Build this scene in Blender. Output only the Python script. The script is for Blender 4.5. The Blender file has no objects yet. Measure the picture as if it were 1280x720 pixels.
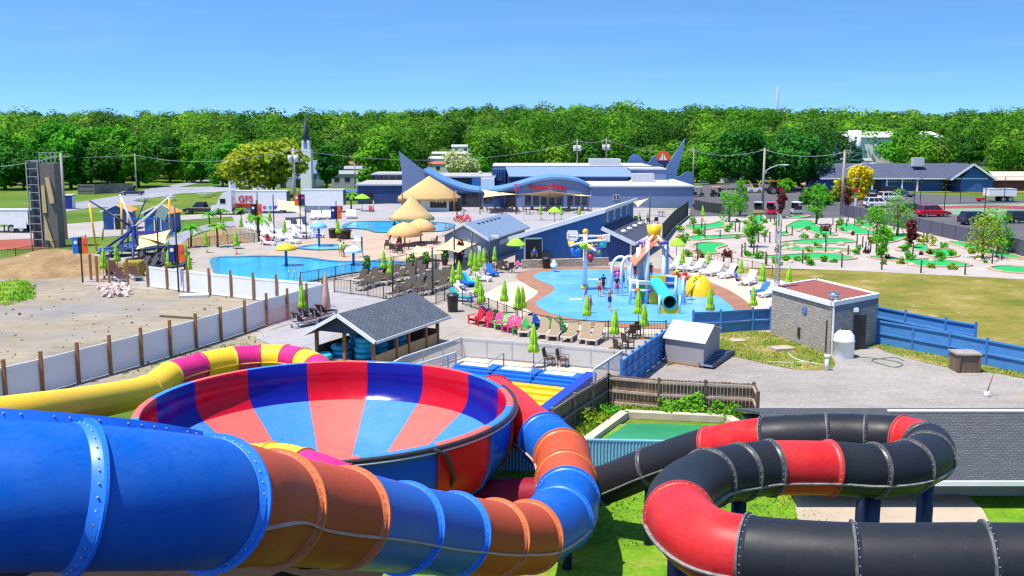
import bpy, bmesh, math, random
import numpy as np
from mathutils import Vector, Matrix
SC = bpy.context.scene
C = SC.collection
R = math.radians
PI = math.pi
rnd = random.Random(7)

# ---------------------------------------------------------------- camera survey helpers (where a sight line meets the ground)
F, H, PITCH = 1280.0, 13.0, R(8.88)
_f = Vector((0, math.cos(PITCH), -math.sin(PITCH)))
_u = Vector((0, math.sin(PITCH), math.cos(PITCH)))
_r = Vector((1, 0, 0))
def sight(px, py):
    return _f + _r * ((px - 640) / F) + _u * ((360 - py) / F)
def G(px, py, z=0.0):
    d = sight(px, py)
    t = (z - H) / d.z
    return Vector((d.x * t, d.y * t, z))
def PD(px, py, D):
    d = sight(px, py)
    t = D / d.y
    return Vector((d.x * t, D, H + d.z * t))
def XD(px, D, z=0.0):
    """point at world depth D and height z in the column px"""
    dep = D * math.cos(PITCH) + (H - z) * math.sin(PITCH)
    return Vector(((px - 640) / F * dep, D, z))

def hill(y):
    return max(0.0, min(y, 1300) - 300) * .021
def GH(px, py):
    """where a sight line meets the rising ground"""
    d = sight(px, py); D = 40.0
    while D < 1290:
        if H + d.z / d.y * D <= hill(D): break
        D += .5
    return Vector((d.x / d.y * D, D, hill(D)))
# ---------------------------------------------------------------- mesh builder
class MB:
    def __init__(s):
        s.v, s.f, s.m, s.s = [], [], [], []
    def add(s, vs, fs, mi=0, smooth=False):
        b = len(s.v)
        s.v.extend([tuple(v) for v in vs])
        for f in fs:
            s.f.append([b + i for i in f]); s.m.append(mi); s.s.append(smooth)
        return s
    def box(s, c, size, rz=0, mi=0, rx=0, ry=0):
        M_ = Matrix.Rotation(rz, 3, 'Z') @ Matrix.Rotation(ry, 3, 'Y') @ Matrix.Rotation(rx, 3, 'X')
        h = Vector(size) / 2; c = Vector(c)
        vs = [c + M_ @ Vector((x * h.x, y * h.y, z * h.z)) for z in (-1, 1) for y in (-1, 1) for x in (-1, 1)]
        return s.add(vs, [(0, 2, 3, 1), (4, 5, 7, 6), (0, 1, 5, 4), (2, 6, 7, 3), (0, 4, 6, 2), (1, 3, 7, 5)], mi)
    def beam(s, p0, p1, w, h, mi=0):
        p0, p1 = Vector(p0), Vector(p1); d = (p1 - p0)
        a = d.normalized(); up = Vector((0, 0, 1))
        if abs(a.z) > .95: up = Vector((0, 1, 0))
        x = a.cross(up).normalized(); y = x.cross(a).normalized()
        vs = [p + x * sx * w / 2 + y * sy * h / 2 for p in (p0, p1) for sy in (-1, 1) for sx in (-1, 1)]
        return s.add(vs, [(0, 2, 3, 1), (4, 5, 7, 6), (0, 1, 5, 4), (2, 6, 7, 3), (0, 4, 6, 2), (1, 3, 7, 5)], mi)
    def tube(s, pts, r, seg=8, mi=0, caps=True, smooth=True):
        pts = [Vector(p) for p in pts]; n = len(pts)
        rs = r if isinstance(r, (list, tuple)) else [r] * n
        tang = [(pts[min(i + 1, n - 1)] - pts[max(i - 1, 0)]).normalized() for i in range(n)]
        up = Vector((0, 0, 1)) if abs(tang[0].z) < .9 else Vector((0, 1, 0))
        x = tang[0].cross(up).normalized(); vs = []
        for i in range(n):
            x = (x - tang[i] * x.dot(tang[i])).normalized(); y = tang[i].cross(x)
            for k in range(seg):
                a = 2 * PI * k / seg
                vs.append(pts[i] + (x * math.cos(a) + y * math.sin(a)) * rs[i])
        fs = [(i * seg + k, i * seg + (k + 1) % seg, (i + 1) * seg + (k + 1) % seg, (i + 1) * seg + k) for i in range(n - 1) for k in range(seg)]
        s.add(vs, fs, mi, smooth)
        if caps:
            b = len(s.v) - n * seg
            s.f.append([b + k for k in range(seg)][::-1]); s.m.append(mi); s.s.append(False)
            s.f.append([b + (n - 1) * seg + k for k in range(seg)]); s.m.append(mi); s.s.append(False)
        return s
    def cyl(s, c, r, h, seg=12, mi=0, r2=None):
        c = Vector(c)
        return s.tube([c, c + Vector((0, 0, h))], [r, r if r2 is None else r2], seg, mi)
    def lathe(s, prof, c=(0, 0, 0), seg=24, mi=0, smooth=True, a0=0, a1=2 * PI):
        c = Vector(c); vs = []; full = abs(a1 - a0 - 2 * PI) < 1e-6; n = seg if full else seg + 1
        for (r, z) in prof:
            for k in range(n):
                a = a0 + (a1 - a0) * k / seg
                vs.append(c + Vector((r * math.cos(a), r * math.sin(a), z)))
        fs = []
        for i in range(len(prof) - 1):
            for k in range(seg):
                k2 = (k + 1) % n
                fs.append((i * n + k, i * n + k2, (i + 1) * n + k2, (i + 1) * n + k))
        return s.add(vs, fs, mi, smooth)
    def prism(s, poly, z0, z1, mi=0):
        n = len(poly)
        vs = [(p[0], p[1], z0) for p in poly] + [(p[0], p[1], z1) for p in poly]
        fs = [tuple(range(n))[::-1], tuple(range(n, 2 * n))] + [(k, (k + 1) % n, n + (k + 1) % n, n + k) for k in range(n)]
        return s.add(vs, fs, mi)
    def slab(s, poly3, d, mi=0):
        """closed solid from a 3D polygon swept along the vector d"""
        n = len(poly3); d = Vector(d)
        vs = [Vector(p) for p in poly3] + [Vector(p) + d for p in poly3]
        fs = [tuple(range(n))[::-1], tuple(range(n, 2 * n))] + [(k, (k + 1) % n, n + (k + 1) % n, n + k) for k in range(n)]
        return s.add(vs, fs, mi)
    def ball(s, c, r, seg=10, rings=6, mi=0):
        rr = r if isinstance(r, (tuple, list)) else (r, r, r); c = Vector(c); vs = []
        for i in range(rings + 1):
            t = PI * i / rings
            for k in range(seg):
                a = 2 * PI * k / seg
                vs.append(c + Vector((rr[0] * math.sin(t) * math.cos(a), rr[1] * math.sin(t) * math.sin(a), rr[2] * math.cos(t))))
        return s.add(vs, [(i * seg + k, (i + 1) * seg + k, (i + 1) * seg + (k + 1) % seg, i * seg + (k + 1) % seg) for i in range(rings) for k in range(seg)], mi, True)
    def build(s, name, mat, parent=None, loc=None, rz=0):
        me = bpy.data.meshes.new(name)
        me.from_pydata(s.v, [], s.f)
        for m_ in (mat if isinstance(mat, (list, tuple)) else [mat]): me.materials.append(m_)
        me.polygons.foreach_set('material_index', s.m)
        me.polygons.foreach_set('use_smooth', s.s)
        bm = bmesh.new(); bm.from_mesh(me)
        bmesh.ops.remove_doubles(bm, verts=bm.verts, dist=1e-5)
        bmesh.ops.recalc_face_normals(bm, faces=bm.faces)
        bm.to_mesh(me); bm.free()
        me.update()
        o = bpy.data.objects.new(name, me); C.objects.link(o)
        if parent: o.parent = parent
        if loc is not None: o.location = loc
        o.rotation_euler.z = rz
        return o

def np_mesh(name, V, Q, mat, parent=None, smooth=False, mi=None):
    me = bpy.data.meshes.new(name)
    V = np.asarray(V, np.float32); Q = np.asarray(Q, np.int32); n, k = Q.shape
    me.vertices.add(len(V)); me.vertices.foreach_set('co', V.ravel())
    me.loops.add(n * k); me.loops.foreach_set('vertex_index', Q.ravel())
    me.polygons.add(n); me.polygons.foreach_set('loop_start', np.arange(0, n * k, k, dtype=np.int32))
    for m_ in (mat if isinstance(mat, list) else [mat]): me.materials.append(m_)
    if mi is not None: me.polygons.foreach_set('material_index', np.asarray(mi, np.int32))
    me.update(calc_edges=True)
    o = bpy.data.objects.new(name, me); C.objects.link(o)
    if parent: o.parent = parent
    return o

def tag(o, label=None, cat=None, group=None, kind=None):
    if label: o['label'] = label
    if cat: o['category'] = cat
    if group: o['group'] = group
    if kind: o['kind'] = kind
    return o
def thing(name, label, cat, loc=(0, 0, 0), rz=0, group=None):
    o = bpy.data.objects.new(name, None); C.objects.link(o); o.empty_display_size = .2
    o.location = loc; o.rotation_euler.z = rz
    return tag(o, label, cat, group)
CH = {}
def kids(o): return list(o.children)
def dup(o, loc=None, rz=None, label=None, mats=None, scale=None, parent=None, group=None):
    c = o.copy(); C.objects.link(c)
    if parent: c.parent = parent
    if loc is not None: c.location = loc
    if rz is not None: c.rotation_euler.z = rz
    if scale is not None: c.scale = scale if isinstance(scale, (tuple, list)) else (scale,) * 3
    if label: c['label'] = label
    if group: c['group'] = group
    stem = o.name.split('.')[0]
    if mats and stem in mats and c.type == 'MESH':
        c.material_slots[0].link = 'OBJECT'; c.material_slots[0].material = mats[stem]
    for ch in kids(o): dup(ch, mats=mats, parent=c)
    return c
def kill(o):
    for ch in kids(o): kill(ch)
    bpy.data.objects.remove(o)
def structure(o): o['kind'] = 'structure'; return o
def text(word, mat, parent, loc, size, rot, name='lettering', ext=.02, align='CENTER'):
    cu = bpy.data.curves.new(name, 'FONT'); cu.body = word; cu.size = size; cu.extrude = ext
    cu.align_x = align; cu.align_y = 'CENTER'; cu.offset = .012 * size
    cu.materials.append(mat)
    t = bpy.data.objects.new(name, cu); C.objects.link(t); bpy.context.view_layer.update()
    me = bpy.data.meshes.new_from_object(t.evaluated_get(bpy.context.evaluated_depsgraph_get())); bpy.data.objects.remove(t)
    o = bpy.data.objects.new(name, me); C.objects.link(o); o.parent = parent; o.location = loc; o.rotation_euler = rot
    return o

# ---------------------------------------------------------------- materials
def lin(c):
    return tuple((x / 255 / 12.92 if x / 255 <= .04045 else ((x / 255 + .055) / 1.055) ** 2.4) for x in c)
def S(r, g, b, k=1.0):
    """an albedo given as an 8-bit sRGB swatch"""
    return tuple(min(.9, x / k) for x in lin((r, g, b)))
class NT:
    def __init__(s, name):
        s.m = bpy.data.materials.new(name); s.m.use_nodes = True
        s.t = s.m.node_tree; s.n = s.t.nodes; s.b = s.n['Principled BSDF']
    def new(s, typ, **kw):
        n = s.n.new(typ)
        for k, v in kw.items():
            if k.startswith('_'): setattr(n, k[1:], v)
            else: n.inputs[k.replace('__', ' ')].default_value = v
        return n
    def ln(s, a, b): s.t.links.new(a, b)
    def ramp(s, fac, stops):
        r = s.n.new('ShaderNodeValToRGB'); e = r.color_ramp.elements
        while len(e) < len(stops): e.new(.5)
        for i, (p, c) in enumerate(stops):
            e[i].position = p; e[i].color = (*c, 1) if len(c) == 3 else c
        s.ln(fac, r.inputs[0]); return r.outputs[0]
    def coord(s, scale=(1, 1, 1), rot=(0, 0, 0), out='Object'):
        tc = s.n.new('ShaderNodeTexCoord'); mp = s.n.new('ShaderNodeMapping')
        mp.inputs['Scale'].default_value = scale; mp.inputs['Rotation'].default_value = rot
        s.ln(tc.outputs[out], mp.inputs[0]); return mp.outputs[0]
    def noise(s, vec, scale, detail=4, rough=.55):
        n = s.n.new('ShaderNodeTexNoise'); n.inputs['Scale'].default_value = scale
        n.inputs['Detail'].default_value = detail; n.inputs['Roughness'].default_value = rough
        s.ln(vec, n.inputs['Vector']); return n.outputs['Fac']
    def mix(s, fac, a, b, typ='MIX'):
        n = s.n.new('ShaderNodeMix'); n.data_type = 'RGBA'; n.blend_type = typ
        for sock, v in ((n.inputs[0], fac), (n.inputs[6], a), (n.inputs[7], b)):
            if isinstance(v, bpy.types.NodeSocket): s.ln(v, sock)
            elif isinstance(v, (int, float)): sock.default_value = v
            else: sock.default_value = (*v, 1)
        return n.outputs[2]
    def bump(s, h, strength=.3, dist=.05):
        b = s.n.new('ShaderNodeBump'); b.inputs['Strength'].default_value = strength; b.inputs['Distance'].default_value = dist
        s.ln(h, b.inputs['Height']); s.ln(b.outputs[0], s.b.inputs['Normal'])
    def base(s, v):
        if isinstance(v, bpy.types.NodeSocket): s.ln(v, s.b.inputs['Base Color'])
        else: s.b.inputs['Base Color'].default_value = (*v, 1)
def sc3(c, k): return tuple(min(.95, max(0, x * k)) for x in c)
def M(name, c, rough=.6, var=.12, scale=2., bump=0., bscale=None, metal=0., spec=.5, coat=0., stretch=(1, 1, 1), c2=None):
    n = NT(name); v = n.coord(stretch)
    f = n.noise(v, scale, 5)
    n.base(n.ramp(f, [(.3, sc3(c, 1 - var)), (.7, c2 if c2 else sc3(c, 1 + var))]))
    n.b.inputs['Roughness'].default_value = rough; n.b.inputs['Metallic'].default_value = metal
    n.b.inputs['Specular IOR Level'].default_value = spec
    if coat: n.b.inputs['Coat Weight'].default_value = coat; n.b.inputs['Coat Roughness'].default_value = .08
    if bump: n.bump(n.noise(v, bscale or scale * 6, 6), bump, .04)
    return n.m
def fibre(name, c, rough=.34, fade=.4):
    """gel-coat fibreglass: weathered gloss, chalky patches, streaks"""
    n = NT(name); v = n.coord()
    a = n.noise(v, 1.1, 6, .6); b = n.noise(n.coord((3, 3, 14)), 2.2, 4)
    chalk = tuple(x * (1 - fade * .4) + .25 * fade for x in c)
    col = n.ramp(a, [(.35, c), (.75, tuple(x * .75 + y * .25 for x, y in zip(c, chalk)))])
    col = n.mix(n.ramp(b, [(.5, (0, 0, 0)), (.75, (.6, .6, .6))]), col, sc3(c, .66))
    sp = n.noise(n.coord((1, 1, 1)), 9, 6, .8)
    col = n.mix(n.ramp(sp, [(.62, (0, 0, 0)), (.74, (.4, .4, .4))]), col, tuple(x * .6 + .14 for x in c))
    n.base(col)
    n.ln(n.ramp(a, [(.3, (rough,) * 3), (.8, (rough + .2,) * 3)]), n.b.inputs['Roughness'])
    n.b.inputs['Specular IOR Level'].default_value = .26
    n.bump(n.noise(v, 1.6, 3), .14, .05)
    return n.m
def foliage(name, dark, light, scale=.5, trans=.35):
    n = NT(name); v = n.coord()
    a = n.noise(v, scale, 3, .6); b = n.noise(v, scale * 7, 2)
    oi = n.n.new('ShaderNodeObjectInfo')
    yl = (min(.9, light[0] * 1.25), light[1] * 1.06, light[2] * .95)
    col = n.ramp(a, [(.28, dark), (.5, tuple((x + y) / 2 for x, y in zip(dark, light))), (.62, light), (.76, yl)])
    col = n.mix(n.ramp(b, [(.4, (0, 0, 0)), (.75, (.3, .3, .3))]), col, sc3(light, 1.25))
    hs = n.n.new('ShaderNodeHueSaturation'); mr = n.n.new('ShaderNodeMapRange')
    mr.inputs['To Min'].default_value = .485; mr.inputs['To Max'].default_value = .515
    n.ln(oi.outputs['Random'], mr.inputs[0]); n.ln(mr.outputs[0], hs.inputs['Hue']); n.ln(col, hs.inputs['Color'])
    col = hs.outputs[0]
    n.base(col); n.b.inputs['Roughness'].default_value = .75; n.b.inputs['Specular IOR Level'].default_value = .15
    tr = n.n.new('ShaderNodeBsdfTranslucent'); n.ln(n.mix(.0, col, light), tr.inputs[0])
    mx = n.n.new('ShaderNodeMixShader'); mx.inputs[0].default_value = trans
    out = n.n['Material Output']
    n.ln(n.b.outputs[0], mx.inputs[1]); n.ln(tr.outputs[0], mx.inputs[2]); n.ln(mx.outputs[0], out.inputs[0])
    return n.m

MT = {}
MT['white'] = M('white_paint', (.78, .78, .78), .5, .05)
MT['white_plastic'] = M('white_plastic', (.82, .82, .83), .35, .04)
MT['offwhite'] = M('offwhite', (.6, .6, .58), .6, .08)
MT['grey'] = M('grey_metal', (.32, .33, .35), .45, .1)
MT['lightgrey'] = M('light_grey', (.5, .51, .54), .5, .08)
MT['dark'] = M('dark_metal', (.03, .03, .035), .45, .2)
MT['black'] = M('black_plastic', (.018, .018, .02), .4, .2)
MT['glass'] = M('dark_glass', (.02, .025, .035), .08, .2, spec=.6)
MT['rubber'] = M('tyre_rubber', (.02, .02, .02), .8, .2)
MT['chrome'] = M('bare_steel', (.55, .56, .58), .3, .05, metal=1.)
MT['wood'] = M('brown_timber', S(150, 105, 65), .75, .3, 3, .2, stretch=(3, 3, .4))
MT['wood_light'] = M('tan_timber', S(196, 160, 112), .75, .22, 3, .2, stretch=(3, 3, .4))
MT['wood_old'] = M('weathered_timber', S(112, 92, 76), .85, .4, 2, .3, stretch=(4, 4, .3))
MT['lime'] = M('lime_canvas', S(150, 205, 45), .8, .14, 3, .3, 4)
MT['sail'] = M('beige_sail_cloth', S(228, 196, 150), .85, .05, 1)
MT['tan'] = M('tan_canvas', S(222, 172, 112), .85, .1, 2)
MT['red'] = M('red_plastic', S(205, 20, 40), .45, .1)
MT['pink'] = M('pink_plastic', S(235, 70, 140), .45, .1)
MT['green_p'] = M('green_plastic', S(50, 165, 75), .45, .1)
MT['mint'] = M('mint_plastic', S(125, 215, 120), .45, .1)
MT['blue_p'] = M('blue_plastic', S(25, 105, 205), .45, .1)
MT['navy_p'] = M('navy_plastic', S(25, 40, 120), .45, .1)
MT['yellow'] = M('yellow_plastic', S(240, 190, 20), .4, .08)
MT['orange'] = M('orange_plastic', S(235, 100, 25), .45, .08)
MT['purple'] = M('purple_plastic', S(110, 60, 190), .45, .08)
MT['teal'] = M('teal_gelcoat', S(50, 190, 180), .3, .06)
def siding(name, c, period=.24, dark=.74):
    n = NT(name); v = n.coord(); w_ = n.n.new('ShaderNodeTexWave'); w_.bands_direction = 'Z'; w_.wave_profile = 'SAW'; w_.inputs['Scale'].default_value = .314 / period; n.ln(v, w_.inputs[0])
    col = n.ramp(n.noise(v, .7, 5, .6), [(.3, sc3(c, .88)), (.7, sc3(c, 1.1))]); line = n.ramp(w_.outputs['Fac'], [(.0, (dark,) * 3), (.16, (1, 1, 1))])
    st = n.ramp(n.noise(n.coord((2.2, 2.2, .25)), 1.2, 4, .65), [(.34, (.84, .84, .84)), (.6, (1, 1, 1))]); n.base(n.mix(1.0, n.mix(1.0, col, line, 'MULTIPLY'), st, 'MULTIPLY'))
    n.b.inputs['Roughness'].default_value = .62; n.bump(w_.outputs['Fac'], .3, .02); return n.m
MT['bluewall'] = siding('blue_siding', S(45, 98, 158))
MT['greywall'] = siding('blue_grey_siding', S(112, 134, 178), .3, .85)
MT['deepblue'] = siding('deep_blue_siding', S(36, 66, 120))
MT['fenceblue'] = M('blue_fence_paint', S(66, 128, 190), .65, .14, 1.5, stretch=(1, 1, 8))
MT['slate'] = M('dark_slate_shingles', S(72, 78, 98), .85, .22, 1.5, .3, 8)
MT['bricks'] = M('brick_edging', S(190, 156, 128), .85, .2, 2)
MT['turf'] = M('putting_turf', S(25, 160, 85), .9, .08, 1.5)
MT['skin'] = M('skin', S(205, 150, 118), .6, .05)
MT['skin2'] = M('tanned_skin', S(165, 108, 80), .6, .05)
MT['hair'] = M('brown_hair', S(60, 40, 28), .8, .2)
MT['steel_blue'] = M('navy_steel', S(26, 36, 66), .45, .1)
# ================================================================ camera, sun, sky
cam = bpy.data.cameras.new('camera'); co = bpy.data.objects.new('camera', cam); C.objects.link(co)
cam.sensor_width = 36; cam.lens = 36.0; cam.clip_end = 6000; cam.clip_start = .1
co.location = (0, 0, H); co.rotation_euler = (PI / 2 - PITCH, 0, 0); SC.camera = co
SUN_EL = R(68); SUN_AZ = R(240)        # clockwise from +Y: high, left and a little behind the viewer
sd = Vector((math.sin(SUN_AZ) * math.cos(SUN_EL), math.cos(SUN_AZ) * math.cos(SUN_EL), math.sin(SUN_EL)))
sl = bpy.data.lights.new('sun', 'SUN'); sl.energy = 5.0; sl.angle = R(.5); sl.color = (1, .94, .83)
so = bpy.data.objects.new('sun', sl); C.objects.link(so); so.rotation_euler = sd.to_track_quat('Z', 'Y').to_euler(); so.location = (0, 0, 80)
w = bpy.data.worlds.new('World'); SC.world = w; w.use_nodes = True
nt = w.node_tree; bg = nt.nodes['Background']; bg.inputs[1].default_value = .105
sky = nt.nodes.new('ShaderNodeTexSky'); sky.sky_type = 'NISHITA'; sky.sun_disc = False
sky.sun_elevation = SUN_EL; sky.sun_rotation = SUN_AZ; sky.air_density = 1.0; sky.dust_density = .25; sky.ozone_density = 4.0
tc = nt.nodes.new('ShaderNodeTexCoord'); mp = nt.nodes.new('ShaderNodeMapping')
mp.inputs['Location'].default_value = (0, 0, .16); mp.inputs['Scale'].default_value = (1, 1, 2.3)
nrm = nt.nodes.new('ShaderNodeVectorMath'); nrm.operation = 'NORMALIZE'
nt.links.new(tc.outputs['Generated'], mp.inputs[0]); nt.links.new(mp.outputs[0], nrm.inputs[0]); nt.links.new(nrm.outputs[0], sky.inputs[0])
# thin high cirrus
mp2 = nt.nodes.new('ShaderNodeMapping'); mp2.inputs['Scale'].default_value = (3, 3, 42)
nz = nt.nodes.new('ShaderNodeTexNoise'); nz.inputs['Scale'].default_value = 1.6; nz.inputs['Detail'].default_value = 5
nt.links.new(tc.outputs['Generated'], mp2.inputs[0]); nt.links.new(mp2.outputs[0], nz.inputs['Vector'])
rp = nt.nodes.new('ShaderNodeValToRGB'); rp.color_ramp.elements[0].position = .5; rp.color_ramp.elements[1].position = .85
rp.color_ramp.elements[1].color = (.05, .05, .05, 1); nt.links.new(nz.outputs['Fac'], rp.inputs[0])
mxs = nt.nodes.new('ShaderNodeMix'); mxs.data_type = 'RGBA'; mxs.inputs[7].default_value = (9, 9.2, 10, 1)
hsv = nt.nodes.new('ShaderNodeHueSaturation'); hsv.inputs['Saturation'].default_value = 1.1; hsv.inputs['Value'].default_value = 1.62
tint = nt.nodes.new('ShaderNodeMix'); tint.data_type = 'RGBA'; tint.blend_type = 'MULTIPLY'; tint.inputs[0].default_value = 1; tint.inputs[7].default_value = (.86, .985, 1.05, 1)
nt.links.new(sky.outputs[0], tint.inputs[6]); nt.links.new(tint.outputs[2], hsv.inputs['Color'])
nt.links.new(rp.outputs[0], mxs.inputs[0]); nt.links.new(hsv.outputs[0], mxs.inputs[6]); nt.links.new(mxs.outputs[2], bg.inputs[0])
SC.view_settings.view_transform = 'Standard'; SC.view_settings.look = 'None'; SC.view_settings.exposure = 0.46; SC.view_settings.gamma = 1
SC.cycles.max_bounces = 6; SC.cycles.diffuse_bounces = 3; SC.cycles.glossy_bounces = 3; SC.cycles.transparent_max_bounces = 6
SC.cycles.caustics_reflective = False; SC.cycles.caustics_refractive = False
SC.cycles.use_denoising = True
SC.cycles.filter_width = 1.3

# ================================================================ ground and everything painted or laid on it
def gmat(name, stops, scale, fine, finek=.35, rough=.9, bump=.25, third=None, streak=0, joint=0):
    stops = [(p_, sc3(c_, .98 if 'grass' in name or 'weed' in name else (.95 if name == 'grey_gravel' else .78))) for p_, c_ in stops]
    if third: third = (sc3(third[0], .7), third[1], third[2])
    n = NT(name); v = n.coord()
    a = n.noise(v, scale, 6, .6); b = n.noise(v, fine, 5, .7)
    col = n.ramp(a, stops)
    col = n.mix(n.ramp(b, [(.3, (1 - finek,) * 3), (.7, (1 + finek * .6,) * 3)]), col, col)
    g = n.ramp(b, [(.25, (1 - finek,) * 3), (.75, (1, 1, 1))])
    col = n.mix(1.0, col, g, 'MULTIPLY')
    if third:
        f3 = n.ramp(n.noise(n.coord((1, 1, 1)), third[1], 5, .65), [(third[2], (0, 0, 0)), (third[2] + .12, (1, 1, 1))])
        col = n.mix(f3, col, third[0])
    if streak:
        for rot, sc_ in ((.5, (.2, .8, 1)), (-.35, (.5, 1.6, 1)), (1.2, (.3, .9, 1))):
            col = n.mix(1.0, col, n.ramp(n.noise(n.coord(sc_, (0, 0, rot)), 1.0, 4, .6), [(.32, (1 - streak,) * 3), (.6, (1, 1, 1))]), 'MULTIPLY')
    if joint:
        bk = n.new('ShaderNodeTexBrick'); bk.offset = 0; n.ln(n.coord((1, 1, 1), (0, 0, .35)), bk.inputs[0])
        for k_, v_ in (('Color1', (1, 1, 1, 1)), ('Color2', (.95, .95, .95, 1)), ('Mortar', (.66, .64, .62, 1)), ('Mortar Size', .035), ('Brick Width', joint), ('Row Height', joint), ('Scale', 1.0)): bk.inputs[k_].default_value = v_
        col = n.mix(1.0, col, bk.outputs[0], 'MULTIPLY')
    st = n.ramp(n.noise(v, scale * 3.3, 5, .7), [(.3, (.86, .85, .84)), (.55, (1, 1, 1))]); col = n.mix(1.0, col, st, 'MULTIPLY')
    n.base(col); n.b.inputs['Roughness'].default_value = rough; n.b.inputs['Specular IOR Level'].default_value = .2
    n.bump(b, bump, .05); return n.m
GRASS = gmat('mown_grass', [(.3, S(70, 102, 26)), (.5, S(98, 128, 34)), (.72, S(140, 142, 62))], .035, 2.2)
GRASS_NEAR = gmat('bright_grass', [(.3, S(92, 140, 22)), (.52, S(126, 170, 36)), (.7, S(172, 166, 80))], .45, 5, .5, bump=.8)
DIRT = gmat('bare_dirt', [(.3, S(160, 150, 134)), (.5, S(184, 170, 146)), (.7, S(200, 184, 158))], .09, 1.1, .25, third=(S(172, 166, 162), .05, .52), streak=.1)
MOUND = gmat('dirt_heap', [(.3, S(150, 120, 84)), (.7, S(196, 164, 120))], .25, 2, .3)
DECK = gmat('grey_concrete', [(.35, S(180, 170, 160)), (.7, S(196, 184, 172))], .12, 1.4, .1, bump=.1, joint=3.2)
PATIO = gmat('lavender_grey_concrete', [(.35, S(178, 174, 178)), (.7, S(192, 186, 188))], .12, 1.4, .08, bump=.1, joint=3.6)
BEIGE = gmat('beige_concrete', [(.35, S(196, 172, 152)), (.7, S(212, 188, 166))], .12, 1.4, .1, bump=.1)
PEACH = gmat('peach_concrete', [(.35, S(222, 200, 178)), (.7, S(232, 210, 190))], .2, 1.4, .08, bump=.1)
BROWNK = gmat('terracotta_concrete', [(.35, S(168, 120, 98)), (.7, S(186, 138, 114))], .2, 1.4, .1, bump=.1)
GRAVEL = gmat('grey_gravel', [(.3, S(166, 158, 152)), (.7, S(190, 182, 174))], .12, 5, .4, bump=.5, third=(S(200, 182, 150), .1, .58), streak=.08)
DRY = gmat('dry_lawn', [(.3, S(118, 128, 36)), (.5, S(156, 146, 62)), (.66, S(184, 164, 96))], .22, 1.6, .35, third=(S(208, 186, 140), .42, .6))
GOLF = gmat('pale_river_gravel', [(.3, S(194, 182, 176)), (.7, S(214, 202, 194))], .2, 3, .22)
ASPH = gmat('parking_asphalt', [(.3, S(98, 96, 102)), (.7, S(118, 114, 118))], .05, 2, .15)
ROADM = gmat('pale_asphalt', [(.3, S(160, 160, 170)), (.7, S(176, 176, 186))], .06, 2, .1)
TRACK = gmat('pale_track', [(.3, S(178, 170, 168)), (.7, S(198, 188, 182))], .1, 2, .15)
REDG = gmat('red_mulch', [(.3, S(168, 84, 70)), (.7, S(190, 108, 88))], .2, 2, .2)
BROWNG = gmat('tan_bank', [(.3, S(162, 134, 92)), (.7, S(186, 156, 110))], .1, 2, .25)
WEEDS = gmat('weedy_soil', [(.3, S(92, 128, 30)), (.5, S(150, 140, 66)), (.7, S(200, 176, 120))], .5, 4, .5, bump=.6)

def water(name, c1, c2, rough=.06, scale=1.2, spec=.25, alpha_noise=.4):
    n = NT(name); v = n.coord((1, 1, 1))
    a = n.noise(v, .25, 4); n.base(n.ramp(a, [(.35, c1), (.7, c2)]))
    n.b.inputs['Roughness'].default_value = rough + .1; n.b.inputs['Specular IOR Level'].default_value = spec * .6
    n.bump(n.noise(n.coord((1, .6, 1)), scale, 4), .4, .08); return n.m
POOL = water('pool_water', S(34, 146, 204), S(60, 170, 222))
POOL2 = water('shallow_pool_water', S(100, 180, 220), S(128, 200, 230))
PAD = water('splash_pad_surface', S(80, 152, 210), S(112, 176, 226), .25, 2.0)
LANDW = water('landing_water', S(150, 205, 230), S(176, 220, 238))
PONDW = water('green_pond_water', S(40, 128, 84), S(66, 152, 104), .08, .8, .3)

# the ground itself: one sheet to the horizon, rising gently behind the wood
xs = [-2600, -1200, -600, -300, -150, -75, 0, 75, 150, 300, 600, 1200, 2600]; ys = [-120, 0, 60, 120, 200, 300, 400, 500, 700, 1000, 1300, 2600, 5000]
mb = MB(); nx = len(xs)
mb.add([(x, y, hill(y) - .03) for y in ys for x in xs], [(j * nx + i, j * nx + i + 1, (j + 1) * nx + i + 1, (j + 1) * nx + i) for j in range(len(ys) - 1) for i in range(nx - 1)])
structure(mb.build('ground', GRASS))

def smooth_poly(p, k=6):
    p = [Vector((q[0], q[1])) for q in p]; n = len(p); out = []
    for i in range(n):
        a, b, c, d = p[i - 1], p[i], p[(i + 1) % n], p[(i + 2) % n]
        for j in range(k):
            t = j / k
            out.append(.5 * ((2 * b) + (-a + c) * t + (2 * a - 5 * b + 4 * c - d) * t * t + (-a + 3 * b - 3 * c + d) * t ** 3))
    return out
LAYER = [0]
def sheet(name, pix, mat, z, sm=True, kind='structure', label=None, cat=None):
    LAYER[0] += 1; z += LAYER[0] * .002
    pts = [G(x, y, z) for x, y in pix]
    if sm: pts = [(q.x, q.y, z) for q in smooth_poly(pts)]
    mb = MB(); mb.add(pts, [list(range(len(pts)))])
    o = mb.build(name, mat); o['kind'] = kind
    if label: tag(o, label, cat)
    return o
sheet('dirt_ground', [(-120, 330), (20, 322), (70, 316), (110, 316), (110, 346), (190, 360), (380, 372), (420, 385), (425, 450), (330, 475), (220, 500), (-200, 560)], DIRT, 0, False)
sheet('grass_verge', [(-140, 372), (20, 350), (40, 360), (42, 370), (20, 376), (-150, 400)], GRASS_NEAR, .012)
sheet('red_mulch_bed', [(-60, 302), (20, 299), (80, 296), (78, 309), (20, 312), (-60, 314)], REDG, .006, False)
sheet('track', [(-80, 287), (70, 281), (132, 276), (210, 279), (214, 290), (132, 296), (70, 299), (-80, 303)], TRACK, .0, False)
sheet('footpath', [(205, 303), (222, 292), (245, 284), (275, 278), (340, 272), (342, 277), (280, 284), (252, 290), (235, 298), (222, 306)], ROADM, .014, True)
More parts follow.
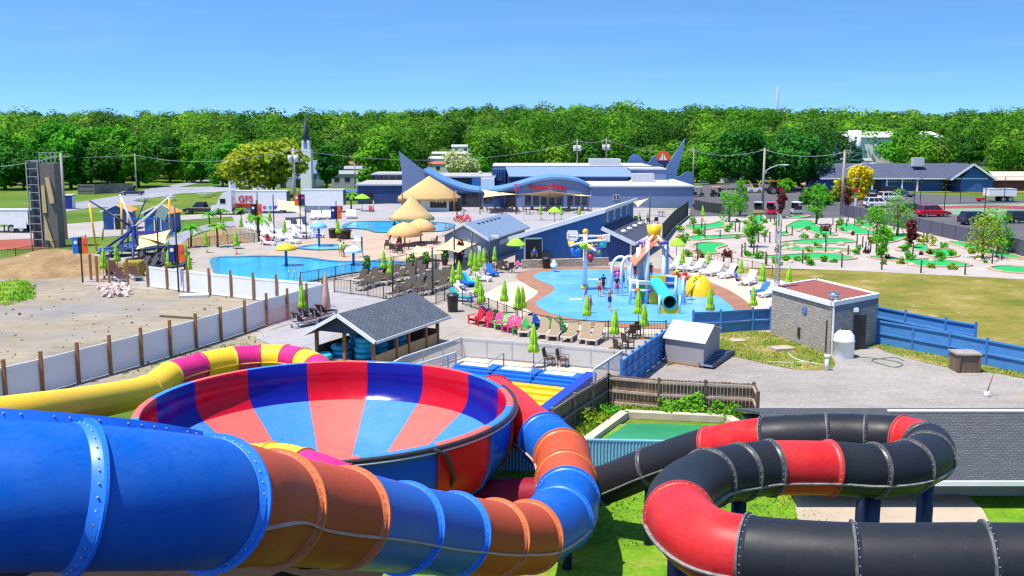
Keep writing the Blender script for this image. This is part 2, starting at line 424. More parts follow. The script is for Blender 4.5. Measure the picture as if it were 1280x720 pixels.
sheet('service_lane', [(215, 276), (300, 270), (440, 264), (440, 260), (300, 264), (215, 270)], TRACK, .004, False)
sheet('earth_bank', [(222, 306), (240, 297), (275, 285), (300, 281), (330, 290), (318, 302), (262, 306), (240, 309)], BROWNG, .008)
sheet('road', [(-200, 286), (74, 257), (150, 244), (190, 235), (240, 227), (283, 219.5), (296, 219), (262, 226.5), (222, 234), (290, 232.5), (345, 233), (345, 236), (225, 242), (165, 251), (182, 253), (178, 256.5), (110, 260), (74, 266), (-200, 298)], ROADM, .0, False)
sheet('pool_deck', [(232, 312), (252, 304), (318, 302), (330, 290), (296, 284), (290, 270), (330, 262), (430, 256), (505, 254), (740, 258), (866, 261), (864, 268), (842, 296), (862, 322), (905, 334), (965, 348), (985, 354), (1002, 372), (992, 400), (965, 420), (870, 420), (832, 458), (770, 476), (735, 490), (742, 512), (640, 530), (575, 470), (470, 476), (385, 450), (345, 425), (310, 420), (345, 400), (372, 360), (255, 352), (185, 362), (105, 356), (106, 318)], DECK, .0, False)
sheet('upper_patio', [(318, 301), (330, 290), (296, 284), (290, 270), (330, 262), (430, 256), (505, 254), (740, 258), (826, 264), (836, 280), (700, 285), (640, 300), (575, 282), (505, 272), (440, 273), (425, 290), (380, 300), (345, 312)], PATIO, .006, False)
sheet('lower_patio', [(330, 360), (380, 349), (500, 378), (430, 408), (385, 450), (318, 422), (345, 400)], PATIO, .006, False)
sheet('beige_deck', [(330, 319), (345, 310), (372, 302), (425, 290), (480, 288), (560, 287), (590, 300), (545, 325), (518, 333), (505, 332), (480, 328), (430, 330), (405, 326), (380, 323), (345, 321)], BEIGE, .012, False)
sheet('landing_deck', [(505, 470), (577, 446), (775, 464), (742, 490), (720, 512), (640, 530), (570, 480)], PEACH, .012, False)
sheet('peach_apron', [(600, 372), (640, 352), (672, 362), (690, 400), (840, 412), (905, 404), (935, 384), (905, 360), (860, 340), (960, 350), (985, 356), (960, 388), (950, 412), (850, 418), (690, 412), (640, 404), (618, 385)], PEACH, .008)
sheet('terracotta_kerb', [(645, 346), (652, 340), (668, 336.5), (720, 334), (780, 334), (830, 337), (870, 347), (910, 362), (940, 384), (930, 399), (880, 410), (800, 410), (735, 406), (690, 400), (664, 390), (655, 380), (668, 370), (672, 364), (660, 357)], BROWNK, .016)
sheet('splash_pad_water', [(667, 345), (673, 341), (688, 338.5), (720, 337), (765, 337), (800, 339), (840, 344), (868, 353), (893, 367), (910, 379), (917, 388), (908, 396), (868, 403), (800, 404), (740, 401), (700, 394.5), (681, 388), (671, 381), (672, 376), (682, 370), (693, 362), (690, 357), (676, 351)], PAD, .028)
sheet('wave_pool_water', [(265, 323), (300, 320), (345, 319.5), (385, 321.5), (408, 324.5), (425, 326), (450, 326), (480, 325.5), (506, 327), (509, 330), (470, 336.5), (430, 342), (380, 352), (330, 354), (285, 352), (272, 345)], POOL, .03)
sheet('main_pool_water', [(429, 284), (433, 279), (445, 276.5), (492, 276), (540, 277), (566, 279.5), (566, 283), (556, 288), (530, 289.5), (490, 290.5), (470, 290), (463, 288), (455, 286)], POOL, .03)
sheet('wading_pool_water', [(371, 309.5), (385, 306), (402, 305), (428, 305.5), (442, 307.5), (452, 310), (438, 312), (418, 311.5), (395, 312)], POOL2, .03)
WALL_SHADE = M('teal_wall_shade', S(66, 132, 158), .3, .1)  # flat strip for the inner pool wall, its shade put into the colour
def pool_shade_band(pix, z, w_=.55):
    pts = smooth_poly([G(x, y, z) for x, y in pix]); n_ = len(pts); m_ = MB(); vs = []; ar = sum(pts[i].x * pts[(i + 1) % n_].y - pts[(i + 1) % n_].x * pts[i].y for i in range(n_)); sg = 1 if ar > 0 else -1
    for i in range(n_):
        t = (pts[(i + 1) % n_] - pts[i - 1]).normalized(); nn = Vector((-t.y, t.x)) * sg; vs += [(pts[i].x - nn.x * .1, pts[i].y - nn.y * .1, z), (pts[i].x + nn.x * w_, pts[i].y + nn.y * w_, z)]
    m_.add(vs, [(2 * i, 2 * i + 1, 2 * ((i + 1) % n_) + 1, 2 * ((i + 1) % n_)) for i in range(n_)]); structure(m_.build('pool_wall_shade', WALL_SHADE))
for _p in ([(265, 323), (300, 320), (345, 319.5), (385, 321.5), (408, 324.5), (425, 326), (450, 326), (480, 325.5), (506, 327), (509, 330), (470, 336.5), (430, 342), (380, 352), (330, 354), (285, 352), (272, 345)], [(429, 284), (433, 279), (445, 276.5), (492, 276), (540, 277), (566, 279.5), (566, 283), (556, 288), (530, 289.5), (490, 290.5), (470, 290), (463, 288), (455, 286)], [(371, 309.5), (385, 306), (402, 305), (428, 305.5), (442, 307.5), (452, 310), (438, 312), (418, 311.5), (395, 312)]): pool_shade_band(_p, .125)
sheet('gravel_yard', [(780, 476), (832, 458), (900, 440), (1010, 436), (1060, 430), (1110, 432), (1400, 492), (1400, 545), (945, 540), (945, 522), (761, 510), (758, 488)], GRAVEL, .0, False)
sheet('grass_verge', [(872, 418), (905, 412), (965, 416), (1000, 428), (1038, 444), (1040, 460), (1000, 462), (960, 455), (900, 440), (888, 428)], WEEDS, .012)
sheet('grass_verge', [(1090, 428), (1130, 434), (1400, 486), (1400, 498), (1255, 468), (1180, 458), (1110, 440)], WEEDS, .014)
sheet('dry_lawn', [(905, 334), (960, 336), (1060, 338), (1400, 354), (1400, 470), (1255, 466), (1093, 434), (985, 424), (985, 354), (965, 348)], DRY, .0, False)
sheet('golf_gravel', [(826, 320), (832, 300), (846, 284), (862, 271), (900, 270), (960, 274), (1062, 272), (1120, 284), (1200, 300), (1400, 340), (1400, 355), (1060, 338), (960, 335), (905, 334), (862, 324)], GOLF, .005, False)
sheet('car_park', [(862, 271), (866, 232), (950, 226), (1010, 232), (1080, 238), (1500, 262), (1500, 380), (1210, 306), (1120, 286), (1062, 274), (960, 275)], ASPH, .0, False)
sheet('sports_court', [(1150, 256), (1300, 254), (1400, 268), (1300, 280), (1180, 268)], gmat('court_green', [(.3, S(120, 160, 135)), (.7, S(150, 178, 150))], .1, 1, .1), .01, False)
sheet('sports_court', [(1160, 258), (1235, 256), (1420, 263), (1420, 266), (1235, 260), (1165, 261)], gmat('court_red', [(.3, S(160, 72, 78)), (.7, S(178, 92, 92))], .1, 1, .1), .02, False)
sheet('lot_grass', [(1070, 236), (1290, 239), (1290, 242), (1100, 239)], DRY, .01, False)
mk = MB()
for (a, b) in [((1135, 283), (1172, 272)), ((1165, 289), (1205, 276)), ((1195, 296), (1238, 282)), ((1052, 259), (1082, 252)), ((1100, 271), (1132, 262)), ((885, 263), (905, 250)), ((925, 264), (938, 252)), ((968, 266), (975, 254)), ((1010, 268), (1012, 256)), ((900, 246), (1010, 244))]:
    p, q = G(*a, .012), G(*b, .012); d = (q - p).normalized(); s = Vector((-d.y, d.x, 0)) * .07
    mk.add([p + s, q + s, q - s, p - s], [(0, 1, 2, 3)])
structure(mk.build('car_park_marking', MT['white']))
sheet('near_grass', [(560, 590), (700, 548), (740, 530), (945, 530), (945, 570), (1100, 590), (1500, 650), (1700, 1000), (300, 1000)], GRASS_NEAR, .0, False)
sheet('weedy_strip', [(690, 545), (762, 500), (945, 508), (948, 540), (912, 545), (905, 526), (780, 520), (738, 552)], WEEDS, .012, False)
SLAB = gmat('tan_concrete', [(.3, S(196, 178, 156)), (.7, S(212, 194, 172))], .3, 2, .1)
mb = MB(); mb.prism([(p.x, p.y) for p in (G(1000, 672), G(992, 620), G(1200, 615), G(1228, 640), G(1245, 672))], -.05, .1); structure(mb.build('concrete_pad', SLAB))
BOUNCE_CUT = gmat('bounce_cut_dark', [(.3, S(40, 34, 30)), (.7, S(58, 50, 42))], .4, 4, .4)
mb = MB(); mb.add([(-60, -40, -.012), (60, -40, -.012), (60, 30.2, -.012), (-3, 30.2, -.012), (-8, 40, -.012), (-60, 40, -.012)], [(0, 1, 2, 3, 4, 5)]); structure(mb.build('bounce_cut_ground', BOUNCE_CUT))  # unseen dark ground, added to cut bounce light on the tube undersides
# pond with a concrete rim
rim = [G(700, 590), G(738, 553), G(781, 521), G(909, 527), G(960, 560), G(960, 600)]
sheet('pond_water', [(715, 590), (752, 551), (785, 529), (906, 532), (945, 560), (945, 600)], PONDW, .05, False)
mb = MB()
for a, b in zip(rim[:4], rim[1:5]): mb.beam(a + Vector((0, 0, .14)), b + Vector((0, 0, .14)), .42, .3)
structure(mb.build('pond_kerb', M('old_concrete', S(196, 182, 160), .9, .15, 2, .3)))
# dirt heap at the left
mb = MB(); c = G(52, 338); n = 28; vs = []; fs = []
for j in range(n):
    for i in range(n):
        u, v = i / (n - 1) * 2 - 1, j / (n - 1) * 2 - 1
        h = max(0, 1 - (u * u + v * v)) ** 1.2 * (1.5 + .7 * math.sin(3 * u + 1) + .5 * math.sin(5 * v + 2 * u)) + rnd.uniform(0, .12) * (1 if u * u + v * v < .9 else 0) - .03
        vs.append((c.x + u * 9.5, c.y + v * 5.5, h * .75))
fs = [(j * n + i, j * n + i + 1, (j + 1) * n + i + 1, (j + 1) * n + i) for j in range(n - 1) for i in range(n - 1)]
mb.add(vs, fs, 0, True); structure(mb.build('dirt_mound_terrain', MOUND))
# ================================================================ fibreglass slides
FB = {'blue': fibre('blue_gelcoat', S(0, 90, 186)), 'orange': fibre('orange_gelcoat', S(194, 76, 38), .5), 'red': fibre('red_gelcoat', S(222, 36, 36)),
      'black': fibre('black_gelcoat', (.016, .017, .022), .4, .08), 'dred': fibre('dark_red_gelcoat', S(205, 34, 34)), 'yellow': fibre('yellow_gelcoat', S(250, 198, 44), .45, .2),
      'pink': fibre('magenta_gelcoat', S(214, 36, 122)), 'bowlred': fibre('bowl_red_gelcoat', S(218, 34, 36), .25, .1), 'bowlblue': fibre('bowl_blue_gelcoat', S(10, 88, 204), .25, .1),
      'wallred': fibre('shade_tint_red_gelcoat', S(184, 8, 34), .12, .05), 'wallblue': fibre('shade_tint_blue_gelcoat', S(14, 22, 134), .12, .05), 'floorred': fibre('sheen_tint_red_gelcoat', S(236, 100, 90), .32, .3), 'floorblue': fibre('sheen_tint_blue_gelcoat', S(62, 132, 216), .32, .3),  # bowl: shade painted into the wall colours, sky sheen into floor and rim
      'maroon': fibre('maroon_gelcoat', S(140, 14, 48))}
LIP = {'blue': M('blue_flange', S(40, 120, 226), .4, .08), 'orange': M('orange_flange', S(214, 112, 62), .45, .12), 'red': M('red_flange', S(216, 40, 44), .4, .1),
       'black': M('worn_black_flange', S(96, 94, 94), .6, .5, 5), 'dred': M('worn_red_flange', S(190, 60, 56), .5, .2), 'yellow': M('yellow_flange', S(226, 190, 60), .5, .1),
       'pink': M('magenta_flange', S(186, 30, 104), .5, .1), 'maroon': M('maroon_flange', S(120, 14, 44), .5, .1)}
COLLAR = dict(LIP); COLLAR['black'] = M('black_collar', (.035, .036, .042), .4, .3, 5)
BOLT = M('bolt_heads', S(170, 170, 176), .5, .2, 9, metal=.5)
SEAM = {'a': M('pale_seam_strip', S(196, 158, 150), .6, .25, 6), 'y': M('yellow_seam', S(220, 180, 60), .5), 'b': M('grey_seam_strip', S(128, 124, 120), .6, .4, 6)}

def catmull(P, k):
    out = []; idx = []
    n = len(P)
    for i in range(n - 1):
        a = P[i - 1] if i else P[0] * 2 - P[1]; b = P[i]; c = P[i + 1]; d = P[i + 2] if i + 2 < n else P[-1] * 2 - P[-2]
        idx.append(len(out))
        for j in range(k):
            t = j / k
            out.append(.5 * ((2 * b) + (c - a) * t + (2 * a - 5 * b + 4 * c - d) * t * t + (3 * b - a - 3 * c + d) * t ** 3))
    idx.append(len(out)); out.append(P[-1]); return out, idx

def tube_slide(name, label, st, rad, seam='a', seam_ang=R(-12), bolts=30, seg=56, top_flange=(), k=10, lip=.075, collar_w=.17):
    """st: list of (px, py, depth, colour of the section that starts here or None to carry on)"""
    P = [PD(a, b, d) for a, b, d, _ in st]
    pts, idx = catmull(P, k)
    n = len(pts)
    T = [(pts[min(i + 1, n - 1)] - pts[max(i - 1, 0)]).normalized() for i in range(n)]
    X = [t.cross(Vector((0, 0, 1))).normalized() for t in T]; Y = [x.cross(t).normalized() for x, t in zip(X, T)]
    root = thing(name, label, 'water slide', (0, 0, 0))
    def pt(i, a, r): return pts[i] + (X[i] * math.cos(a) + Y[i] * math.sin(a)) * r
    starts = [i for i, s in enumerate(st) if s[3]] ; ends = starts[1:] + [len(st) - 1]
    for q, (s, e) in enumerate(zip(starts, ends)):
        col = st[s][3]; i0, i1 = idx[s], idx[e]
        m = MB(); rr = rad * (1 + .002 * (q % 2))
        vs = [pt(i, 2 * PI * kk / seg, rr) for i in range(i0, i1 + 1) for kk in range(seg)]
        fs = [(i * seg + kk, i * seg + (kk + 1) % seg, (i + 1) * seg + (kk + 1) % seg, (i + 1) * seg + kk) for i in range(i1 - i0) for kk in range(seg)]
        m.add(vs, fs, 0, True); sec = m.build('tube_section', FB[col], root)
        # longitudinal joint on both sides
        for ang in (seam_ang, PI - seam_ang) if q not in top_flange else (R(112),):
            ring = []; m = MB()
            hgt = .06 if not (q in top_flange and ang > 1.7 and ang < 2.2) else .13
            for i in range(i0, i1 + 1):
                c0 = pt(i, ang, rad - .01); c1 = pt(i, ang, rad + hgt); up = (Y[i] * math.cos(ang) - X[i] * math.sin(ang)) * .018
                ring.append((c0 + up, c1 + up, c1 - up, c0 - up))
            b = [v for r4 in ring for v in r4]
            m.add(b, [(4 * i + a, 4 * i + (a + 1) % 4, 4 * i + 4 + (a + 1) % 4, 4 * i + 4 + a) for i in range(len(ring) - 1) for a in range(4)])
            if q in top_flange:
                L = sum((pts[i + 1] - pts[i]).length for i in range(i0, i1)); nb = max(4, int(L / .24))
                for b_ in range(nb):
                    i = i0 + int((b_ + .5) / nb * (i1 - i0)); up = (Y[i] * math.cos(ang) - X[i] * math.sin(ang))
                    for sgn in (-1, 1): m.ball(pt(i, ang, rad + .07) + up * .022 * sgn, .016, 6, 4, 1)
            m.build('seam_strip', [SEAM[seam] if q not in top_flange else LIP[col], BOLT], sec)
        # collar, lip and bolts at the far end of the section
        i = i1; t = T[i]; m = MB()
        def ringv(off, r): return [pts[i] + t * off + (X[i] * math.cos(2 * PI * kk / seg) + Y[i] * math.sin(2 * PI * kk / seg)) * r for kk in range(seg)]
        prof = [(-collar_w, rad), (-collar_w + .005, rad + .014), (-.025, rad + .014), (-.02, rad + lip), (.02, rad + lip), (.025, rad + .004), (.03, rad - .01)]
        vs = [v for o_, r_ in prof for v in ringv(o_, r_)]
        m.add(vs, [(a * seg + kk, a * seg + (kk + 1) % seg, (a + 1) * seg + (kk + 1) % seg, (a + 1) * seg + kk) for a in range(2) for kk in range(seg)], 0, True)
        m.add(vs, [(a * seg + kk, a * seg + (kk + 1) % seg, (a + 1) * seg + (kk + 1) % seg, (a + 1) * seg + kk) for a in range(2, 6) for kk in range(seg)], 1, False)
        if bolts:
            for b_ in range(bolts):
                a = 2 * PI * (b_ + .5) / bolts
                m.ball(pts[i] - t * collar_w * .5 + (X[i] * math.cos(a) + Y[i] * math.sin(a)) * (rad + .015), .017 if rad > .7 else .013, 6, 4, 2)
        m.build('flange', [COLLAR[col], LIP[col], BOLT], root)
    return root, pts, idx

tubeA, ptsA, ixA = tube_slide('tube_slide', 'big blue and orange bolted tube slide sweeping down from the left into the bowl', [
    (-330, 646, 11.2, 'blue'), (-120, 620, 11.3, None), (98, 621, 12.1, 'blue'), (264, 629, 13.6, 'orange'), (338, 636, 15.7, 'orange'), (428, 648, 17.8, 'blue'), (503, 660, 20.0, 'blue'),
    (566, 668, 21.8, 'orange'), (617, 673, 23.4, 'orange'), (661, 671, 25.2, 'blue'), (700, 647, 27.2, 'blue'), (709, 622, 28.8, 'orange'), (707, 598, 30.6, 'orange'), (702, 570, 32.6, 'blue'),
    (680, 549, 34.4, 'red'), (656, 531, 36.4, None), (640, 514, 38.6, None), (618, 497, 41.4, None)], .895, 'a', R(-14), 36, 64, top_flange=(0, 1))
mb = MB()
for i in (ixA[7], ixA[11], ixA[13]):
    p = ptsA[i]; mb.cyl((p.x, p.y, -.1), .16, p.z - .7, 14)
    mb.build('support_column', MT['steel_blue'], tubeA); mb = MB()

blackS, ptsB, ixB = tube_slide('tube_slide', 'black tube slide with red sections coiling over the grass at the right', [
    (1560, 712, 14.3, 'black'), (1400, 707, 14.6, None), (1232, 704, 15.0, 'black'), (1066, 703, 15.3, 'black'), (932, 692, 15.8, 'dred'), (880, 677, 16.4, None), (849, 645, 18.0, 'black'), (853, 618, 19.6, None), (885, 598, 21.2, 'black'),
    (925, 590, 22.0, 'black'), (962, 585, 22.4, 'dred'), (1036, 585, 22.8, 'black'), (1092, 588, 23.0, 'black'), (1136, 583, 23.6, 'black'), (1160, 571, 24.8, 'black'), (1158, 558, 26.0, 'dred'), (1128, 549, 27.0, 'black'),
    (1082, 546, 27.5, 'black'), (1033, 545, 27.8, 'black'), (955, 549, 28.2, 'dred'), (888, 560, 29.2, 'black'), (812, 584, 30.6, 'black'), (752, 607, 31.6, 'black'), (700, 618, 32.2, 'maroon'), (600, 622, 33.4, 'maroon'), (520, 622, 34.5, None)], .62, 'b', R(-16), 30, 52, lip=.05, collar_w=.1)
for i, rr in ((ixB[12], .2), (ixB[14], .2), (ixB[9], .17), (ixB[17], .17), (ixB[21], .14), (ixB[6], .2), (ixB[3], .2)):
    p = ptsB[i]; mb = MB(); mb.cyl((p.x, p.y, -.1), rr, p.z - .5, 16); mb.cyl((p.x, p.y, -.05), rr * 1.9, .1, 16)
    mb.build('support_column', MT['steel_blue'], blackS)

ypS, ptsC, ixC = tube_slide('tube_slide', 'yellow and magenta tube slide curving on the dirt behind the bowl', [
    (-190, 552, 25.5, 'yellow'), (20, 519, 31.5, None), (110, 504, 37.5, None), (183, 488, 44.0, 'yellow'), (212, 470, 47, 'pink'), (250, 458, 49, 'yellow'), (290, 450, 50.5, 'pink'),
    (326, 447, 51.2, 'yellow'), (358, 447.5, 51.0, 'pink'), (380, 452, 50, 'yellow'), (396, 460, 48.5, 'pink'), (400, 470, 47, 'yellow'), (392, 482, 45.5, None)], .66, 'y', R(-10), 0, 28, lip=.05, collar_w=.1)
ypS2, _, _ = tube_slide('tube_slide', 'short bend of yellow and magenta tube squeezed between bowl and orange tube', [
    (262, 585, 27.5, 'yellow'), (340, 582, 26.2, 'yellow'), (378, 590, 25.4, 'pink'), (425, 608, 24.9, 'yellow'), (480, 645, 24.8, 'yellow'), (540, 690, 25.2, None)], .6, 'y', R(-10), 20, 32, lip=.05, collar_w=.1)
for pts_, ix_, root_, ids in ((ptsC, ixC, ypS, (2, 6, 9)),):
    for q in ids:
        p = pts_[ix_[q]]; mb = MB(); mb.cyl((p.x, p.y, -.1), .12, p.z - .5, 10); mb.build('support_column', MT['steel_blue'], root_)

# ---------------------------------------------------------------- the bowl
BC = Vector((-6.45, 34.9, 0)); ZR = 3.5
bowl = thing('slide_bowl', 'huge round red and blue striped slide bowl with open top', 'slide bowl', BC)
prof = [(.7, .22), (3.1, .34), (4.2, 1.0), (5.2, 1.62), (5.85, 2.02), (6.05, 2.2), (6.2, 2.5), (6.25, 2.9), (6.22, ZR - .03), (6.26, ZR), (6.48, ZR), (6.52, ZR - .06), (6.4, ZR - .1), (6.44, 3.0), (6.42, 2.4), (6.32, 1.9), (6.08, 1.4), (5.6, .98), (4.6, .5), (3.1, .12), (.7, .08)]
NS = 16
for k in range(NS):
    a_from = PI / 2 - R(4.5) - (k + 1) * 2 * PI / NS
    cc = 'blue' if k % 2 == 0 else 'red'
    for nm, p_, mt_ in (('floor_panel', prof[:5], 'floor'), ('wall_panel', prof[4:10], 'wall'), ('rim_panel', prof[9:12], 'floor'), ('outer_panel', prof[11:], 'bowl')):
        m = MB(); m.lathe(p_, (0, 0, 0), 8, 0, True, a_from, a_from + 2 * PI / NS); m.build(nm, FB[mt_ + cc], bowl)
    m = MB()
    aa = a_from; ca, sa = math.cos(aa), math.sin(aa); tx = Vector((-sa, ca, 0)) * .025
    ring = [(Vector((r * ca, r * sa, z)), Vector(((r + dr) * ca, (r + dr) * sa, z))) for (r, z), dr in zip(prof[12:18], (.1, .1, .1, .1, .1, .1))]
    vs = [v for p, q in ring for v in (p + tx, q + tx, q - tx, p - tx)]
    m.add(vs, [(4 * i + a, 4 * i + (a + 1) % 4, 4 * i + 4 + (a + 1) % 4, 4 * i + 4 + a) for i in range(len(ring) - 1) for a in range(4)])
    m.build('panel_flange', LIP['red' if k % 2 else 'blue'], bowl)
m = MB(); arc = [Vector((6.58 * math.cos(a), 6.58 * math.sin(a), ZR - .06)) for a in np.linspace(R(-130), R(22), 50)]
m.tube(arc, .075, 8); m.build('rim_pipe', MT['dark'], bowl)
m = MB(); arc = [Vector((6.63 * math.cos(a), 6.63 * math.sin(a), ZR - .17)) for a in np.linspace(R(-130), R(22), 50)]
m.tube(arc, .03, 8); m.build('hose', MT['lightgrey'], bowl)
m = MB(); m.tube([Vector((6.62 * math.cos(R(-52)), 6.62 * math.sin(R(-52)), ZR - .05)), Vector((6.66 * math.cos(R(-48)), 6.66 * math.sin(R(-48)), 3.2)), Vector((6.5 * math.cos(R(-44)), 6.5 * math.sin(R(-44)), 2.3)), Vector((5.9 * math.cos(R(-44)), 5.9 * math.sin(R(-44)), 1.45))], .07, 8); m.build('feed_pipe', MT['dark'], bowl)
for k in range(8):
    a = k * PI / 4 + .2; m = MB(); m.cyl((4.9 * math.cos(a), 4.9 * math.sin(a), -.1), .14, 1.2, 12); m.build('support_column', MT['steel_blue'], bowl)
m = MB(); m.lathe([(.72, .2), (.4, .02)], seg=20); m.build('drain_funnel', FB['bowlblue'], bowl)

# ---------------------------------------------------------------- landing pool with blue pads and yellow lanes
TL, TR, BR = G(577, 462), G(733, 479), G(668, 530)
e = (TR - TL).normalized(); LW = (TR - TL).length; v_ = (BR - TR); LV = v_.length; v_ = v_ / LV
lp = thing('landing_pool', 'blue padded landing pool with bright yellow lanes beside the bowl', 'landing pool', TL)
def lpP(s, t, z=0): q = e * s + v_ * t; return Vector((q.x, q.y, z))
def lpbox(s0, s1, t0, t1, z0, z1, name, mat, par):
    m = MB(); P4 = [lpP(s0, t0), lpP(s1, t0), lpP(s1, t1), lpP(s0, t1)]; m.prism([(p.x, p.y) for p in P4], z0, z1); return m.build(name, mat, par)
w3 = LW / 3
for k in range(3):
    pd = lpbox(k * w3 + .04, (k + 1) * w3 - .04, 0, 1.15, 0, .5, 'pad', MT['blue_p'], lp)
    lpbox(k * w3 + .3, (k + 1) * w3 - .5, .2, .85, .5, .515, 'white_top', MT['white_plastic'], pd)
    lpbox(k * w3 + .04, (k + 1) * w3 - .04, 1.2, 1.55, 0, .42, 'step', MT['blue_p'], lp)
    lpbox(k * w3 + .04, (k + 1) * w3 - .04, 1.6, 1.95, 0, .3, 'step', MT['navy_p'] if 0 else MT['blue_p'], lp)
LANE_D = M('deep_yellow_lane', S(226, 178, 10), .45, .06)
for k in range(6):
    lpbox(-.3, LW - .05, 2.0 + k * .55, 2.55 + k * .55 - .03, .0, .12 if k % 2 else .2, 'lane', MT['yellow'] if k % 2 else LANE_D, lp)
lpbox(-3, LW - .05, 5.3, LV + 5, .0, .05, 'water', LANDW, lp)
lpbox(LW, LW + .55, 0, LV + 4, 0, .62, 'side_wall', M('royal_blue_wall', S(30, 64, 176), .5, .1), lp)
lpbox(LW * .3, LW * .34, 3.6, 8, .05, .6, 'divider', MT['blue_p'], lp)
for k in (1, 2):
    m = MB(); a = lpP(k * w3, -.3, 0); b = lpP(k * w3 - .1, 1.6, .35)
    m.tube([a, a + Vector((0, 0, 1.05)), a + Vector((0, 0, 1.1)) + v_ * .15, b + Vector((0, 0, .6)), b], .035, 8); m.build('handrail', MT['grey'], lp)
# ================================================================ fences
def path_samples(P, step):
    """points every ~step along the polyline P (corners kept)"""
    out = [P[0]]
    for a, b in zip(P, P[1:]):
        n = max(1, round((b - a).length / step))
        out += [a + (b - a) * (i / n) for i in range(1, n + 1)]
    return out
VINYL = M('white_vinyl', (.74, .75, .78), .35, .03, 1)
VTRIM = M('white_vinyl_rail', (.82, .82, .84), .35, .03, 1)
def vinyl_fence(label, base, step=None, h=1.75, post_h=2.15, posts=None, side=1):
    P = posts or path_samples(base, step); o = P[0]
    root = thing('vinyl_fence', label, 'fence', o)
    for p in P:
        m = MB(); q = p - o; m.box((q.x, q.y, post_h / 2), (.15, .15, post_h)); m.build('post', MT['wood'], root)
    for a, b in zip(P, P[1:]):
        a, b = a - o, b - o; d = (b - a).normalized(); s = Vector((-d.y, d.x, 0)) * .09 * side
        A, B = a + s, b + s; m = MB()
        m.beam(A + Vector((0, 0, h / 2)), B + Vector((0, 0, h / 2)), .03, h - .3); pn = m.build('panel', VINYL, root)
        m = MB(); m.beam(A + Vector((0, 0, h - .09)), B + Vector((0, 0, h - .09)), .07, .16); m.build('top_rail', VTRIM, pn)
        m = MB(); m.beam(A + Vector((0, 0, .12)), B + Vector((0, 0, .12)), .07, .14); m.build('bottom_rail', VTRIM, pn)
    return root
vinyl_fence('long white vinyl fence with brown posts running from the near dirt up to the patio', None, posts=[G(*p) for p in [(-95, 536), (-40, 517), (8, 504), (54, 492), (99, 479), (139, 468), (178, 457), (214, 446), (246, 436), (277, 426), (307, 416), (334, 406), (360, 399), (384, 391), (406, 385)]])
vinyl_fence('bright white vinyl fence with brown posts screening the wave pool from the dirt', None, posts=[G(*p) for p in [(185, 359), (209, 362), (235, 365.5), (262, 369), (289, 372), (317, 375.5), (346, 378), (376, 381), (404, 383)]], side=1)

def metal_fence(label, pix, step=1.9, h=1.15, mat='dark', picket=.16, screen=None, name='metal_fence', post_r=.035, z=0.):
    P = path_samples([G(*p) for p in pix], step); o = P[0]
    root = thing(name, label, 'fence', o + Vector((0, 0, z)))
    rails, pk = MB(), MB()
    for p in P:
        m = MB(); q = p - o; m.box((q.x, q.y, h / 2 + .03), (post_r * 2, post_r * 2, h + .06)); m.build('post', MT[mat], root)
    for i, (a, b) in enumerate(zip(P, P[1:])):
        a, b = a - o, b - o
        rails = MB()
        for zz in (h - .03, .12):
            rails.beam(a + Vector((0, 0, zz)), b + Vector((0, 0, zz)), .035, .045)
        if picket:
            n = max(1, int((b - a).length / picket))
            for k in range(1, n):
                c = a + (b - a) * (k / n); rails.box((c.x, c.y, h / 2), (.022, .022, h - .2))
        if screen:
            rails.beam(a + Vector((0, 0, h / 2)), b + Vector((0, 0, h / 2)), .012, h - .12)
        rails.build('lattice', screen or MT[mat], root)
    return root
SCREEN = M('black_privacy_mesh', S(84, 84, 102), .8, .06)
SCREEND = M('dark_green_privacy_mesh', S(44, 52, 48), .8, .1)
metal_fence('thin black metal fence along the grass below the climbing tower', [(-40, 334), (20, 327), (62, 318), (108, 309)], 2.6, 1.3)
metal_fence('black picket fence along the near edge of the wave pool', [(376, 358), (440, 346), (508, 333), (530, 330), (560, 326), (590, 321)], 2.2)
metal_fence('black picket fence between grey patio and the rows of brown loungers', [(418, 366), (460, 371), (500, 378), (545, 381), (566, 372)], 1.8)
metal_fence('black picket fence curving behind the colourful chairs round the splash pad', [(578, 381), (600, 389), (622, 398), (645, 407), (665, 413), (700, 421), (760, 424), (800, 424), (832, 424)], 1.8, 1.15)
metal_fence('brown rail fence between white loungers and the golf gravel', [(858, 324), (905, 334), (940, 340), (965, 346)], 2.0, 1.0, 'wood', .5)
metal_fence('black screened fence along the near side of the car park', [(1050, 269), (1075, 274.5), (1135, 287), (1210, 304), (1290, 324), (1400, 353)], 2.9, 1.7, 'dark', 0, SCREEN, 'screened_fence')
metal_fence('dark screened fence running away beside the blue building to the car park', [(828, 303), (843, 284), (860, 270)], 3.2, 2.2, 'dark', 0, SCREEND, 'screened_fence')
metal_fence('low black screened fence beside the plaza wall and parked buggy', [(868, 262), (880, 265), (905, 268)], 2.5, 1.6, 'dark', 0, SCREEND, 'screened_fence')
metal_fence('tall thin chain link fence round the red and green sports court', [(1142, 262), (1180, 268), (1230, 274), (1300, 281)], 7.0, 4.6, 'dark', 0, None, 'chain_fence', .05)
metal_fence('far side of the tall chain link court fence by the white trailer', [(1150, 256), (1200, 254.5), (1255, 253.5), (1300, 253)], 8.0, 4.6, 'dark', 0, None, 'chain_fence', .05)
metal_fence('black metal fence at the edge of the earth bank by the palms', [(236, 312), (262, 308.5), (285, 306), (318, 303.5)], 2.5, 1.1)
metal_fence('white stair railing beside the pool steps at the palms', [(278, 290), (300, 296), (322, 303)], 1.6, 1.0, 'lightgrey', .25)
metal_fence('grey metal railing at the plaza patio above the lime umbrellas', [(655, 276), (700, 276), (745, 276)], 2.4, 1.1, 'grey', .3)
metal_fence('black fence below the plaza wall by the lone patio table', [(792, 272), (830, 270), (862, 268)], 2.4, 1.0, 'lightgrey', .4)

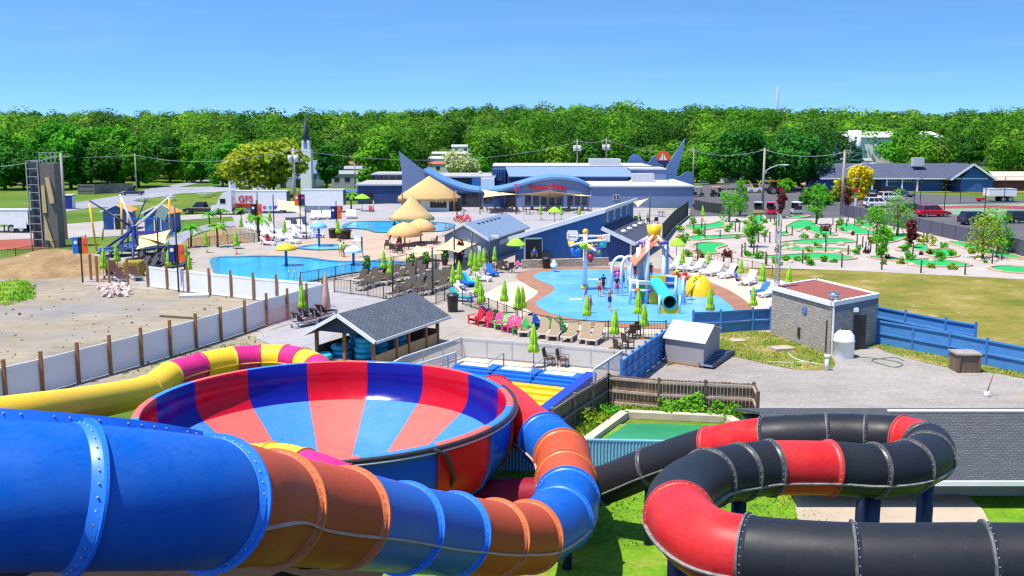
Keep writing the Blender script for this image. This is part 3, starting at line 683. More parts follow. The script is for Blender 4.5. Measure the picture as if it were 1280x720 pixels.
# white pool rail with glassy mesh infill around the landing deck
MESH = NT('grey_mesh_infill'); MESH.base(S(196, 200, 200)); _tr = MESH.n.new('ShaderNodeBsdfTransparent'); _mx = MESH.n.new('ShaderNodeMixShader'); _mx.inputs[0].default_value = .62
MESH.ln(MESH.b.outputs[0], _mx.inputs[1]); MESH.ln(_tr.outputs[0], _mx.inputs[2]); MESH.ln(_mx.outputs[0], MESH.n['Material Output'].inputs[0]); MESH = MESH.m
def white_rail(label, pix, step=2.0, h=1.15):
    P = path_samples([G(*p) for p in pix], step); o = P[0]; root = thing('white_railing', label, 'railing', o)
    for p in P:
        q = p - o; m = MB(); m.box((q.x, q.y, h / 2), (.09, .09, h)); m.build('post', MT['lightgrey'], root)
    for a, b in zip(P, P[1:]):
        a, b = a - o, b - o; m = MB(); m.beam(a + Vector((0, 0, h)), b + Vector((0, 0, h)), .1, .09); m.build('top_rail', MT['lightgrey'], root)
        m = MB(); m.beam(a + Vector((0, 0, h / 2)), b + Vector((0, 0, h / 2)), .012, h - .16); m.build('mesh_infill', MESH, root)
white_rail('white metal railing with mesh infill round the landing deck', [(470, 494), (503, 474), (577, 447), (640, 452), (700, 457.5), (777, 465), (742, 490)])
white_rail('short white handrail on the steps behind the bowl', [(520, 480), (560, 467), (570, 463)], 2.6, 1.0)

# blue painted board fences
def board_fence(label, pix, step, h, mat, name='board_fence', rails=(.18, .5, .95), rail_mat=None, boards=True, post=.14, top=0, side=1, cap=None, postmat=None):
    P = path_samples([G(*p) for p in pix], step); o = P[0]; root = thing(name, label, 'fence', o)
    for p in P:
        q = p - o; m = MB(); m.box((q.x, q.y, (h + .06) / 2), (post, post, h + .06)); m.build('post', postmat or rail_mat or mat, root)
    for a, b in zip(P, P[1:]):
        a, b = a - o, b - o; d = (b - a).normalized(); L = (b - a).length; s = Vector((d.y, -d.x, 0)) * .06 * side
        m = MB(); A = a - s
        n = max(1, int(L / .16))
        for k in range(n):
            c = A + d * (L * (k + .5) / n); hh = h - .06 + rnd.uniform(-.02, .02)
            m.box((c.x, c.y, hh / 2 + .03), (L / n - .012 if abs(d.x) > .01 else .02, .022, hh), math.atan2(d.y, d.x))
        m.build('plank', mat, root)
        m = MB()
        for r_ in rails: m.beam(a + s * .55 + Vector((0, 0, r_ * h)), b + s * .55 + Vector((0, 0, r_ * h)), .06, .11)
        m.build('rails', rail_mat or mat, root)
    return root
def blue_fence(label, pix, step=2.0, h=1.6, rows=2, lattice=False):
    P = path_samples([G(*p) for p in pix], step); o = P[0]; root = thing('board_fence', label, 'fence', o)
    for p in P:
        q = p - o; m = MB(); m.box((q.x, q.y, h / 2 + .04), (.13, .13, h + .08)); m.build('post', MT['fenceblue'], root)
    for a, b in zip(P, P[1:]):
        a, b = a - o, b - o; d = (b - a).normalized(); nrm_ = Vector((d.y, -d.x, 0)); m = MB(); z = .06; hs = (h - .1) / rows
        for r_ in range(rows):
            z0 = .06 + r_ * hs
            m.beam(a + Vector((0, 0, z0 + hs * .44)) - nrm_ * .03, b + Vector((0, 0, z0 + hs * .44)) - nrm_ * .03, .03, hs * .88)
            m.beam(a + Vector((0, 0, z0 + hs - .06)) + nrm_ * .02, b + Vector((0, 0, z0 + hs - .06)) + nrm_ * .02, .09, .1)
        m.build('boards', MT['fenceblue'], root)
    return root
blue_fence('blue board fence stepping down from the shed beside the landing deck', [(776, 493), (790, 481), (806, 468), (820, 457), (833, 447)], 1.3, 1.75, 3)
blue_fence('blue board fence between splash pad and the small grey shed', [(866, 418), (900, 417), (940, 414), (962, 413)], 2.4, 1.5)
blue_fence('blue board fence stretching from the block hut past the wooden box', [(1093, 430), (1140, 439), (1186, 448), (1232, 458), (1290, 470), (1400, 494)], 2.1, 1.55)
blue_fence('taller open topped blue fence behind the long blue fence at the hut', [(1095, 421), (1130, 429), (1180, 440), (1217, 447)], 2.0, 2.0, 3)
OLDW = NT('old_brown_planks'); _v = OLDW.coord((6, 6, .5))
OLDW.base(OLDW.ramp(OLDW.noise(_v, 1.2, 5, .7), [(.3, S(88, 66, 54)), (.55, S(142, 112, 88)), (.75, S(176, 128, 84))])); OLDW.b.inputs['Roughness'].default_value = .85; OLDW = OLDW.m
GREYW = M('silvered_rail', S(176, 160, 150), .85, .2, 3)
board_fence('weathered brown plank fence standing behind the green pond', [(761, 507), (823, 513), (881, 516), (941, 519), (946, 532)], 2.6, 1.5, OLDW, rail_mat=GREYW, rails=(.12, .5, .9), postmat=MT['wood_old'])
board_fence('dark plank fence sloping down beside the blue landing pool', [(690, 555), (718, 534), (740, 520), (759, 507)], 1.9, 1.5, MT['wood_old'], rail_mat=M('dark_rail', S(120, 108, 96), .85, .2, 3), rails=(.12, .5, .95))
# pale blue corrugated wall in front of the pond
m = MB(); a, b = XD(628, 37.6), XD(850, 37.2); d = (b - a).normalized(); nn = Vector((d.y, -d.x, 0)); N = 160; vs = []
for i in range(N + 1):
    q = a + (b - a) * (i / N) + nn * (.025 * math.sin(i * PI / 1.5)); vs += [(q.x, q.y, 0), (q.x, q.y, 1.32)]
m.add(vs, [(2 * i, 2 * i + 2, 2 * i + 3, 2 * i + 1) for i in range(N)]); m.beam(a + Vector((0, .06, 1.32)), b + Vector((0, .06, 1.32)), .16, .06)
tag(m.build('corrugated_wall', M('pale_blue_sheet_metal', S(120, 168, 206), .5, .1, 1)), 'pale blue corrugated metal wall retaining the green pond', 'wall')

# lone timber posts on the dirt
for (px, py, lab) in [(114, 350, 'brown timber post beside the orange banner poles'), (122, 353, 'tall brown timber post straight behind the rubble heap'), (137, 355, 'brown timber post standing before the dark loungers'), (160, 357, 'brown timber post nearest the white fence end')]:
    m = MB(); m.box((0, 0, 1.1), (.17, .17, 2.2)); m.box((0, 0, 2.22), (.14, .14, .05)); o = m.build('timber_post', MT['wood'], None, G(px, py)); tag(o, lab, 'post', 'bare timber posts on the dirt')
# low stone wall before the blue building
STONE = NT('stacked_stone'); _b = STONE.new('ShaderNodeTexBrick'); _b.inputs['Scale'].default_value = 1.0
for k, v in (('Color1', (*S(170, 150, 130), 1)), ('Color2', (*S(200, 182, 160), 1)), ('Mortar', (*S(120, 108, 98), 1)), ('Mortar Size', .03), ('Brick Width', .9), ('Row Height', .32)): _b.inputs[k].default_value = v
STONE.ln(STONE.coord((1.4, 1.4, 1.4), (PI / 2, 0, 0)), _b.inputs[0]); STONE.base(_b.outputs[0]); STONE.b.inputs['Roughness'].default_value = .9; STONE = STONE.m
m = MB(); a, b = G(652, 336), G(760, 332.5); m.beam(a + Vector((0, 0, .4)), b + Vector((0, 0, .4)), .35, .85)
tag(m.build('stone_wall', STONE), 'low tan stone wall below the blue building by the splash pad', 'wall')
m = MB(); a, b = G(676, 335.4), G(676, 335); 
# ================================================================ trees and plants
def leaf_cloud(lobes, n, size, seed, jit=.5, inner=.55):
    rg = np.random.default_rng(seed); L = np.array(lobes, float)
    area = (L[:, 3] * L[:, 4] + L[:, 3] * L[:, 5] + L[:, 4] * L[:, 5]); idx = rg.choice(len(L), n, p=area / area.sum())
    d = rg.normal(size=(n, 3)); d /= np.linalg.norm(d, axis=1)[:, None]
    r = rg.uniform(0, 1, n) ** .45 * (1 - inner) + inner
    # ragged outline
    r *= 1 + .16 * np.sin(d[:, 0] * 7 + idx) * np.cos(d[:, 1] * 6 + 2 * idx) + .1 * np.sin(d[:, 2] * 9 + idx)
    c = L[idx, :3] + d * L[idx, 3:6] * r[:, None]
    nm = d + rg.normal(size=(n, 3)) * jit + np.array([0, 0, .35]); nm /= np.linalg.norm(nm, axis=1)[:, None]
    t = np.cross(nm, rg.normal(size=(n, 3))); t /= np.linalg.norm(t, axis=1)[:, None]; b = np.cross(nm, t)
    s = (size * rg.uniform(.6, 1.25, n))[:, None]
    V = np.stack([c - t * s - b * s * .6, c + t * s * .8 - b * s * .7, c + t * s + b * s * .6, c - t * s * .7 + b * s * .75], 1).reshape(-1, 3)
    return V, np.arange(4 * n).reshape(-1, 4)
FOL = {
    'bright': foliage('bright_green_leaves', S(56, 124, 20), S(112, 186, 40), .22),
    'mid': foliage('mid_green_leaves', S(46, 110, 24), S(92, 164, 40), .22),
    'dark': foliage('dark_green_leaves', S(30, 84, 26), S(64, 132, 40), .22),
    'yellow': foliage('yellow_green_leaves', S(112, 140, 28), S(172, 186, 52), .25),
    'gold': foliage('golden_leaves', S(190, 176, 20), S(240, 216, 44), .4),
    'spruce': foliage('blue_spruce_needles', S(40, 86, 66), S(80, 128, 106), .3),
    'young': foliage('young_leaves', S(70, 140, 30), S(124, 196, 56), .8),
    'purple': foliage('purple_leaves', S(80, 34, 38), S(130, 58, 58), .8),
    'blossom': foliage('pale_blossom_leaves', S(130, 160, 80), S(198, 204, 150), .5),
    'wood': foliage('wood_canopy_leaves', S(44, 104, 24), S(104, 178, 44), .06)}
WOODS = [foliage('wood_dark', S(22, 68, 16), S(54, 116, 26), .12, .3), foliage('wood_mid', S(36, 90, 18), S(80, 148, 30), .12, .3), foliage('wood_bright', S(50, 106, 20), S(104, 172, 40), .12, .3), foliage('wood_olive', S(50, 88, 26), S(100, 142, 48), .12, .3), foliage('wood_fresh', S(68, 118, 24), S(126, 182, 48), .12, .3)]
BARK = M('grey_brown_bark', S(92, 76, 62), .9, .3, 4, .4, stretch=(3, 3, .6))
def lobes_for(kind, h, w, seed):
    r = random.Random(seed); out = []
    if kind == 'conical':
        for k in range(7):
            t = k / 6; rr = w * .5 * (1 - t) ** .8 + .25; out.append((r.uniform(-.1, .1) * w, r.uniform(-.1, .1) * w, h * (.16 + .8 * t), rr, rr, h * .13))
    else:
        lo = {'round': .12, 'tall': .1, 'spread': .2, 'bush': .05}.get(kind, .1); n = {'round': 9, 'tall': 9, 'spread': 10, 'bush': 6}.get(kind, 8)
        out.append((0, 0, h * (lo + (1 - lo) * .5), w * .33, w * .33, h * (1 - lo) * .42))
        for k in range(n):
            a = k * 2.4 + r.uniform(-.4, .4); t = r.uniform(0, .92); rad = w * .5 * math.sqrt(max(.05, 1 - (2 * t - .9) ** 2)) * r.uniform(.5, .82)
            lr = w * r.uniform(.17, .26)
            out.append((math.cos(a) * rad, math.sin(a) * rad, h * (lo + (1 - lo) * (t * .82 + .06)), lr, lr, lr * r.uniform(.7, 1.0)))
    return out
def make_tree(label, kind, fol, h, w, n, size, seed, trunk=True, name='tree', cat='tree'):
    root = thing(name, label, cat)
    V, Q = leaf_cloud(lobes_for(kind, h, w, seed), n, size, seed)
    np_mesh('crown', V, Q, FOL[fol], root)
    if trunk:
        m = MB(); r0 = max(.05, h * .022); r = random.Random(seed)
        m.tube([(0, 0, -.1), (r.uniform(-.1, .1), 0, h * .2), (r.uniform(-.2, .2), r.uniform(-.2, .2), h * .45), (0, 0, h * .75)], [r0 * 1.25, r0, r0 * .75, r0 * .25], 9)
        for k in range(4):
            a = k * 1.6 + r.random(); z = h * r.uniform(.22, .42); L = w * .34
            m.tube([(0, 0, z), (math.cos(a) * L * .5, math.sin(a) * L * .5, z + h * .1), (math.cos(a) * L, math.sin(a) * L, z + h * .24)], [r0 * .5, r0 * .36, r0 * .12], 6)
        m.build('trunk', BARK, root)
    return root
# kinds of big tree, built once and copied
KIN = {'tall dark': ('tall', 'dark', 15, 9), 'broad bright': ('round', 'bright', 13, 11), 'rounded mid green': ('round', 'mid', 12, 9.5), 'slender bright': ('tall', 'bright', 14, 7.5),
       'spreading dark': ('spread', 'dark', 12, 12), 'lofty mid green': ('tall', 'mid', 16, 10)}
PRO = {k: make_tree('', v[0], v[1], v[2], v[3], 5200, .31, 10 + i) for i, (k, v) in enumerate(KIN.items())}
FADE = {}
zones = [(-30, 40, 'beyond the climbing tower'), (62, 118, 'over the grey fenced enclosure'), (128, 186, 'near the bare utility pole on the lane'), (200, 262, 'along the winding lane'), (272, 300, 'between the lane and the church'),
         (398, 418, 'by the church steeple'), (462, 500, 'behind the plaza shark fin'), (604, 640, 'beside the blossoming tree'), (640, 715, 'above the long plaza roof'), (722, 790, 'behind the roof units of the plaza'),
         (860, 902, 'beyond the round sail sign'), (912, 950, 'behind the first street lamp'), (966, 1016, 'behind the row of buggies'), (1040, 1120, 'over the blue motel roof'), (1125, 1190, 'behind the motel gable'), (1200, 1300, 'above the far white trailers')]
base_y = {0: 238, 1: 236, 2: 234, 3: 229, 4: 233, 5: 229, 6: 226, 7: 214, 8: 218, 9: 218, 10: 229, 11: 229, 12: 227, 13: 208, 14: 210, 15: 213}
kk = list(KIN); q = 0
for zi, (x0, x1, where) in enumerate(zones):
    for row in range(2):
        cnt = 3 if (x1 - x0) > 45 else 2
        for j in range(cnt):
            kind = kk[(zi * 2 + row * 3 + j * (1 if zi % 2 else 5)) % 6]
            p = GH(x0 + (x1 - x0) * (j + .5 + rnd.uniform(-.2, .2)) / cnt + row * 9, base_y[zi] - row * 7 + rnd.uniform(-1.5, 1.5))
            dup(PRO[kind], (p.x, p.y, hill(p.y) - .1), rnd.uniform(0, 6), f'{kind} leafy tree {where}{"" if row == 0 else ", second row"}', scale=rnd.uniform(.62, .86) * (1.2 if zi < 3 else 1), group='trees at the edge of the wood')
for o in PRO.values(): kill(o)
# the far wood: one canopy nobody could count
Vs, Qs, Ms, off = [], [], [], 0
rg = random.Random(5)
y = 262.0
while y < 1000:
    half = y * .56 + 25; x = -half + rg.uniform(0, 6); sp = 8.2 + (y - 262) * .009
    while x < half:
        yy = y + rg.uniform(-5, 5); px = 640 + x / yy * 1280
        # clearings where the trailer homes stand
        if not ((415 < px < 470 and yy < 300) or (528 < px < 600 and yy < 410) or (1055 < px < 1110 and yy < 330) or (1180 < px < 1240 and yy < 330) or (px > 1010 and yy < 285) or (280 < px < 400 and yy < 262)):
            big = rg.random() ** 2; h = (7.5 + 9 * big + rg.uniform(0, 2)) * (1 + .12 * math.sin(px * .013 + 1) * math.sin(yy * .011) + (.16 if px < 150 else 0) + (.1 if px > 640 else 0)); h = max(7, h + (3.2 * math.sin(x * .0105 + 1.3) + 2.2 * math.sin(x * .027 + yy * .01) + (4 if rg.random() < .05 else 0) if yy > 420 else 0)); wd = 6.5 + 7 * big + rg.uniform(0, 2)
            z0 = hill(yy); lob = []
            for k in range(4):
                lr = wd * rg.uniform(.22, .36); lob.append((x + rg.uniform(-.3, .3) * wd, yy + rg.uniform(-.3, .3) * wd, z0 + h * rg.uniform(.5, .8), lr, lr, lr * .85))
            lob.append((x, yy, z0 + h * .4, wd * .42, wd * .42, h * .34))
            nl = 1300 if yy < 330 else (700 if yy < 500 else 380)
            V, Q = leaf_cloud(lob, nl, .3 if yy < 330 else (.42 if yy < 500 else .66), rg.randrange(10 ** 6), .14, .86)
            Vs.append(V); Qs.append(Q + off); off += len(V); Ms.append(np.full(len(Q), rg.choices(range(5), (3, 4, 3, 2, 1))[0]))
        x += sp * rg.uniform(.75, 1.35)
    y += 9.5 + (y - 262) * .024
tag(np_mesh('far_wood', np.concatenate(Vs), np.concatenate(Qs), WOODS, None, False, np.concatenate(Ms)), 'dense green wood closing the view behind the park', 'wood', None, 'stuff')

# trees with a place of their own
def place_tree(px, py, label, kind, fol, h, w, n=1800, size=.3, seed=0, name='tree', trunk=True, cat='tree'):
    o = make_tree(label, kind, fol, h, w, n, size, seed or int(px * 7 + py), trunk, name, cat); p = GH(px, py); o.location = p; return o
place_tree(342, 246, 'broad yellow green tree standing before the white church', 'spread', 'yellow', 11, 12.5, 5200, .36)
place_tree(312, 247, 'smaller yellow green tree at the church roof corner', 'spread', 'yellow', 10.5, 10, 2600, .34)
place_tree(1071, 250, 'golden yellow tree in the car park by the lamp post', 'round', 'gold', 6.2, 6.4, 2200, .26)
place_tree(1052, 252, 'olive bush tree left of the golden tree at the kerb', 'round', 'yellow', 4.2, 4.6, 1200, .24, name='shrub_tree')
place_tree(1177, 238, 'small golden tree before the blue motel gable', 'round', 'gold', 3.9, 4.2, 1300, .24)
place_tree(1228, 237, 'dark green young tree at the corner of the motel', 'round', 'mid', 4.4, 3.4, 1000, .24)
place_tree(1128, 212, 'large bright rounded tree rising right behind the motel roof', 'round', 'bright', 12, 15, 3800, .4)
for (px, py, h, w, lab) in [(1024, 224, 11, 6, 'tall blue spruce behind the motel end wall'), (1042, 222, 9, 5.5, 'shorter blue spruce beside the motel roof'), (1066, 219, 10, 6, 'blue spruce rising above the middle of the motel roof'), (1005, 222, 8, 5, 'small blue spruce by the dark hedge trees')]:
    place_tree(px, py, lab, 'conical', 'spruce', h, w, 1800, .34, name='spruce_tree')
place_tree(575, 231, 'pale blossoming tree behind the plaza gravel roof', 'round', 'blossom', 8.5, 8.5, 2000, .32)
place_tree(598, 229, 'bright small tree behind the plaza gravel roof', 'round', 'bright', 7, 7, 1500, .32)
place_tree(470, 238, 'bright rounded tree between the trailer homes and the fin', 'round', 'bright', 12, 9, 3000, .34)
place_tree(408, 240, 'dark tree beside the church steeple', 'tall', 'dark', 10, 5, 2200, .34)
place_tree(926, 238, 'dark spreading tree at the far side of the road', 'spread', 'dark', 13, 13, 4200, .36)
place_tree(985, 238, 'wide dark tree behind the tractor on the road', 'spread', 'dark', 12.5, 15, 4200, .36)
place_tree(1020, 256, 'rounded green bush on the car park island', 'bush', 'mid', 3.4, 6, 1500, .26, name='bush', trunk=False, cat='bush')
place_tree(980, 241, 'bright green bush beside the orange tractor', 'bush', 'bright', 3.0, 3.6, 900, .24, name='bush', trunk=False, cat='bush')
# young trees on and round the golf course
for (px, py, h, w, fol, lab) in [(925, 270, 6.2, 3.0, 'young', 'taller young tree at the top of the golf course by the plaza'), (911, 278, 5.0, 3.4, 'young', 'leaning bright young tree next to the taller one at the golf course top'),
        (1020, 282, 6.2, 2.6, 'young', 'slender young tree among upper greens below the lamp post'), (1121, 296, 6.2, 4.2, 'young', 'leafy young tree hiding the dark parked car'), (1095, 299, 4.2, 3.4, 'young', 'bushy young tree in the gravel left of the red car'),
        (1228, 324, 5.2, 4.2, 'yellow', 'yellowish young tree at the screened fence end'), (1247, 318, 5.4, 3.6, 'young', 'green young tree behind the yellowish one at the fence'), (939, 310, 4.0, 2.2, 'young', 'thin sapling between the rope posts in mid course'),
        (1102, 325, 3.8, 1.8, 'young', 'thin sapling beside the long lower green'), (976, 272, 4.2, 1.8, 'purple', 'dark purple sapling between the pink and white buggies'), (1138, 311, 3.4, 1.5, 'purple', 'dark purple sapling in the pale gravel at the round green'), (1056, 262, 5.6, 2.6, 'purple', 'purple leaved tree at the foot of the lamp post')]:
    place_tree(px, py, lab, 'tall', fol, h, w, 950, .11, name='young_tree')
SH = [(866, 281, 'rounded shrub by the screened fence'), (850, 291, 'small round shrub near the first green'), (869, 293, 'yellow tinged shrub by the first green'), (909, 291, 'low leafy shrub at the narrow green'), (1005, 300, 'small dark shrub above the long double green'), (1032, 290, 'red leaved shrub near the upper twin green'),
      (1050, 281, 'round bright shrub under the lamp post'), (1074, 284, 'leafy shrub left of the small green cup'), (1110, 303, 'dark clump at the gravel path'), (1222, 326, 'pale round shrub below the yellowish tree'), (1214, 318, 'pale yellow shrub by the right hand green'), (982, 327, 'first of the low shrubs edging the lowest green'), (997, 327.5, 'low shrub near the mast on the lowest green edge'),
      (1008, 327, 'low shrub in the lowest edging row beside the mast'), (1030, 328, 'middle shrub of the low row under the long green'), (1042, 329, 'last shrub of the low row under the long green'), (1163, 308, 'lime shrub along the screened fence'), (1180, 310, 'long low green hedge clump at the screened fence'), (1190, 338, 'tiny yellow shrub below the kidney shaped green'), (1165, 336, 'tiny orange shrub below the kidney shaped green')]
for i, (px, py, lab) in enumerate(SH):
    fol = 'purple' if 'red' in lab else ('yellow' if any(k in lab for k in ('yellow', 'lime', 'pale', 'orange')) else 'young')
    place_tree(px, py, lab + ' on the golf course', 'bush', fol, rnd.uniform(.45, .85) if 'low' in lab else rnd.uniform(.8, 1.4), rnd.uniform(.6, .9) if 'low' in lab else rnd.uniform(1.1, 1.7), 160, .1, 50 + i, 'shrub', False, 'shrub')
place_tree(864, 519, 'bright leafy bush against the brown plank fence', 'bush', 'young', 1.0, 1.5, 900, .07, 0, 'bush', False, 'bush')
place_tree(838, 521, 'low weed clump by the pond edge', 'bush', 'young', .7, 1.6, 400, .07, 0, 'bush', False, 'bush')
place_tree(905, 523, 'weed clump at the far corner of the pond', 'bush', 'bright', .7, 2.0, 400, .07, 0, 'bush', False, 'bush')
place_tree(745, 534, 'straggling dry weeds beside the dark plank fence', 'bush', 'yellow', .6, 1.6, 400, .06, 0, 'bush', False, 'bush')
place_tree(762, 522, 'green weeds at the pond kerb corner', 'bush', 'young', .5, 1.3, 300, .06, 0, 'bush', False, 'bush')

# palms round the pools
def make_palm(h=3.2, spread=1.3, seed=1):
    root = thing('palm_tree', '', 'palm'); m = MB(); m.tube([(0, 0, 0), (.05, 0, h * .4), (0, .04, h * .7)], [.13, .1, .08], 8); m.build('trunk', BARK, root)
    V, Q = [], []; rg = random.Random(seed)
    for k in range(15):
        a = k * 2.4; el = rg.uniform(.1, 1.2); L = spread * rg.uniform(.8, 1.15); pts = []
        for i in range(8):
            t = i / 7; r = L * t; z = h * .7 + L * math.sin(el) * t - .75 * L * t * t; pts.append(Vector((math.cos(a) * r * math.cos(el * .6), math.sin(a) * r * math.cos(el * .6), z)))
        sd_ = Vector((-math.sin(a), math.cos(a), 0))
        for i in range(7):
            w0 = .24 * math.sin(PI * (i / 7 * .85 + .12)); w1 = .24 * math.sin(PI * ((i + 1) / 7 * .85 + .12))
            for s_ in (-1, 1):
                b = len(V); dr = Vector((0, 0, -.09))
                V += [pts[i], pts[i + 1], pts[i + 1] + sd_ * s_ * w1 + dr, pts[i] + sd_ * s_ * w0 * .8 + dr]; Q.append((b, b + 1, b + 2, b + 3))
    np_mesh('fronds', [tuple(v) for v in V], Q, FOL['young'], root); return root
palm = make_palm()
for i, (px, py, s_, lab) in enumerate([(239, 309, 1.0, 'potted palm on the tan bank near the hut path'), (272, 309, 1.05, 'palm on the tan bank by the stair railing'), (324, 303, 1.25, 'palm beside the red lounger at the stair foot'), (277, 284, 1.0, 'palm at the patio corner behind the stairs'), (302, 278, .8, 'small palm among the white loungers'), (439, 262, 1.1, 'palm against the blue plaza wall'), (262, 284, .8, 'small palm before the lorry cab')]):
    dup(palm, G(px, py), i, lab, scale=s_, group='palms round the pools')
kill(palm)

# grass tufts on the near lawn
rgn = np.random.default_rng(8); n_ = 26000; X_ = rgn.uniform(-4, 26, n_); Y_ = rgn.uniform(30.4, 44, n_)
keep = ~((X_ > 10.5) & (Y_ > 31.5)) & ~((X_ > 2.2) & (X_ < 14) & (Y_ > 36.9)) & ~((X_ < 0) & (Y_ > 36)); X_, Y_ = X_[keep], Y_[keep]; n_ = len(X_)
a_ = rgn.uniform(0, 6.28, n_); hh_ = rgn.uniform(.05, .17, n_); w_ = rgn.uniform(.02, .05, n_); dx, dy = np.cos(a_) * w_, np.sin(a_) * w_; lx, ly = rgn.normal(0, .05, n_), rgn.normal(0, .05, n_); z0 = np.full(n_, -.02)
V = np.stack([np.stack([X_ - dx, Y_ - dy, z0], 1), np.stack([X_ + dx, Y_ + dy, z0], 1), np.stack([X_ + dx * .3 + lx, Y_ + dy * .3 + ly, hh_], 1), np.stack([X_ - dx * .3 + lx, Y_ - dy * .3 + ly, hh_], 1)], 1).reshape(-1, 3)
tag(np_mesh('grass', V, np.arange(4 * n_).reshape(-1, 4), foliage('lawn_blades', S(78, 128, 24), S(126, 176, 50), .7)), 'short bright grass blades on the lawn under the slides', 'grass', None, 'stuff')

LAWNM = bpy.data.materials['lawn_blades']
def tufts(pix, n_, hmax, label, mat, seed):
    P_ = [G(*q) for q in pix]; xs_, ys_ = [p.x for p in P_], [p.y for p in P_]; rgn = np.random.default_rng(seed); X_ = rgn.uniform(min(xs_), max(xs_), n_); Y_ = rgn.uniform(min(ys_), max(ys_), n_); ins = np.zeros(n_, bool)
    for i in range(len(P_)):
        a, b = P_[i], P_[i - 1]; c_ = (a.y > Y_) != (b.y > Y_); ins ^= c_ & (X_ < (b.x - a.x) * (Y_ - a.y) / (b.y - a.y + 1e-9) + a.x)
    dens = np.sin(X_ * 1.7 + Y_ * .6) + np.sin(Y_ * 2.3 - X_ * .8) + rgn.normal(0, .8, n_); ins &= dens > -.3; X_, Y_ = X_[ins], Y_[ins]; m_ = len(X_)
    a_ = rgn.uniform(0, 6.28, m_); hh_ = rgn.uniform(.3, 1, m_) ** 2 * hmax; w_ = rgn.uniform(.03, .07, m_); dx, dy = np.cos(a_) * w_, np.sin(a_) * w_; lx, ly = rgn.normal(0, .07, m_), rgn.normal(0, .07, m_); z0 = np.full(m_, -.02)
    V = np.stack([np.stack([X_ - dx, Y_ - dy, z0], 1), np.stack([X_ + dx, Y_ + dy, z0], 1), np.stack([X_ + dx * .3 + lx, Y_ + dy * .3 + ly, hh_], 1), np.stack([X_ - dx * .3 + lx, Y_ - dy * .3 + ly, hh_], 1)], 1).reshape(-1, 3)
    tag(np_mesh('grass', V, np.arange(4 * m_).reshape(-1, 4), mat), label, 'grass', None, 'stuff')
tufts([(866, 420), (905, 412), (965, 416), (1000, 426), (1040, 444), (1044, 462), (1000, 464), (955, 456), (890, 440)], 12000, .16, 'bright weedy grass below the block hut', LAWNM, 4)
tufts([(1088, 430), (1130, 434), (1400, 486), (1400, 500), (1255, 470), (1180, 460), (1105, 441)], 14000, .18, 'weedy grass along the foot of the long blue fence', LAWNM, 5)
tufts([(690, 547), (762, 503), (945, 512), (950, 530), (915, 536), (905, 524), (780, 518), (736, 548)], 16000, .3, 'tangled weeds between plank fences and pond', LAWNM, 6)
tufts([(-60, 372), (20, 350), (44, 358), (46, 372), (20, 380), (-60, 392)], 5000, .3, 'patch of bright grass at the edge of the dirt', LAWNM, 7)
tufts([(150, 468), (230, 440), (330, 418), (340, 424), (230, 452), (160, 482)], 700, .25, 'sparse weeds along the foot of the long white fence', LAWNM, 9)
# ================================================================ buildings
SHG = NT('grey_blue_shingles'); _b = SHG.new('ShaderNodeTexBrick')
for k, v in (('Color1', (*S(112, 132, 158), 1)), ('Color2', (*S(126, 146, 172), 1)), ('Mortar', (*S(96, 116, 142), 1)), ('Mortar Size', .02), ('Brick Width', .5), ('Row Height', .2), ('Scale', 1.0)): _b.inputs[k].default_value = v
SHG.ln(SHG.coord(), _b.inputs[0]); SHG.base(_b.outputs[0]); SHG.b.inputs['Roughness'].default_value = .8; SHG = SHG.m
def shingle(name, c1, c2, mort, sc=1.0, bw=.9, rh=.28, ms=.03):
    n = NT(name); b = n.new('ShaderNodeTexBrick')
    for k, v in (('Color1', (*c1, 1)), ('Color2', (*c2, 1)), ('Mortar', (*mort, 1)), ('Mortar Size', ms), ('Brick Width', bw), ('Row Height', rh), ('Scale', sc), ('Bias', -.1)): b.inputs[k].default_value = v
    v = n.coord(); n.ln(v, b.inputs[0]); n.base(n.mix(n.ramp(n.noise(v, 6, 4), [(.3, (0, 0, 0)), (.75, (.4, .4, .4))]), b.outputs[0], sc3(c1, .55)))
    n.b.inputs['Roughness'].default_value = .9; n.bump(b.outputs['Fac'], .3, .02); return n.m
SHD = shingle('charcoal_shingles', S(84, 92, 104), S(108, 114, 128), S(60, 66, 76), 1.0, .42, .17)
SHR = shingle('dark_blue_grey_shingles', S(78, 80, 86), S(100, 102, 108), S(56, 58, 64), 1.0, .34, .11)
BLOCK = NT('split_face_block'); _s = BLOCK.n.new('ShaderNodeSeparateXYZ'); BLOCK.ln(BLOCK.coord(), _s.inputs[0]); _c = BLOCK.n.new('ShaderNodeCombineXYZ'); _m = BLOCK.n.new('ShaderNodeMath'); _m.operation = 'MULTIPLY'; _m.inputs[1].default_value = 1.25
BLOCK.ln(_s.outputs[1], _m.inputs[0]); BLOCK.ln(_m.outputs[0], _c.inputs[0]); BLOCK.ln(_s.outputs[2], _c.inputs[1]); _b = BLOCK.new('ShaderNodeTexBrick')
for k, v in (('Color1', (*S(158, 150, 142), 1)), ('Color2', (*S(180, 172, 164), 1)), ('Mortar', (*S(134, 128, 122), 1)), ('Mortar Size', .015), ('Brick Width', .42), ('Row Height', .2), ('Scale', 1.0)): _b.inputs[k].default_value = v
BLOCK.ln(_c.outputs[0], _b.inputs[0]); _nn = BLOCK.noise(BLOCK.coord(), 7, 5, .7); BLOCK.base(BLOCK.mix(BLOCK.ramp(_nn, [(.35, (.0, .0, .0)), (.7, (.5, .5, .5))]), _b.outputs[0], S(128, 122, 118))); BLOCK.b.inputs['Roughness'].default_value = .9; BLOCK.bump(_nn, .8, .08); BLOCK = BLOCK.m
CORR = M('dark_gable_siding', S(42, 52, 76), .6, .1, 2)

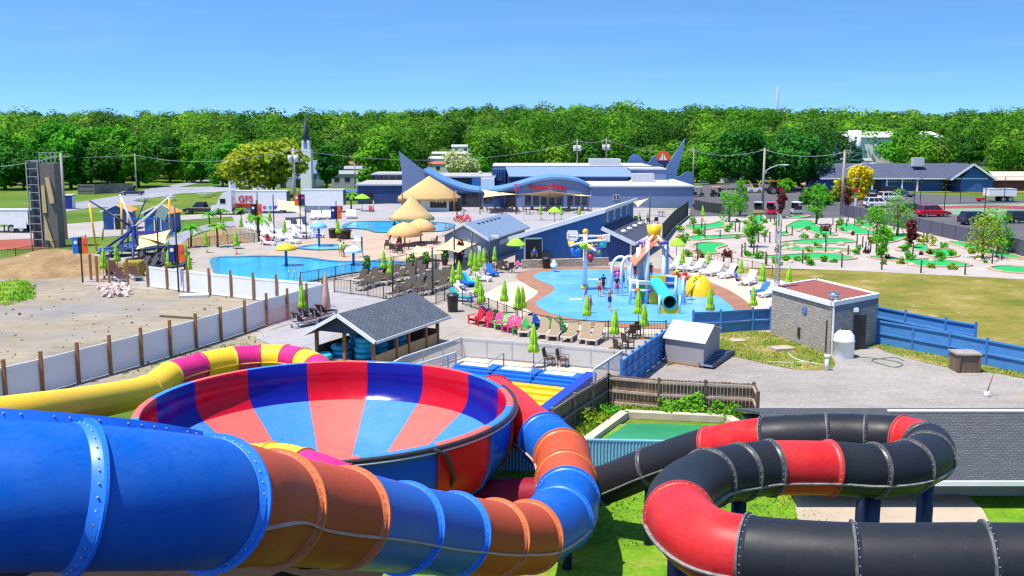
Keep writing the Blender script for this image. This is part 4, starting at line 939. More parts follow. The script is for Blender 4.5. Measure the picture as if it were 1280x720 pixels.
# ---- plaza with the wave roof, all on its own frame: x along the front, y into the depth
PZ = XD(440, 176); PA = thing('plaza_building', 'long blue plaza with wave shaped roof edges and pointed shark fins', 'building', PZ)
def plx(px, D=176): return XD(px, D).x - PZ.x
def plz(py, D): return PD(640, py, D).z
def pbox(px0, px1, py_top, D0, depth, name, mat, z0=0, par=PA, D_ref=None, zt=None):
    x0, x1 = plx(px0, D0), plx(px1, D0); zt = zt if zt is not None else plz(py_top, D_ref or D0); m = MB()
    m.box(((x0 + x1) / 2, D0 - 176 + depth / 2, (z0 + zt) / 2), (x1 - x0, depth, zt - z0)); return m.build(name, mat, par)
ROOFW = M('pale_flat_roof', S(184, 182, 182), .8, .08, .4); ROOFG = M('gravel_flat_roof', S(164, 160, 156), .9, .2, 1.5); METR = M('blue_metal_roof', S(128, 150, 184), .4, .05, .5)
WAVEM = M('sky_blue_roof_membrane', S(94, 140, 190), .5, .05, .4); FASC = M('lavender_blue_stucco', S(108, 126, 164), .7, .04, .4)
def flat_roof(px0, px1, D0, depth, z, mat, trim='white', par=PA, over=.25):
    x0, x1 = plx(px0, D0) - over, plx(px1, D0) + over; m = MB(); m.box(((x0 + x1) / 2, D0 - 176 + depth / 2, z + .06), (x1 - x0, depth + 2 * over, .12)); r_ = m.build('roof', mat, par)
    m = MB(); m.box(((x0 + x1) / 2, D0 - 176 - over - .03, z + .02), (x1 - x0, .06, .26)); m.build('fascia', MT[trim] if isinstance(trim, str) else trim, r_); return r_
def pwin(px0, px1, py0, py1, D, n=1, mat='glass', par=PA, frame='grey', yoff=0):
    x0, x1 = plx(px0, D), plx(px1, D); z0, z1 = plz(py1, D), plz(py0, D); w = (x1 - x0) / n
    for k in range(n):
        m = MB(); cx = x0 + w * (k + .5); m.box((cx, D - 176 - .03, (z0 + z1) / 2), (w * .96, .1, z1 - z0)); f = m.build('window', MT[frame], par)
        m = MB(); m.box((cx, D - 176 - .09, (z0 + z1) / 2), (w * .96 - .2, .03, z1 - z0 - .2)); m.build('pane', MT[mat], f)
# low wing on the near left
pbox(447, 507, 232, 178, 14, 'wing_wall', MT['deepblue']); flat_roof(447, 507, 178, 14, plz(231, 178), ROOFG, 'lightgrey')
pbox(466, 506, 219, 194, 10, 'wing_wall', M('dark_navy_wall', S(44, 54, 84), .7, .1)); flat_roof(466, 506, 194, 10, plz(218, 194), ROOFG, 'lightgrey')
pwin(470, 477, 219.5, 226, 194); pwin(479, 504, 219.5, 226, 194, 3)
pwin(459, 467, 241, 254, 178, 1, 'glass', PA, 'dark')
pbox(412, 446, 241, 186, 8, 'wing_wall', MT['deepblue']); flat_roof(412, 446, 186, 8, plz(240.5, 186), M('blue_roof', S(70, 104, 156), .7, .1), 'bluewall')
# wave front wall: profile from the fin along the waves
prof_px = [(503, 262), (503, 215), (499.5, 189), (508, 196), (516, 202.5), (526, 210), (538, 217.5), (552, 225), (568, 231.5), (585, 236.5), (602, 238.5), (620, 237.5), (636, 234.5), (652, 230), (668, 225.5), (684, 222.5), (700, 222), (716, 224), (728, 227.5), (738, 232), (738, 262)]
D0 = 170.0; prof_px = prof_px[:2] + [tuple(v) for v in catmull([Vector(q) for q in prof_px[2:-1]], 3)[0]] + prof_px[-1:]
P = [Vector((plx(x, D0), D0 - 176, max(0, plz(y, D0)))) for x, y in prof_px]; P[0].z = 0; P[-1].z = 0
m = MB(); m.slab(P, (0, .5, 0)); m.build('wave_wall', FASC, PA)
Wv = P[12:-1]; m = MB(); vs = []
for p in Wv: vs += [p + Vector((0, -.35, -.25)), p + Vector((0, -.35, .12)), p + Vector((0, 11, .12)), p + Vector((0, 11, -.25))]
m.add(vs, [(4 * i + a, 4 * i + (a + 1) % 4, 4 * i + 4 + (a + 1) % 4, 4 * i + 4 + a) for i in range(len(Wv) - 1) for a in range(4)], 0, False)
m.build('wave_roof', WAVEM, PA)
# glazed front under the wave
pwin(563, 602, 241, 260, D0, 3, frame='deepblue'); pwin(604, 616, 241, 255, D0, 1, frame='bluewall'); pwin(655, 704, 241, 257, D0, 5, frame='greywall'); pwin(708, 735, 241, 257, D0, 3, frame='greywall')
m = MB(); a, b = plx(632, D0), plx(644, D0); m.box(((a + b) / 2, D0 - 176 - .04, 1.3), (b - a, .12, 2.6)); dr = m.build('door', MT['black'], PA)
m = MB(); m.box(((plx(617, D0) + plx(630, D0)) / 2, D0 - 176 - .06, 1.3), (plx(630, D0) - plx(617, D0), .1, 2.6)); m.build('wall_panel', MT['deepblue'], PA)
sg = tag(bpy.data.objects.new('wall_sign', None), 'red lettering sign on the wave shaped plaza front', 'sign'); C.objects.link(sg); sg.location = (PZ.x + plx(682.5, D0), D0 - .16, plz(234, D0))
text('Boston Pizza', MT['red'], sg, (.2, 0, .0), 1.18, (PI / 2, 0, 0), ext=.06)
m = MB(); m.tube([(-4.9, .06, 0), (-4.9, -.06, 0)], .62, 20); m.build('badge', MT['pink'], sg); m = MB(); m.tube([(-4.9, -.05, .05), (-4.9, -.08, .05)], .36, 16); m.build('badge_mark', M('badge_red', S(206, 30, 70), .5, .05), sg)
# plain right hand wall block
pbox(738, 866, 233.5, D0 - 1, 22, 'wall', FASC); flat_roof(738, 866, D0 - 1, 22, plz(233, D0 - 1), ROOFW, 'lightgrey')
pwin(766, 774, 243, 250, D0 - 1, 2, frame='lightgrey')
# upper level
pbox(634, 785, 222, 184, 26, 'upper_wall', MT['deepblue']);
zt, zb = plz(209.5, 196), plz(221.5, 183.6); m = MB()
xa, xb, xc, xd = plx(636, 183.6), plx(791, 183.6), plx(783, 196), plx(632, 196)
m.slab([(xa, 183.6 - 176, zb), (xb, 183.6 - 176, zb), (xc, 20, zt), (xd, 20, zt)], (0, 0, .18)); m.build('metal_roof', METR, PA)
pbox(622, 814, 209, 197, 18, 'upper_wall', MT['deepblue']); pbox(788, 832, 212, 188, 8.5, 'upper_wall', FASC); flat_roof(788, 832, 188, 8.5, plz(211.5, 188), ROOFW, 'lightgrey', over=.1); flat_roof(617, 814, 197, 18, plz(208.5, 197), ROOFW, 'deepblue')
pbox(615, 632, 212, 186, 14, 'upper_wall', MT['deepblue']); pwin(620, 629, 214, 226, 186, 3, frame='bluewall')
pbox(548, 618, 222, 184, 14, 'mid_wall', M('dark_store_wall', S(58, 62, 72), .8, .1)); flat_roof(540, 618, 184, 14, plz(221, 184), ROOFG, 'lightgrey')
pbox(590, 600, 224, 181, 2, 'roof_box', MT['bluewall']); pbox(601, 618, 223, 181, 2.5, 'roof_box', MT['offwhite'])
m = MB(); m.box((plx(758, 197), 26, plz(203, 200)), (6.0, 4, 1.3)); m.build('air_handler', MT['lightgrey'], PA)
m = MB(); m.box((plx(812, 172), 6, plz(231, 176) + .9), (3.8, 2.5, 1.5)); m.build('air_handler', MT['lightgrey'], PA)
for x, y in ((520, 185), (600, 190), (668, 200), (700, 201), (775, 199), (790, 178), (835, 178)):
    m = MB(); m.cyl((plx(x, y), y - 176 + 2, plz(233, 176) if x > 785 else plz(222, y) + .2), .3, .9, 10); m.build('roof_vent', MT['lightgrey'], PA)
# curved parapet and right hand fin with its round badge
pp = [(778, 240), (778, 217), (783, 205), (788, 195), (794, 192.5), (800, 196), (805, 202), (810, 203), (813, 199), (817, 195.5), (822, 196), (826, 203), (830, 211), (834, 218), (840, 221.5), (848, 221), (854, 217), (860, 214.5), (866, 216), (866, 240)]
Dp = 217.0; pp = [pp[0]] + [tuple(v) for v in catmull([Vector((x, y)) for x, y in pp[1:-1]], 5)[0]] + [pp[-1]]; P = [Vector((plx(x, Dp), Dp - 176, plz(y, Dp))) for x, y in pp]; m = MB(); m.slab(P, (0, .6, 0)); m.build('curved_parapet', M('blue_parapet', S(84, 120, 176), .65, .05), PA)
Dp = 220.0; P = [Vector((plx(x, Dp), Dp - 176, plz(y, Dp))) for x, y in [(826, 226), (832, 210), (838, 200), (846, 187), (855, 173), (851, 196), (846, 213), (845, 226)]]; m = MB(); m.slab(P, (0, .6, 0)); m.build('fin', M('blue_fin', S(100, 134, 184), .65, .05), PA)
rs = thing('round_sign', 'round orange sign with white sail and blue wave on the plaza fin', 'sign', XD(829.5, 215.5, plz(197, 215.5)))
rs.scale = (1.15,) * 3; m = MB(); m.tube([(0, .15, 0), (0, -.05, 0)], 1.25, 28); m.build('disc', M('orange_sign', S(236, 92, 24), .5, .04), rs)
m = MB(); m.slab([(-.85, -.06, -.9), (-1.1, -.06, -.5), (0, -.06, -.65), (1.1, -.06, -.5), (.85, -.06, -.9), (.3, -.06, -1.2), (-.3, -.06, -1.2)], (0, -.04, 0)); m.build('wave_mark', MT['navy_p'], rs)
m = MB(); m.slab([(-.1, -.06, .9), (-.1, -.06, -.45), (-.75, -.06, -.45)], (0, -.05, 0)); m.build('sail_mark', MT['white'], rs)
m = MB(); m.slab([(.02, -.06, .7), (.02, -.06, -.45), (.6, -.06, -.45)], (0, -.05, 0)); m.build('sail_mark', MT['white'], rs)

# ---- thatched huts and tan straw parasols
TH = NT('straw_thatch'); _v = TH.coord((9, 9, 1.2)); TH.base(TH.ramp(TH.noise(_v, 1.6, 6, .7), [(.3, S(176, 142, 88)), (.55, S(216, 182, 124)), (.75, S(232, 202, 150))])); TH.b.inputs['Roughness'].default_value = .95; TH.bump(TH.noise(_v, 3, 4), .8, .08); TH = TH.m
def thatch(prof, parent, name='thatch_roof', sx=1, sy=1, seg=28, seed=1):
    m = MB(); m.lathe(prof, (0, 0, 0), seg); r = random.Random(seed)
    m.v = [(x * sx + r.uniform(-.04, .04), y * sy + r.uniform(-.04, .04), z + r.uniform(-.05, .05)) for x, y, z in m.v]
    rim_r, rim_z = max(prof); 
    for k in range(150):
        a = 2 * PI * k / 150 + r.uniform(-.02, .02); d_ = r.uniform(.12, .42); q = [(rim_r * (1 - .02 * s_) * math.cos(a + e2_) * sx, rim_r * (1 - .02 * s_) * math.sin(a + e2_) * sy, rim_z + .06 - s_ * d_) for s_, e2_ in ((0, -.03), (0, .03), (1, .012), (1, -.012))]; m.add(q, [(0, 1, 2, 3)])
    return m.build(name, TH, parent)
p = XD(537, 163); hut = thing('thatched_bar', 'wide straw roofed bar hut with white walls before the plaza', 'bar hut', p)
hw = (577 - 497) / 2 / 1280 * 163
thatch([(.05, plz(220, 163)), (hw * .45, plz(231, 163)), (hw * .98, plz(246, 163)), (hw, plz(249.5, 163)), (hw * .9, plz(249, 163) - .1)], hut, 'thatch_roof', 1, .62)
m = MB(); m.box((0, 0, 1.25), (hw * 1.25, 3.2, 2.5)); m.build('bar_wall', MT['white'], hut)
for k in (-1.6, 1.3):
    m = MB(); m.box((k * 1.4 - .3, -1.62, 1.45), (2.6, .12, 1.7)); m.build('opening', MT['black'], hut)
m = MB(); m.box((hw * .82, -.6, 1.0), (2.0, 1.6, 2.0)); m.build('counter', MT['black'], hut)
for sx in (-1, 1):
    for sy in (-1, 1): m = MB(); m.cyl((sx * hw * .8, sy * hw * .45, 0), .14, 3.0, 8); m.build('post', MT['wood'], hut)
p = G(515, 281); hut2 = thing('thatched_gazebo', 'round pointed straw gazebo on posts at the poolside', 'gazebo', p); D_ = p.y
hw = 28.5 / 1280 * D_; zz = lambda y: plz(y, D_) 
thatch([(.03, zz(244)), (.35, zz(247)), (hw * .45, zz(258)), (hw * .75, zz(266)), (hw, zz(272.5)), (hw * .97, zz(274))], hut2)
for k in range(6): a = k * PI / 3 + .3; m = MB(); m.cyl((math.cos(a) * hw * .78, math.sin(a) * hw * .78, 0), .12, zz(271) , 8); m.build('post', MT['wood'], hut2)
def straw_parasol(px, py, top, low, half, lab):
    p = G(px, py); r_ = thing('straw_parasol', lab, 'parasol', p, 0, 'tan straw parasols by the pool'); D_ = p.y; w_ = half / 1280 * D_; zt, zl = plz(top, D_), plz(low, D_); m = MB(); hgt = zt - zl
    m.lathe([(.02, zt), (w_ * .35, zt - hgt * .13), (w_ * .7, zt - hgt * .45), (w_, zl), (w_ * .96, zl - .12), (w_ * .9, zl)], seg=20); m.build('canopy', MT['tan'], r_)
    m = MB(); m.cyl((0, 0, 0), .09, zl + .4, 8); m.build('pole', MT['wood_light'], r_); m = MB(); m.cyl((0, 0, 0), .4, .14, 14); m.build('base', MT['wood'], r_)
straw_parasol(506, 307, 277.5, 293.5, 23.5, 'nearer wide tan parasol over the dark table set'); straw_parasol(526, 304, 273, 286.5, 20, 'further tan parasol overlapping the nearer one')

# ---- grey gabled building in the middle
def gable_house(name, label, cat, A, B, depth_vec, eave, ridge, wallm, roofm, over=.4, trimm=None, gable_mat=None):
    """A-B is the gable end on the ground, depth_vec runs along the ridge"""
    root = thing(name, label, cat, A); d = Vector(depth_vec); ab = B - A; n = ab.normalized(); L = d.length; dn = d.normalized(); a, b = Vector((0, 0, 0)), ab
    up = lambda z: Vector((0, 0, z)); mid = ab / 2
    m = MB(); m.slab([a, b, b + up(eave), mid + up(ridge - .08), a + up(eave)], d); m.build('wall', wallm, root)
    for s, e_ in ((-1, a), (1, b)):
        o1 = e_ + n * s * over + up(eave - over * (ridge - eave) / (ab.length / 2)); rdg = mid + up(ridge)
        m = MB(); m.slab([o1 - dn * over, rdg - dn * over, rdg + d + dn * over, o1 + d + dn * over], (0, 0, .1)); m.build('roof', roofm, root)
        m = MB(); m.beam(o1 - dn * (over + .04) + up(.02), rdg - dn * (over + .04) + up(.02), .08, .22); m.build('barge_board', trimm or MT['white'], root)
        m = MB(); m.beam(o1 - dn * over + n * s * .05, o1 + d + dn * over + n * s * .05, .07, .16); m.build('gutter', trimm or MT['white'], root)
    return root
A, B = G(556, 322), G(609, 327); dep = G(656, 309) - B
gb = gable_house('changing_room', 'grey blue shingled building amid the lime umbrellas', 'building', A, B, dep, 2.35, 3.55, M('grey_blue_wall', S(116, 134, 162), .7, .06), SHG, .45, MT['lightgrey'])
q = dep.normalized(); n_ = Vector((q.y, -q.x, 0))
m = MB(); c = B - A + dep * .42 + n_ * .05 + Vector((0, 0, 1.5)); m.beam(c - q * 1.6, c + q * 1.6, .04, .5); m.build('sign_board', MT['white'], gb)
m = MB(); ab = (B - A); c = ab * .62 + Vector((0, 0, .85)) - q * .06; m.beam(c - ab.normalized() * 1.3, c + ab.normalized() * 1.3, .05, 1.3); m.build('white_board', MT['white'], gb)
for k in range(6):
    c = ab / 2 + dep * (.2 + .1 * k) + (B - A).normalized() * .5 + Vector((0, 0, 3.35)); m = MB(); m.box(c, (.4, .4, .25), math.atan2(q.y, q.x)); m.build('ridge_vent', MT['dark'], gb)
m = MB(); c = ab + dep * .12 + n_ * .3 + Vector((0, 0, 2.3)); m.box(c, (.7, .4, .3)); m.build('floodlight', MT['white'], gb)

# ---- blue building with the single slope roof and the lower charcoal roof
A, B = G(644, 329), G(789, 327); ab = B - A; xn = ab.normalized(); dn = Vector((.30, .954, 0)); Lw = ab.length
bb = thing('pool_house', 'tall blue pool house with slanting white edged roof and black doorway', 'building', A)
up = lambda z: Vector((0, 0, z)); sx = lambda px: (px - 644) / 145 * Lw
zl, zp, zs, ze = 2.5, 5.0, 3.35, 1.9
m = MB(); m.slab([xn * 0, xn * sx(752), xn * sx(752) + up(zp - .1), up(zl - .1)], dn * 16); m.build('wall', MT['bluewall'], bb)
m = MB(); m.slab([xn * sx(752), xn * Lw, xn * Lw + up(ze), xn * sx(752) + up(zs)], dn * 13 ); m.build('wall', MT['deepblue'], bb)
o0 = xn * -.5 + up(zl - .1) - dn * .5; o1 = xn * (sx(752) + .25) + up(zp + .06) - dn * .5
m = MB(); m.slab([o0, o1, o1 + dn * 17, o0 + dn * 17], (0, 0, .12)); m.build('roof', ROOFW, bb)
m = MB(); m.beam(o0 - dn * .05, o1 - dn * .05, .1, .42); m.build('barge_board', MT['white'], bb)
m = MB(); m.beam(o1 + xn * .06 - dn * .05, o1 + xn * .06 + dn * 17, .1, .34); m.build('barge_board', MT['white'], bb)
r0 = xn * (sx(752) + .03) + up(zs + .02) - dn * .4; r1 = xn * (Lw + .45) + up(ze - .12) - dn * .4
m = MB(); m.slab([r0, r1, r1 + dn * 13.8, r0 + dn * 13.8], (0, 0, .12)); m.build('lower_roof', M('charcoal_felt', S(66, 70, 88), .9, .1, 2), bb)
m = MB(); m.beam(r0 - dn * .05, r1 - dn * .05, .1, .4); m.build('barge_board', MT['white'], bb)
m = MB(); m.beam(r1 + xn * .05, r1 + xn * .05 + dn * 13.8, .1, .25); m.build('gutter', MT['white'], bb)
for k in range(4):
    c = r0.lerp(r1, .5) + dn * (2.5 + 3 * k) + up(.22); m = MB(); m.ball(c, (.3, .3, .2), 10, 6); m.build('roof_dome', MT['white'], bb)
    c = xn * (sx(752) + .03) + dn * (2.2 + 3.3 * k) + up(4.25); m = MB(); m.box(c, (.1, .75, .95), math.atan2(dn.y, dn.x) - PI / 2); w_ = m.build('clerestory_window', MT['white'], bb)
    m = MB(); m.box(c + xn * .06, (.06, .5, .7), math.atan2(dn.y, dn.x) - PI / 2); m.build('pane', MT['greywall'], w_)
m = MB(); m.beam(xn * (Lw - .06) - dn * .05, xn * (Lw - .06) - dn * .05 + up(1.9), .16, .1); m.build('corner_trim', MT['white'], bb)
m = MB(); a, b = xn * sx(656), xn * sx(677); m.beam((a + b) / 2 - dn * .06 + up(0), (a + b) / 2 - dn * .06 + up(2.35), (b - a).length, .06); dd = m.build('doorway', MT['black'], bb)
for q in (a, b): m = MB(); m.beam(q - dn * .1, q - dn * .1 + up(2.35), .16, .1); m.build('door_frame', MT['white'], dd)
m = MB(); m.beam(a - dn * .1 + up(2.42), b - dn * .1 + up(2.42), .1, .16); m.build('door_frame', MT['white'], dd)
m = MB(); m.box(xn * sx(683) - dn * .2 + up(.55), (.9, .25, 1.1)); m.build('dark_panel', MT['dark'], bb)
m = MB(); m.box(xn * sx(652) - dn * .1 + up(1.7), (.3, .2, .5)); m.build('wall_light', MT['white'], bb)

# ---- pavilion full of blue tubes
B = G(467, 462); Cc = G(547, 431); e1 = (Cc - B); L1 = e1.length; e1 = e1 / L1; e2 = Vector((-e1.y, e1.x, 0)); W1 = 3.7
pv = thing('tube_pavilion', 'timber pavilion with charcoal shingle roof for the blue tubes', 'pavilion', B)
ze, zr = 1.95, 2.95
for (s, t) in ((0, 0), (.33, 0), (.52, 0), (.8, 0), (1, 0), (0, .5), (0, 1), (1, 1), (.5, 1)):
    q = e1 * L1 * s + e2 * W1 * t; m = MB(); m.box((q.x, q.y, ze / 2), (.17, .17, ze), math.atan2(e1.y, e1.x)); m.build('post', MT['wood'], pv)
m = MB(); m.beam(up(.38), e1 * L1 + up(.38), .06, .74); m.build('half_wall', MT['wood_light'], pv)
m = MB(); m.beam(up(.2), e2 * W1 + up(.2), .06, .36); m.build('half_wall', MT['wood_light'], pv)
m = MB(); m.beam(e1 * L1 + up(.5), e1 * L1 + e2 * W1 + up(.5), .06, 1.0); m.build('half_wall', MT['wood'], pv)
m = MB(); m.beam(e2 * W1 + up(.5), e1 * L1 + e2 * W1 + up(.5), .06, 1.0); m.build('half_wall', MT['wood_old'], pv)
ov = .55; rA = e2 * W1 / 2 + up(zr)
for s in (0, 1):
    ed = e2 * (W1 + ov) if s else e2 * -ov; zo = ze - ov * (zr - ze) / (W1 / 2)
    m = MB(); m.slab([ed - e1 * .6 + up(zo), rA - e1 * .6, rA + e1 * (L1 + .6), ed + e1 * (L1 + .6) + up(zo)], (0, 0, .09)); m.build('roof', SHD, pv)
    m = MB(); m.beam(ed - e1 * .66 + up(zo + .02), rA - e1 * .66 + up(.02), .07, .2); m.build('barge_board', MT['white'], pv)
    m = MB(); m.beam(ed - e1 * .6 + up(zo) + (ed.normalized() * .05), ed + e1 * (L1 + .6) + up(zo) + ed.normalized() * .05, .07, .15); m.build('gutter', MT['offwhite'], pv)
m = MB(); m.slab([e2 * -.1 - e1 * .3 + up(ze - .02), e2 * (W1 + .1) - e1 * .3 + up(ze - .02), e2 * W1 / 2 - e1 * .3 + up(zr - .04)], e1 * .06); m.build('gable_end', CORR, pv)
# the inner tubes on their heaps
TUBEM = M('turquoise_vinyl', S(40, 176, 216), .3, .12, 1.5)
m = MB(); prof_t = [(.36 + .2 * math.cos(a), .17 * math.sin(a)) for a in np.linspace(0, 2 * PI, 13)]; m.lathe(prof_t, seg=22); tb = m.build('inner_tube', TUBEM)
tag(tb, '', 'inner tube', 'blue inner tubes stored in the pavilion'); q = 0
heaps = [(.12, .3, 5, 'in the pile behind the front corner post'), (.12, .72, 3, 'in the low pile by the gable opening'), (.33, .3, 4, 'in the second pile behind the tan half wall'), (.35, .72, 5, 'in the dark pile deep under the roof'), (.58, .28, 4, 'in the pile between the third and fourth posts'), (.62, .7, 4, 'in the rear pile of the far bay'), (-.04, .85, 2, 'in the flat pair at the open gable side')]
for (s, t, n_, lab) in heaps:
    for k in range(n_):
        pos = B + e1 * L1 * s + e2 * W1 * t + Vector((rnd.uniform(-.07, .07), rnd.uniform(-.07, .07), .2 + k * .32)); nm = 'topmost' if k == n_ - 1 else ('lowest' if k == 0 else ['second', 'third', 'fourth'][k - 1])
        o = tb if q == 0 else dup(tb); q += 1; o.location = pos; o['label'] = f'{nm} turquoise inner tube {lab}'; o.rotation_euler = (rnd.uniform(-.08, .08), rnd.uniform(-.08, .08), 0)

# ---- block hut
Fc, Lc, Rc = G(1037, 444), G(963, 418), G(1094, 430.5)
bh = thing('block_hut', 'small grey split block hut with rust red flat roof', 'hut', Fc); b = Lc - Fc; c = Rc - Fc; hh = 3.0
def para(z0, z1, g, name, mat): 
    m = MB(); u, v = b.normalized(), c.normalized(); P4 = [-u * g - v * g, b + u * g - v * g, b + c + u * g + v * g, c + v * g - u * g]; m.slab([p + up(z0) for p in P4], (0, 0, z1 - z0)); return m.build(name, mat, bh)
para(0, hh, 0, 'wall', BLOCK); para(hh + .003, hh + .08, -.1, 'roof', M('rust_roof', S(140, 76, 66), .85, .1, 1))
u, v = b.normalized(), c.normalized()
for p0, p1 in ((Vector(), b), (b, b + c), (c, b + c), (Vector(), c)): m = MB(); m.beam(p0 + up(hh + .02), p1 + up(hh + .02), .24, .26); m.build('parapet_cap', MT['white'], bh)
m = MB(); m.beam(up(hh - .3) - u * .04 + v * .1, c + up(hh - .3) - u * .04, .05, .42); m.build('fascia', M('shade_tint_fascia', S(96, 106, 128), .6, .08), bh)  # fascia on the side away from the sun, its shade put into the blue-grey
m = MB(); q = c * .5 - u * .04; m.beam(q, q + up(2.1), 1.35, .08); m.build('door', MT['black'], bh)
m = MB(); q = c * .3 - u * .06; m.beam(q, q + up(.05), .1, .1); 
m = MB(); q = b * .42 - v * .04 + up(2.2); m.beam(q - u * .22, q + u * .22, .05, .36); m.build('vent', M('blue_vent', S(90, 116, 168), .5, .1), bh)
m = MB(); q = b * .5 - v * .04 + up(.75); m.beam(q - u * .12, q + u * .12, .05, .6); m.build('vent', MT['dark'], bh)
m = MB(); q = c * .47 - u * .15 + up(2.45); m.box(q, (.3, .3, .22)); m.build('lamp', MT['white_plastic'], bh); 
m = MB(); q = b * .06 - v * .05; m.beam(q, q + up(2.0), .07, .07); m.build('downpipe', M('rusty_pipe', S(98, 72, 62), .8, .2), bh)
m = MB(); q = -u * .05 + v * .12; m.beam(q, q + up(hh - .1), .1, .1); m.build('downpipe', MT['white'], bh)
m = MB(); q = c * .12 + b * .06 + up(hh + .1); m.cyl(q, .28, .35, 14); m.cyl(q + up(.33), .36, .1, 14); m.build('roof_vent', MT['chrome'], bh)
# grey garden shed with a white roof
Fs, Ls, Rs = G(879, 461), G(831, 453.5), G(899, 441); b = Ls - Fs; c = Rs - Fs
sh = thing('garden_shed', 'little grey shed with a bright white roof beside the blue fences', 'shed', Fs); u, v = b.normalized(), c.normalized(); SHM = M('grey_shed_siding', S(150, 146, 152), .7, .05, 1)
m = MB(); m.slab([up(.12), c + up(.12), c + up(1.5), c / 2 + up(1.95), up(1.5)], b); m.build('wall', SHM, sh)
m = MB(); m.slab([-v * .14 + up(1.42) - u * .12, c / 2 + up(2.0) - u * .12, c / 2 + b + up(2.0) + u * .12, b - v * .14 + up(1.42) + u * .12], (0, 0, .07)); m.build('roof', MT['white_plastic'], sh)
m = MB(); m.slab([c + v * .14 + up(1.42) - u * .12, c / 2 + up(2.0) - u * .12, c / 2 + b + up(2.0) + u * .12, c + b + v * .14 + up(1.42) + u * .12], (0, 0, .07)); m.build('roof', MT['offwhite'], sh)
m = MB(); m.slab([Vector((0, 0, 0)) - u * .03 - v * .03, b + u * .03 - v * .03, b + c + u * .03 + v * .03, c - u * .03 + v * .03], (0, 0, .13)); m.build('skid', MT['wood'], sh)
# low shingled roof building by the black slide
lr = thing('pump_house', 'low building under a wide dark grey shingle roof beside the black slide', 'building', XD(1050, 36))
o_ = lr.location.copy(); x0, x1 = XD(948, 38).x - o_.x, XD(1420, 36).x - o_.x
m = MB(); zt_, ze_ = 2.1, .98; m.slab([(x0, -2.4, ze_), (x1, -2.4, ze_), (x1, 2.2, zt_), (x0, 2.2, zt_)], (0, 0, .1)); m.build('roof', SHR, lr)
m = MB(); m.slab([(x0, 6.8, ze_), (x1, 6.8, ze_), (x1, 2.2, zt_), (x0, 2.2, zt_)], (0, 0, .1)); m.build('roof', SHR, lr)
m = MB(); m.box(((x0 + x1) / 2, 2.6, ze_ / 2), (x1 - x0 - .5, 7.4, ze_)); m.build('wall', SLAB, lr)
m = MB(); m.box(((x0 + x1) / 2, -2.45, ze_ + .02), (x1 - x0, .1, .16)); m.build('gutter', MT['white'], lr)
m = MB(); m.box((x1 - (x1 - x0) * .32, 2.2, zt_ + .15), ((x1 - x0) * .62, .2, .07)); m.build('ridge_flashing', MT['white'], lr)

# ---- church
Dc = 226; cx = XD(340, Dc); chn = thing('church', 'white church with grey roof and slender dark steeple', 'church', cx); zc = lambda y, D=Dc: plz(y, D); X_ = lambda px, D=Dc: XD(px, D).x - cx.x
m = MB(); m.slab([(X_(286), 0, 0), (X_(286), 0, zc(222)), (X_(286), 4.5, zc(203)), (X_(286), 9, zc(222)), (X_(286), 9, 0)], (X_(396) - X_(286), 0, 0)); m.build('wall', MT['white'], chn)
for s in (0, 1):
    m = MB(); y0 = -.5 if s == 0 else 9.5; m.slab([(X_(285), y0, zc(223.5)), (X_(397), y0, zc(223.5)), (X_(397), 4.5, zc(202)), (X_(285), 4.5, zc(202))], (0, 0, .2)); m.build('roof', M('church_slate', S(98, 116, 146), .8, .1) if s == 0 else MT['slate'], chn)
for k, px in enumerate((299, 318, 336, 354, 372)):
    m = MB(); m.box((X_(px), -.05, zc(231)), (1.2, .12, 2.4)); m.build('window', MT['glass'], chn)
m = MB(); a = X_(386); m.box((a, -1.5, zc(186) / 2), (2.3, 2.3, zc(186))); m.build('tower', MT['white'], chn)
m = MB(); m.box((a, -1.5, zc(177) - .6), (1.7, 1.7, (zc(177) - zc(187)) )); m.build('belfry', MT['white'], chn)
m = MB(); m.box((a, -2.37, zc(182)), (.8, .06, 1.3)); m.build('louvre', MT['greywall'], chn)
m = MB(); m.tube([(a, -1.5, zc(177.5)), (a, -1.5, zc(160)), (a, -1.5, zc(143))], [1.0, .4, .03], 8); m.build('spire', MT['slate'], chn)

# ---- motel
Dm = 214; mx_ = XD(1030, Dm); mo = thing('motel', 'long blue motel with dark roof, white posts and end gable', 'motel', mx_); X_ = lambda px, D=Dm: XD(px, D).x - mx_.x; zc = lambda y, D=Dm: plz(y, D)
ze_ = zc(221.5); zr_ = plz(204.5, 222)
m = MB(); m.box(((X_(1024) + X_(1178)) / 2, 5, ze_ / 2), (X_(1178) - X_(1024), 9.6, ze_)); m.build('wall', MT['bluewall'], mo)
m = MB(); m.slab([(X_(1022), -1.6, ze_ - .25), (X_(1240), -1.6, ze_ - .25), (X_(1222), 6, zr_), (X_(1030), 6, zr_)], (0, 0, .15)); m.build('roof', MT['slate'], mo)
m = MB(); m.slab([(X_(1022), 12, ze_ - .25), (X_(1240), 12, ze_ - .25), (X_(1222), 6, zr_), (X_(1030), 6, zr_)], (0, 0, .15)); m.build('roof', MT['slate'], mo)
m = MB(); m.box(((X_(1022) + X_(1178)) / 2, -1.66, ze_ - .22), (X_(1178) - X_(1022), .1, .25)); m.build('gutter', MT['white'], mo)
for px in (1087, 1105, 1124, 1143): m = MB(); m.box((X_(px), -1.3, ze_ / 2 - .15), (.3, .3, ze_ - .3)); m.build('post', MT['white'], mo)
m = MB(); m.box((X_(1096), -.03, 1.15), (1.7, .1, 2.3)); m.build('door', MT['dark'], mo)
for px in (1109, 1115, 1121, 1128, 1134, 1140): m = MB(); m.box((X_(px), -.04, zc(225)), (.75, .1, .8)); w_ = m.build('window', MT['white'], mo); m = MB(); m.box((X_(px), -.1, zc(225)), (.55, .06, .6)); m.build('pane', MT['glass'], w_)
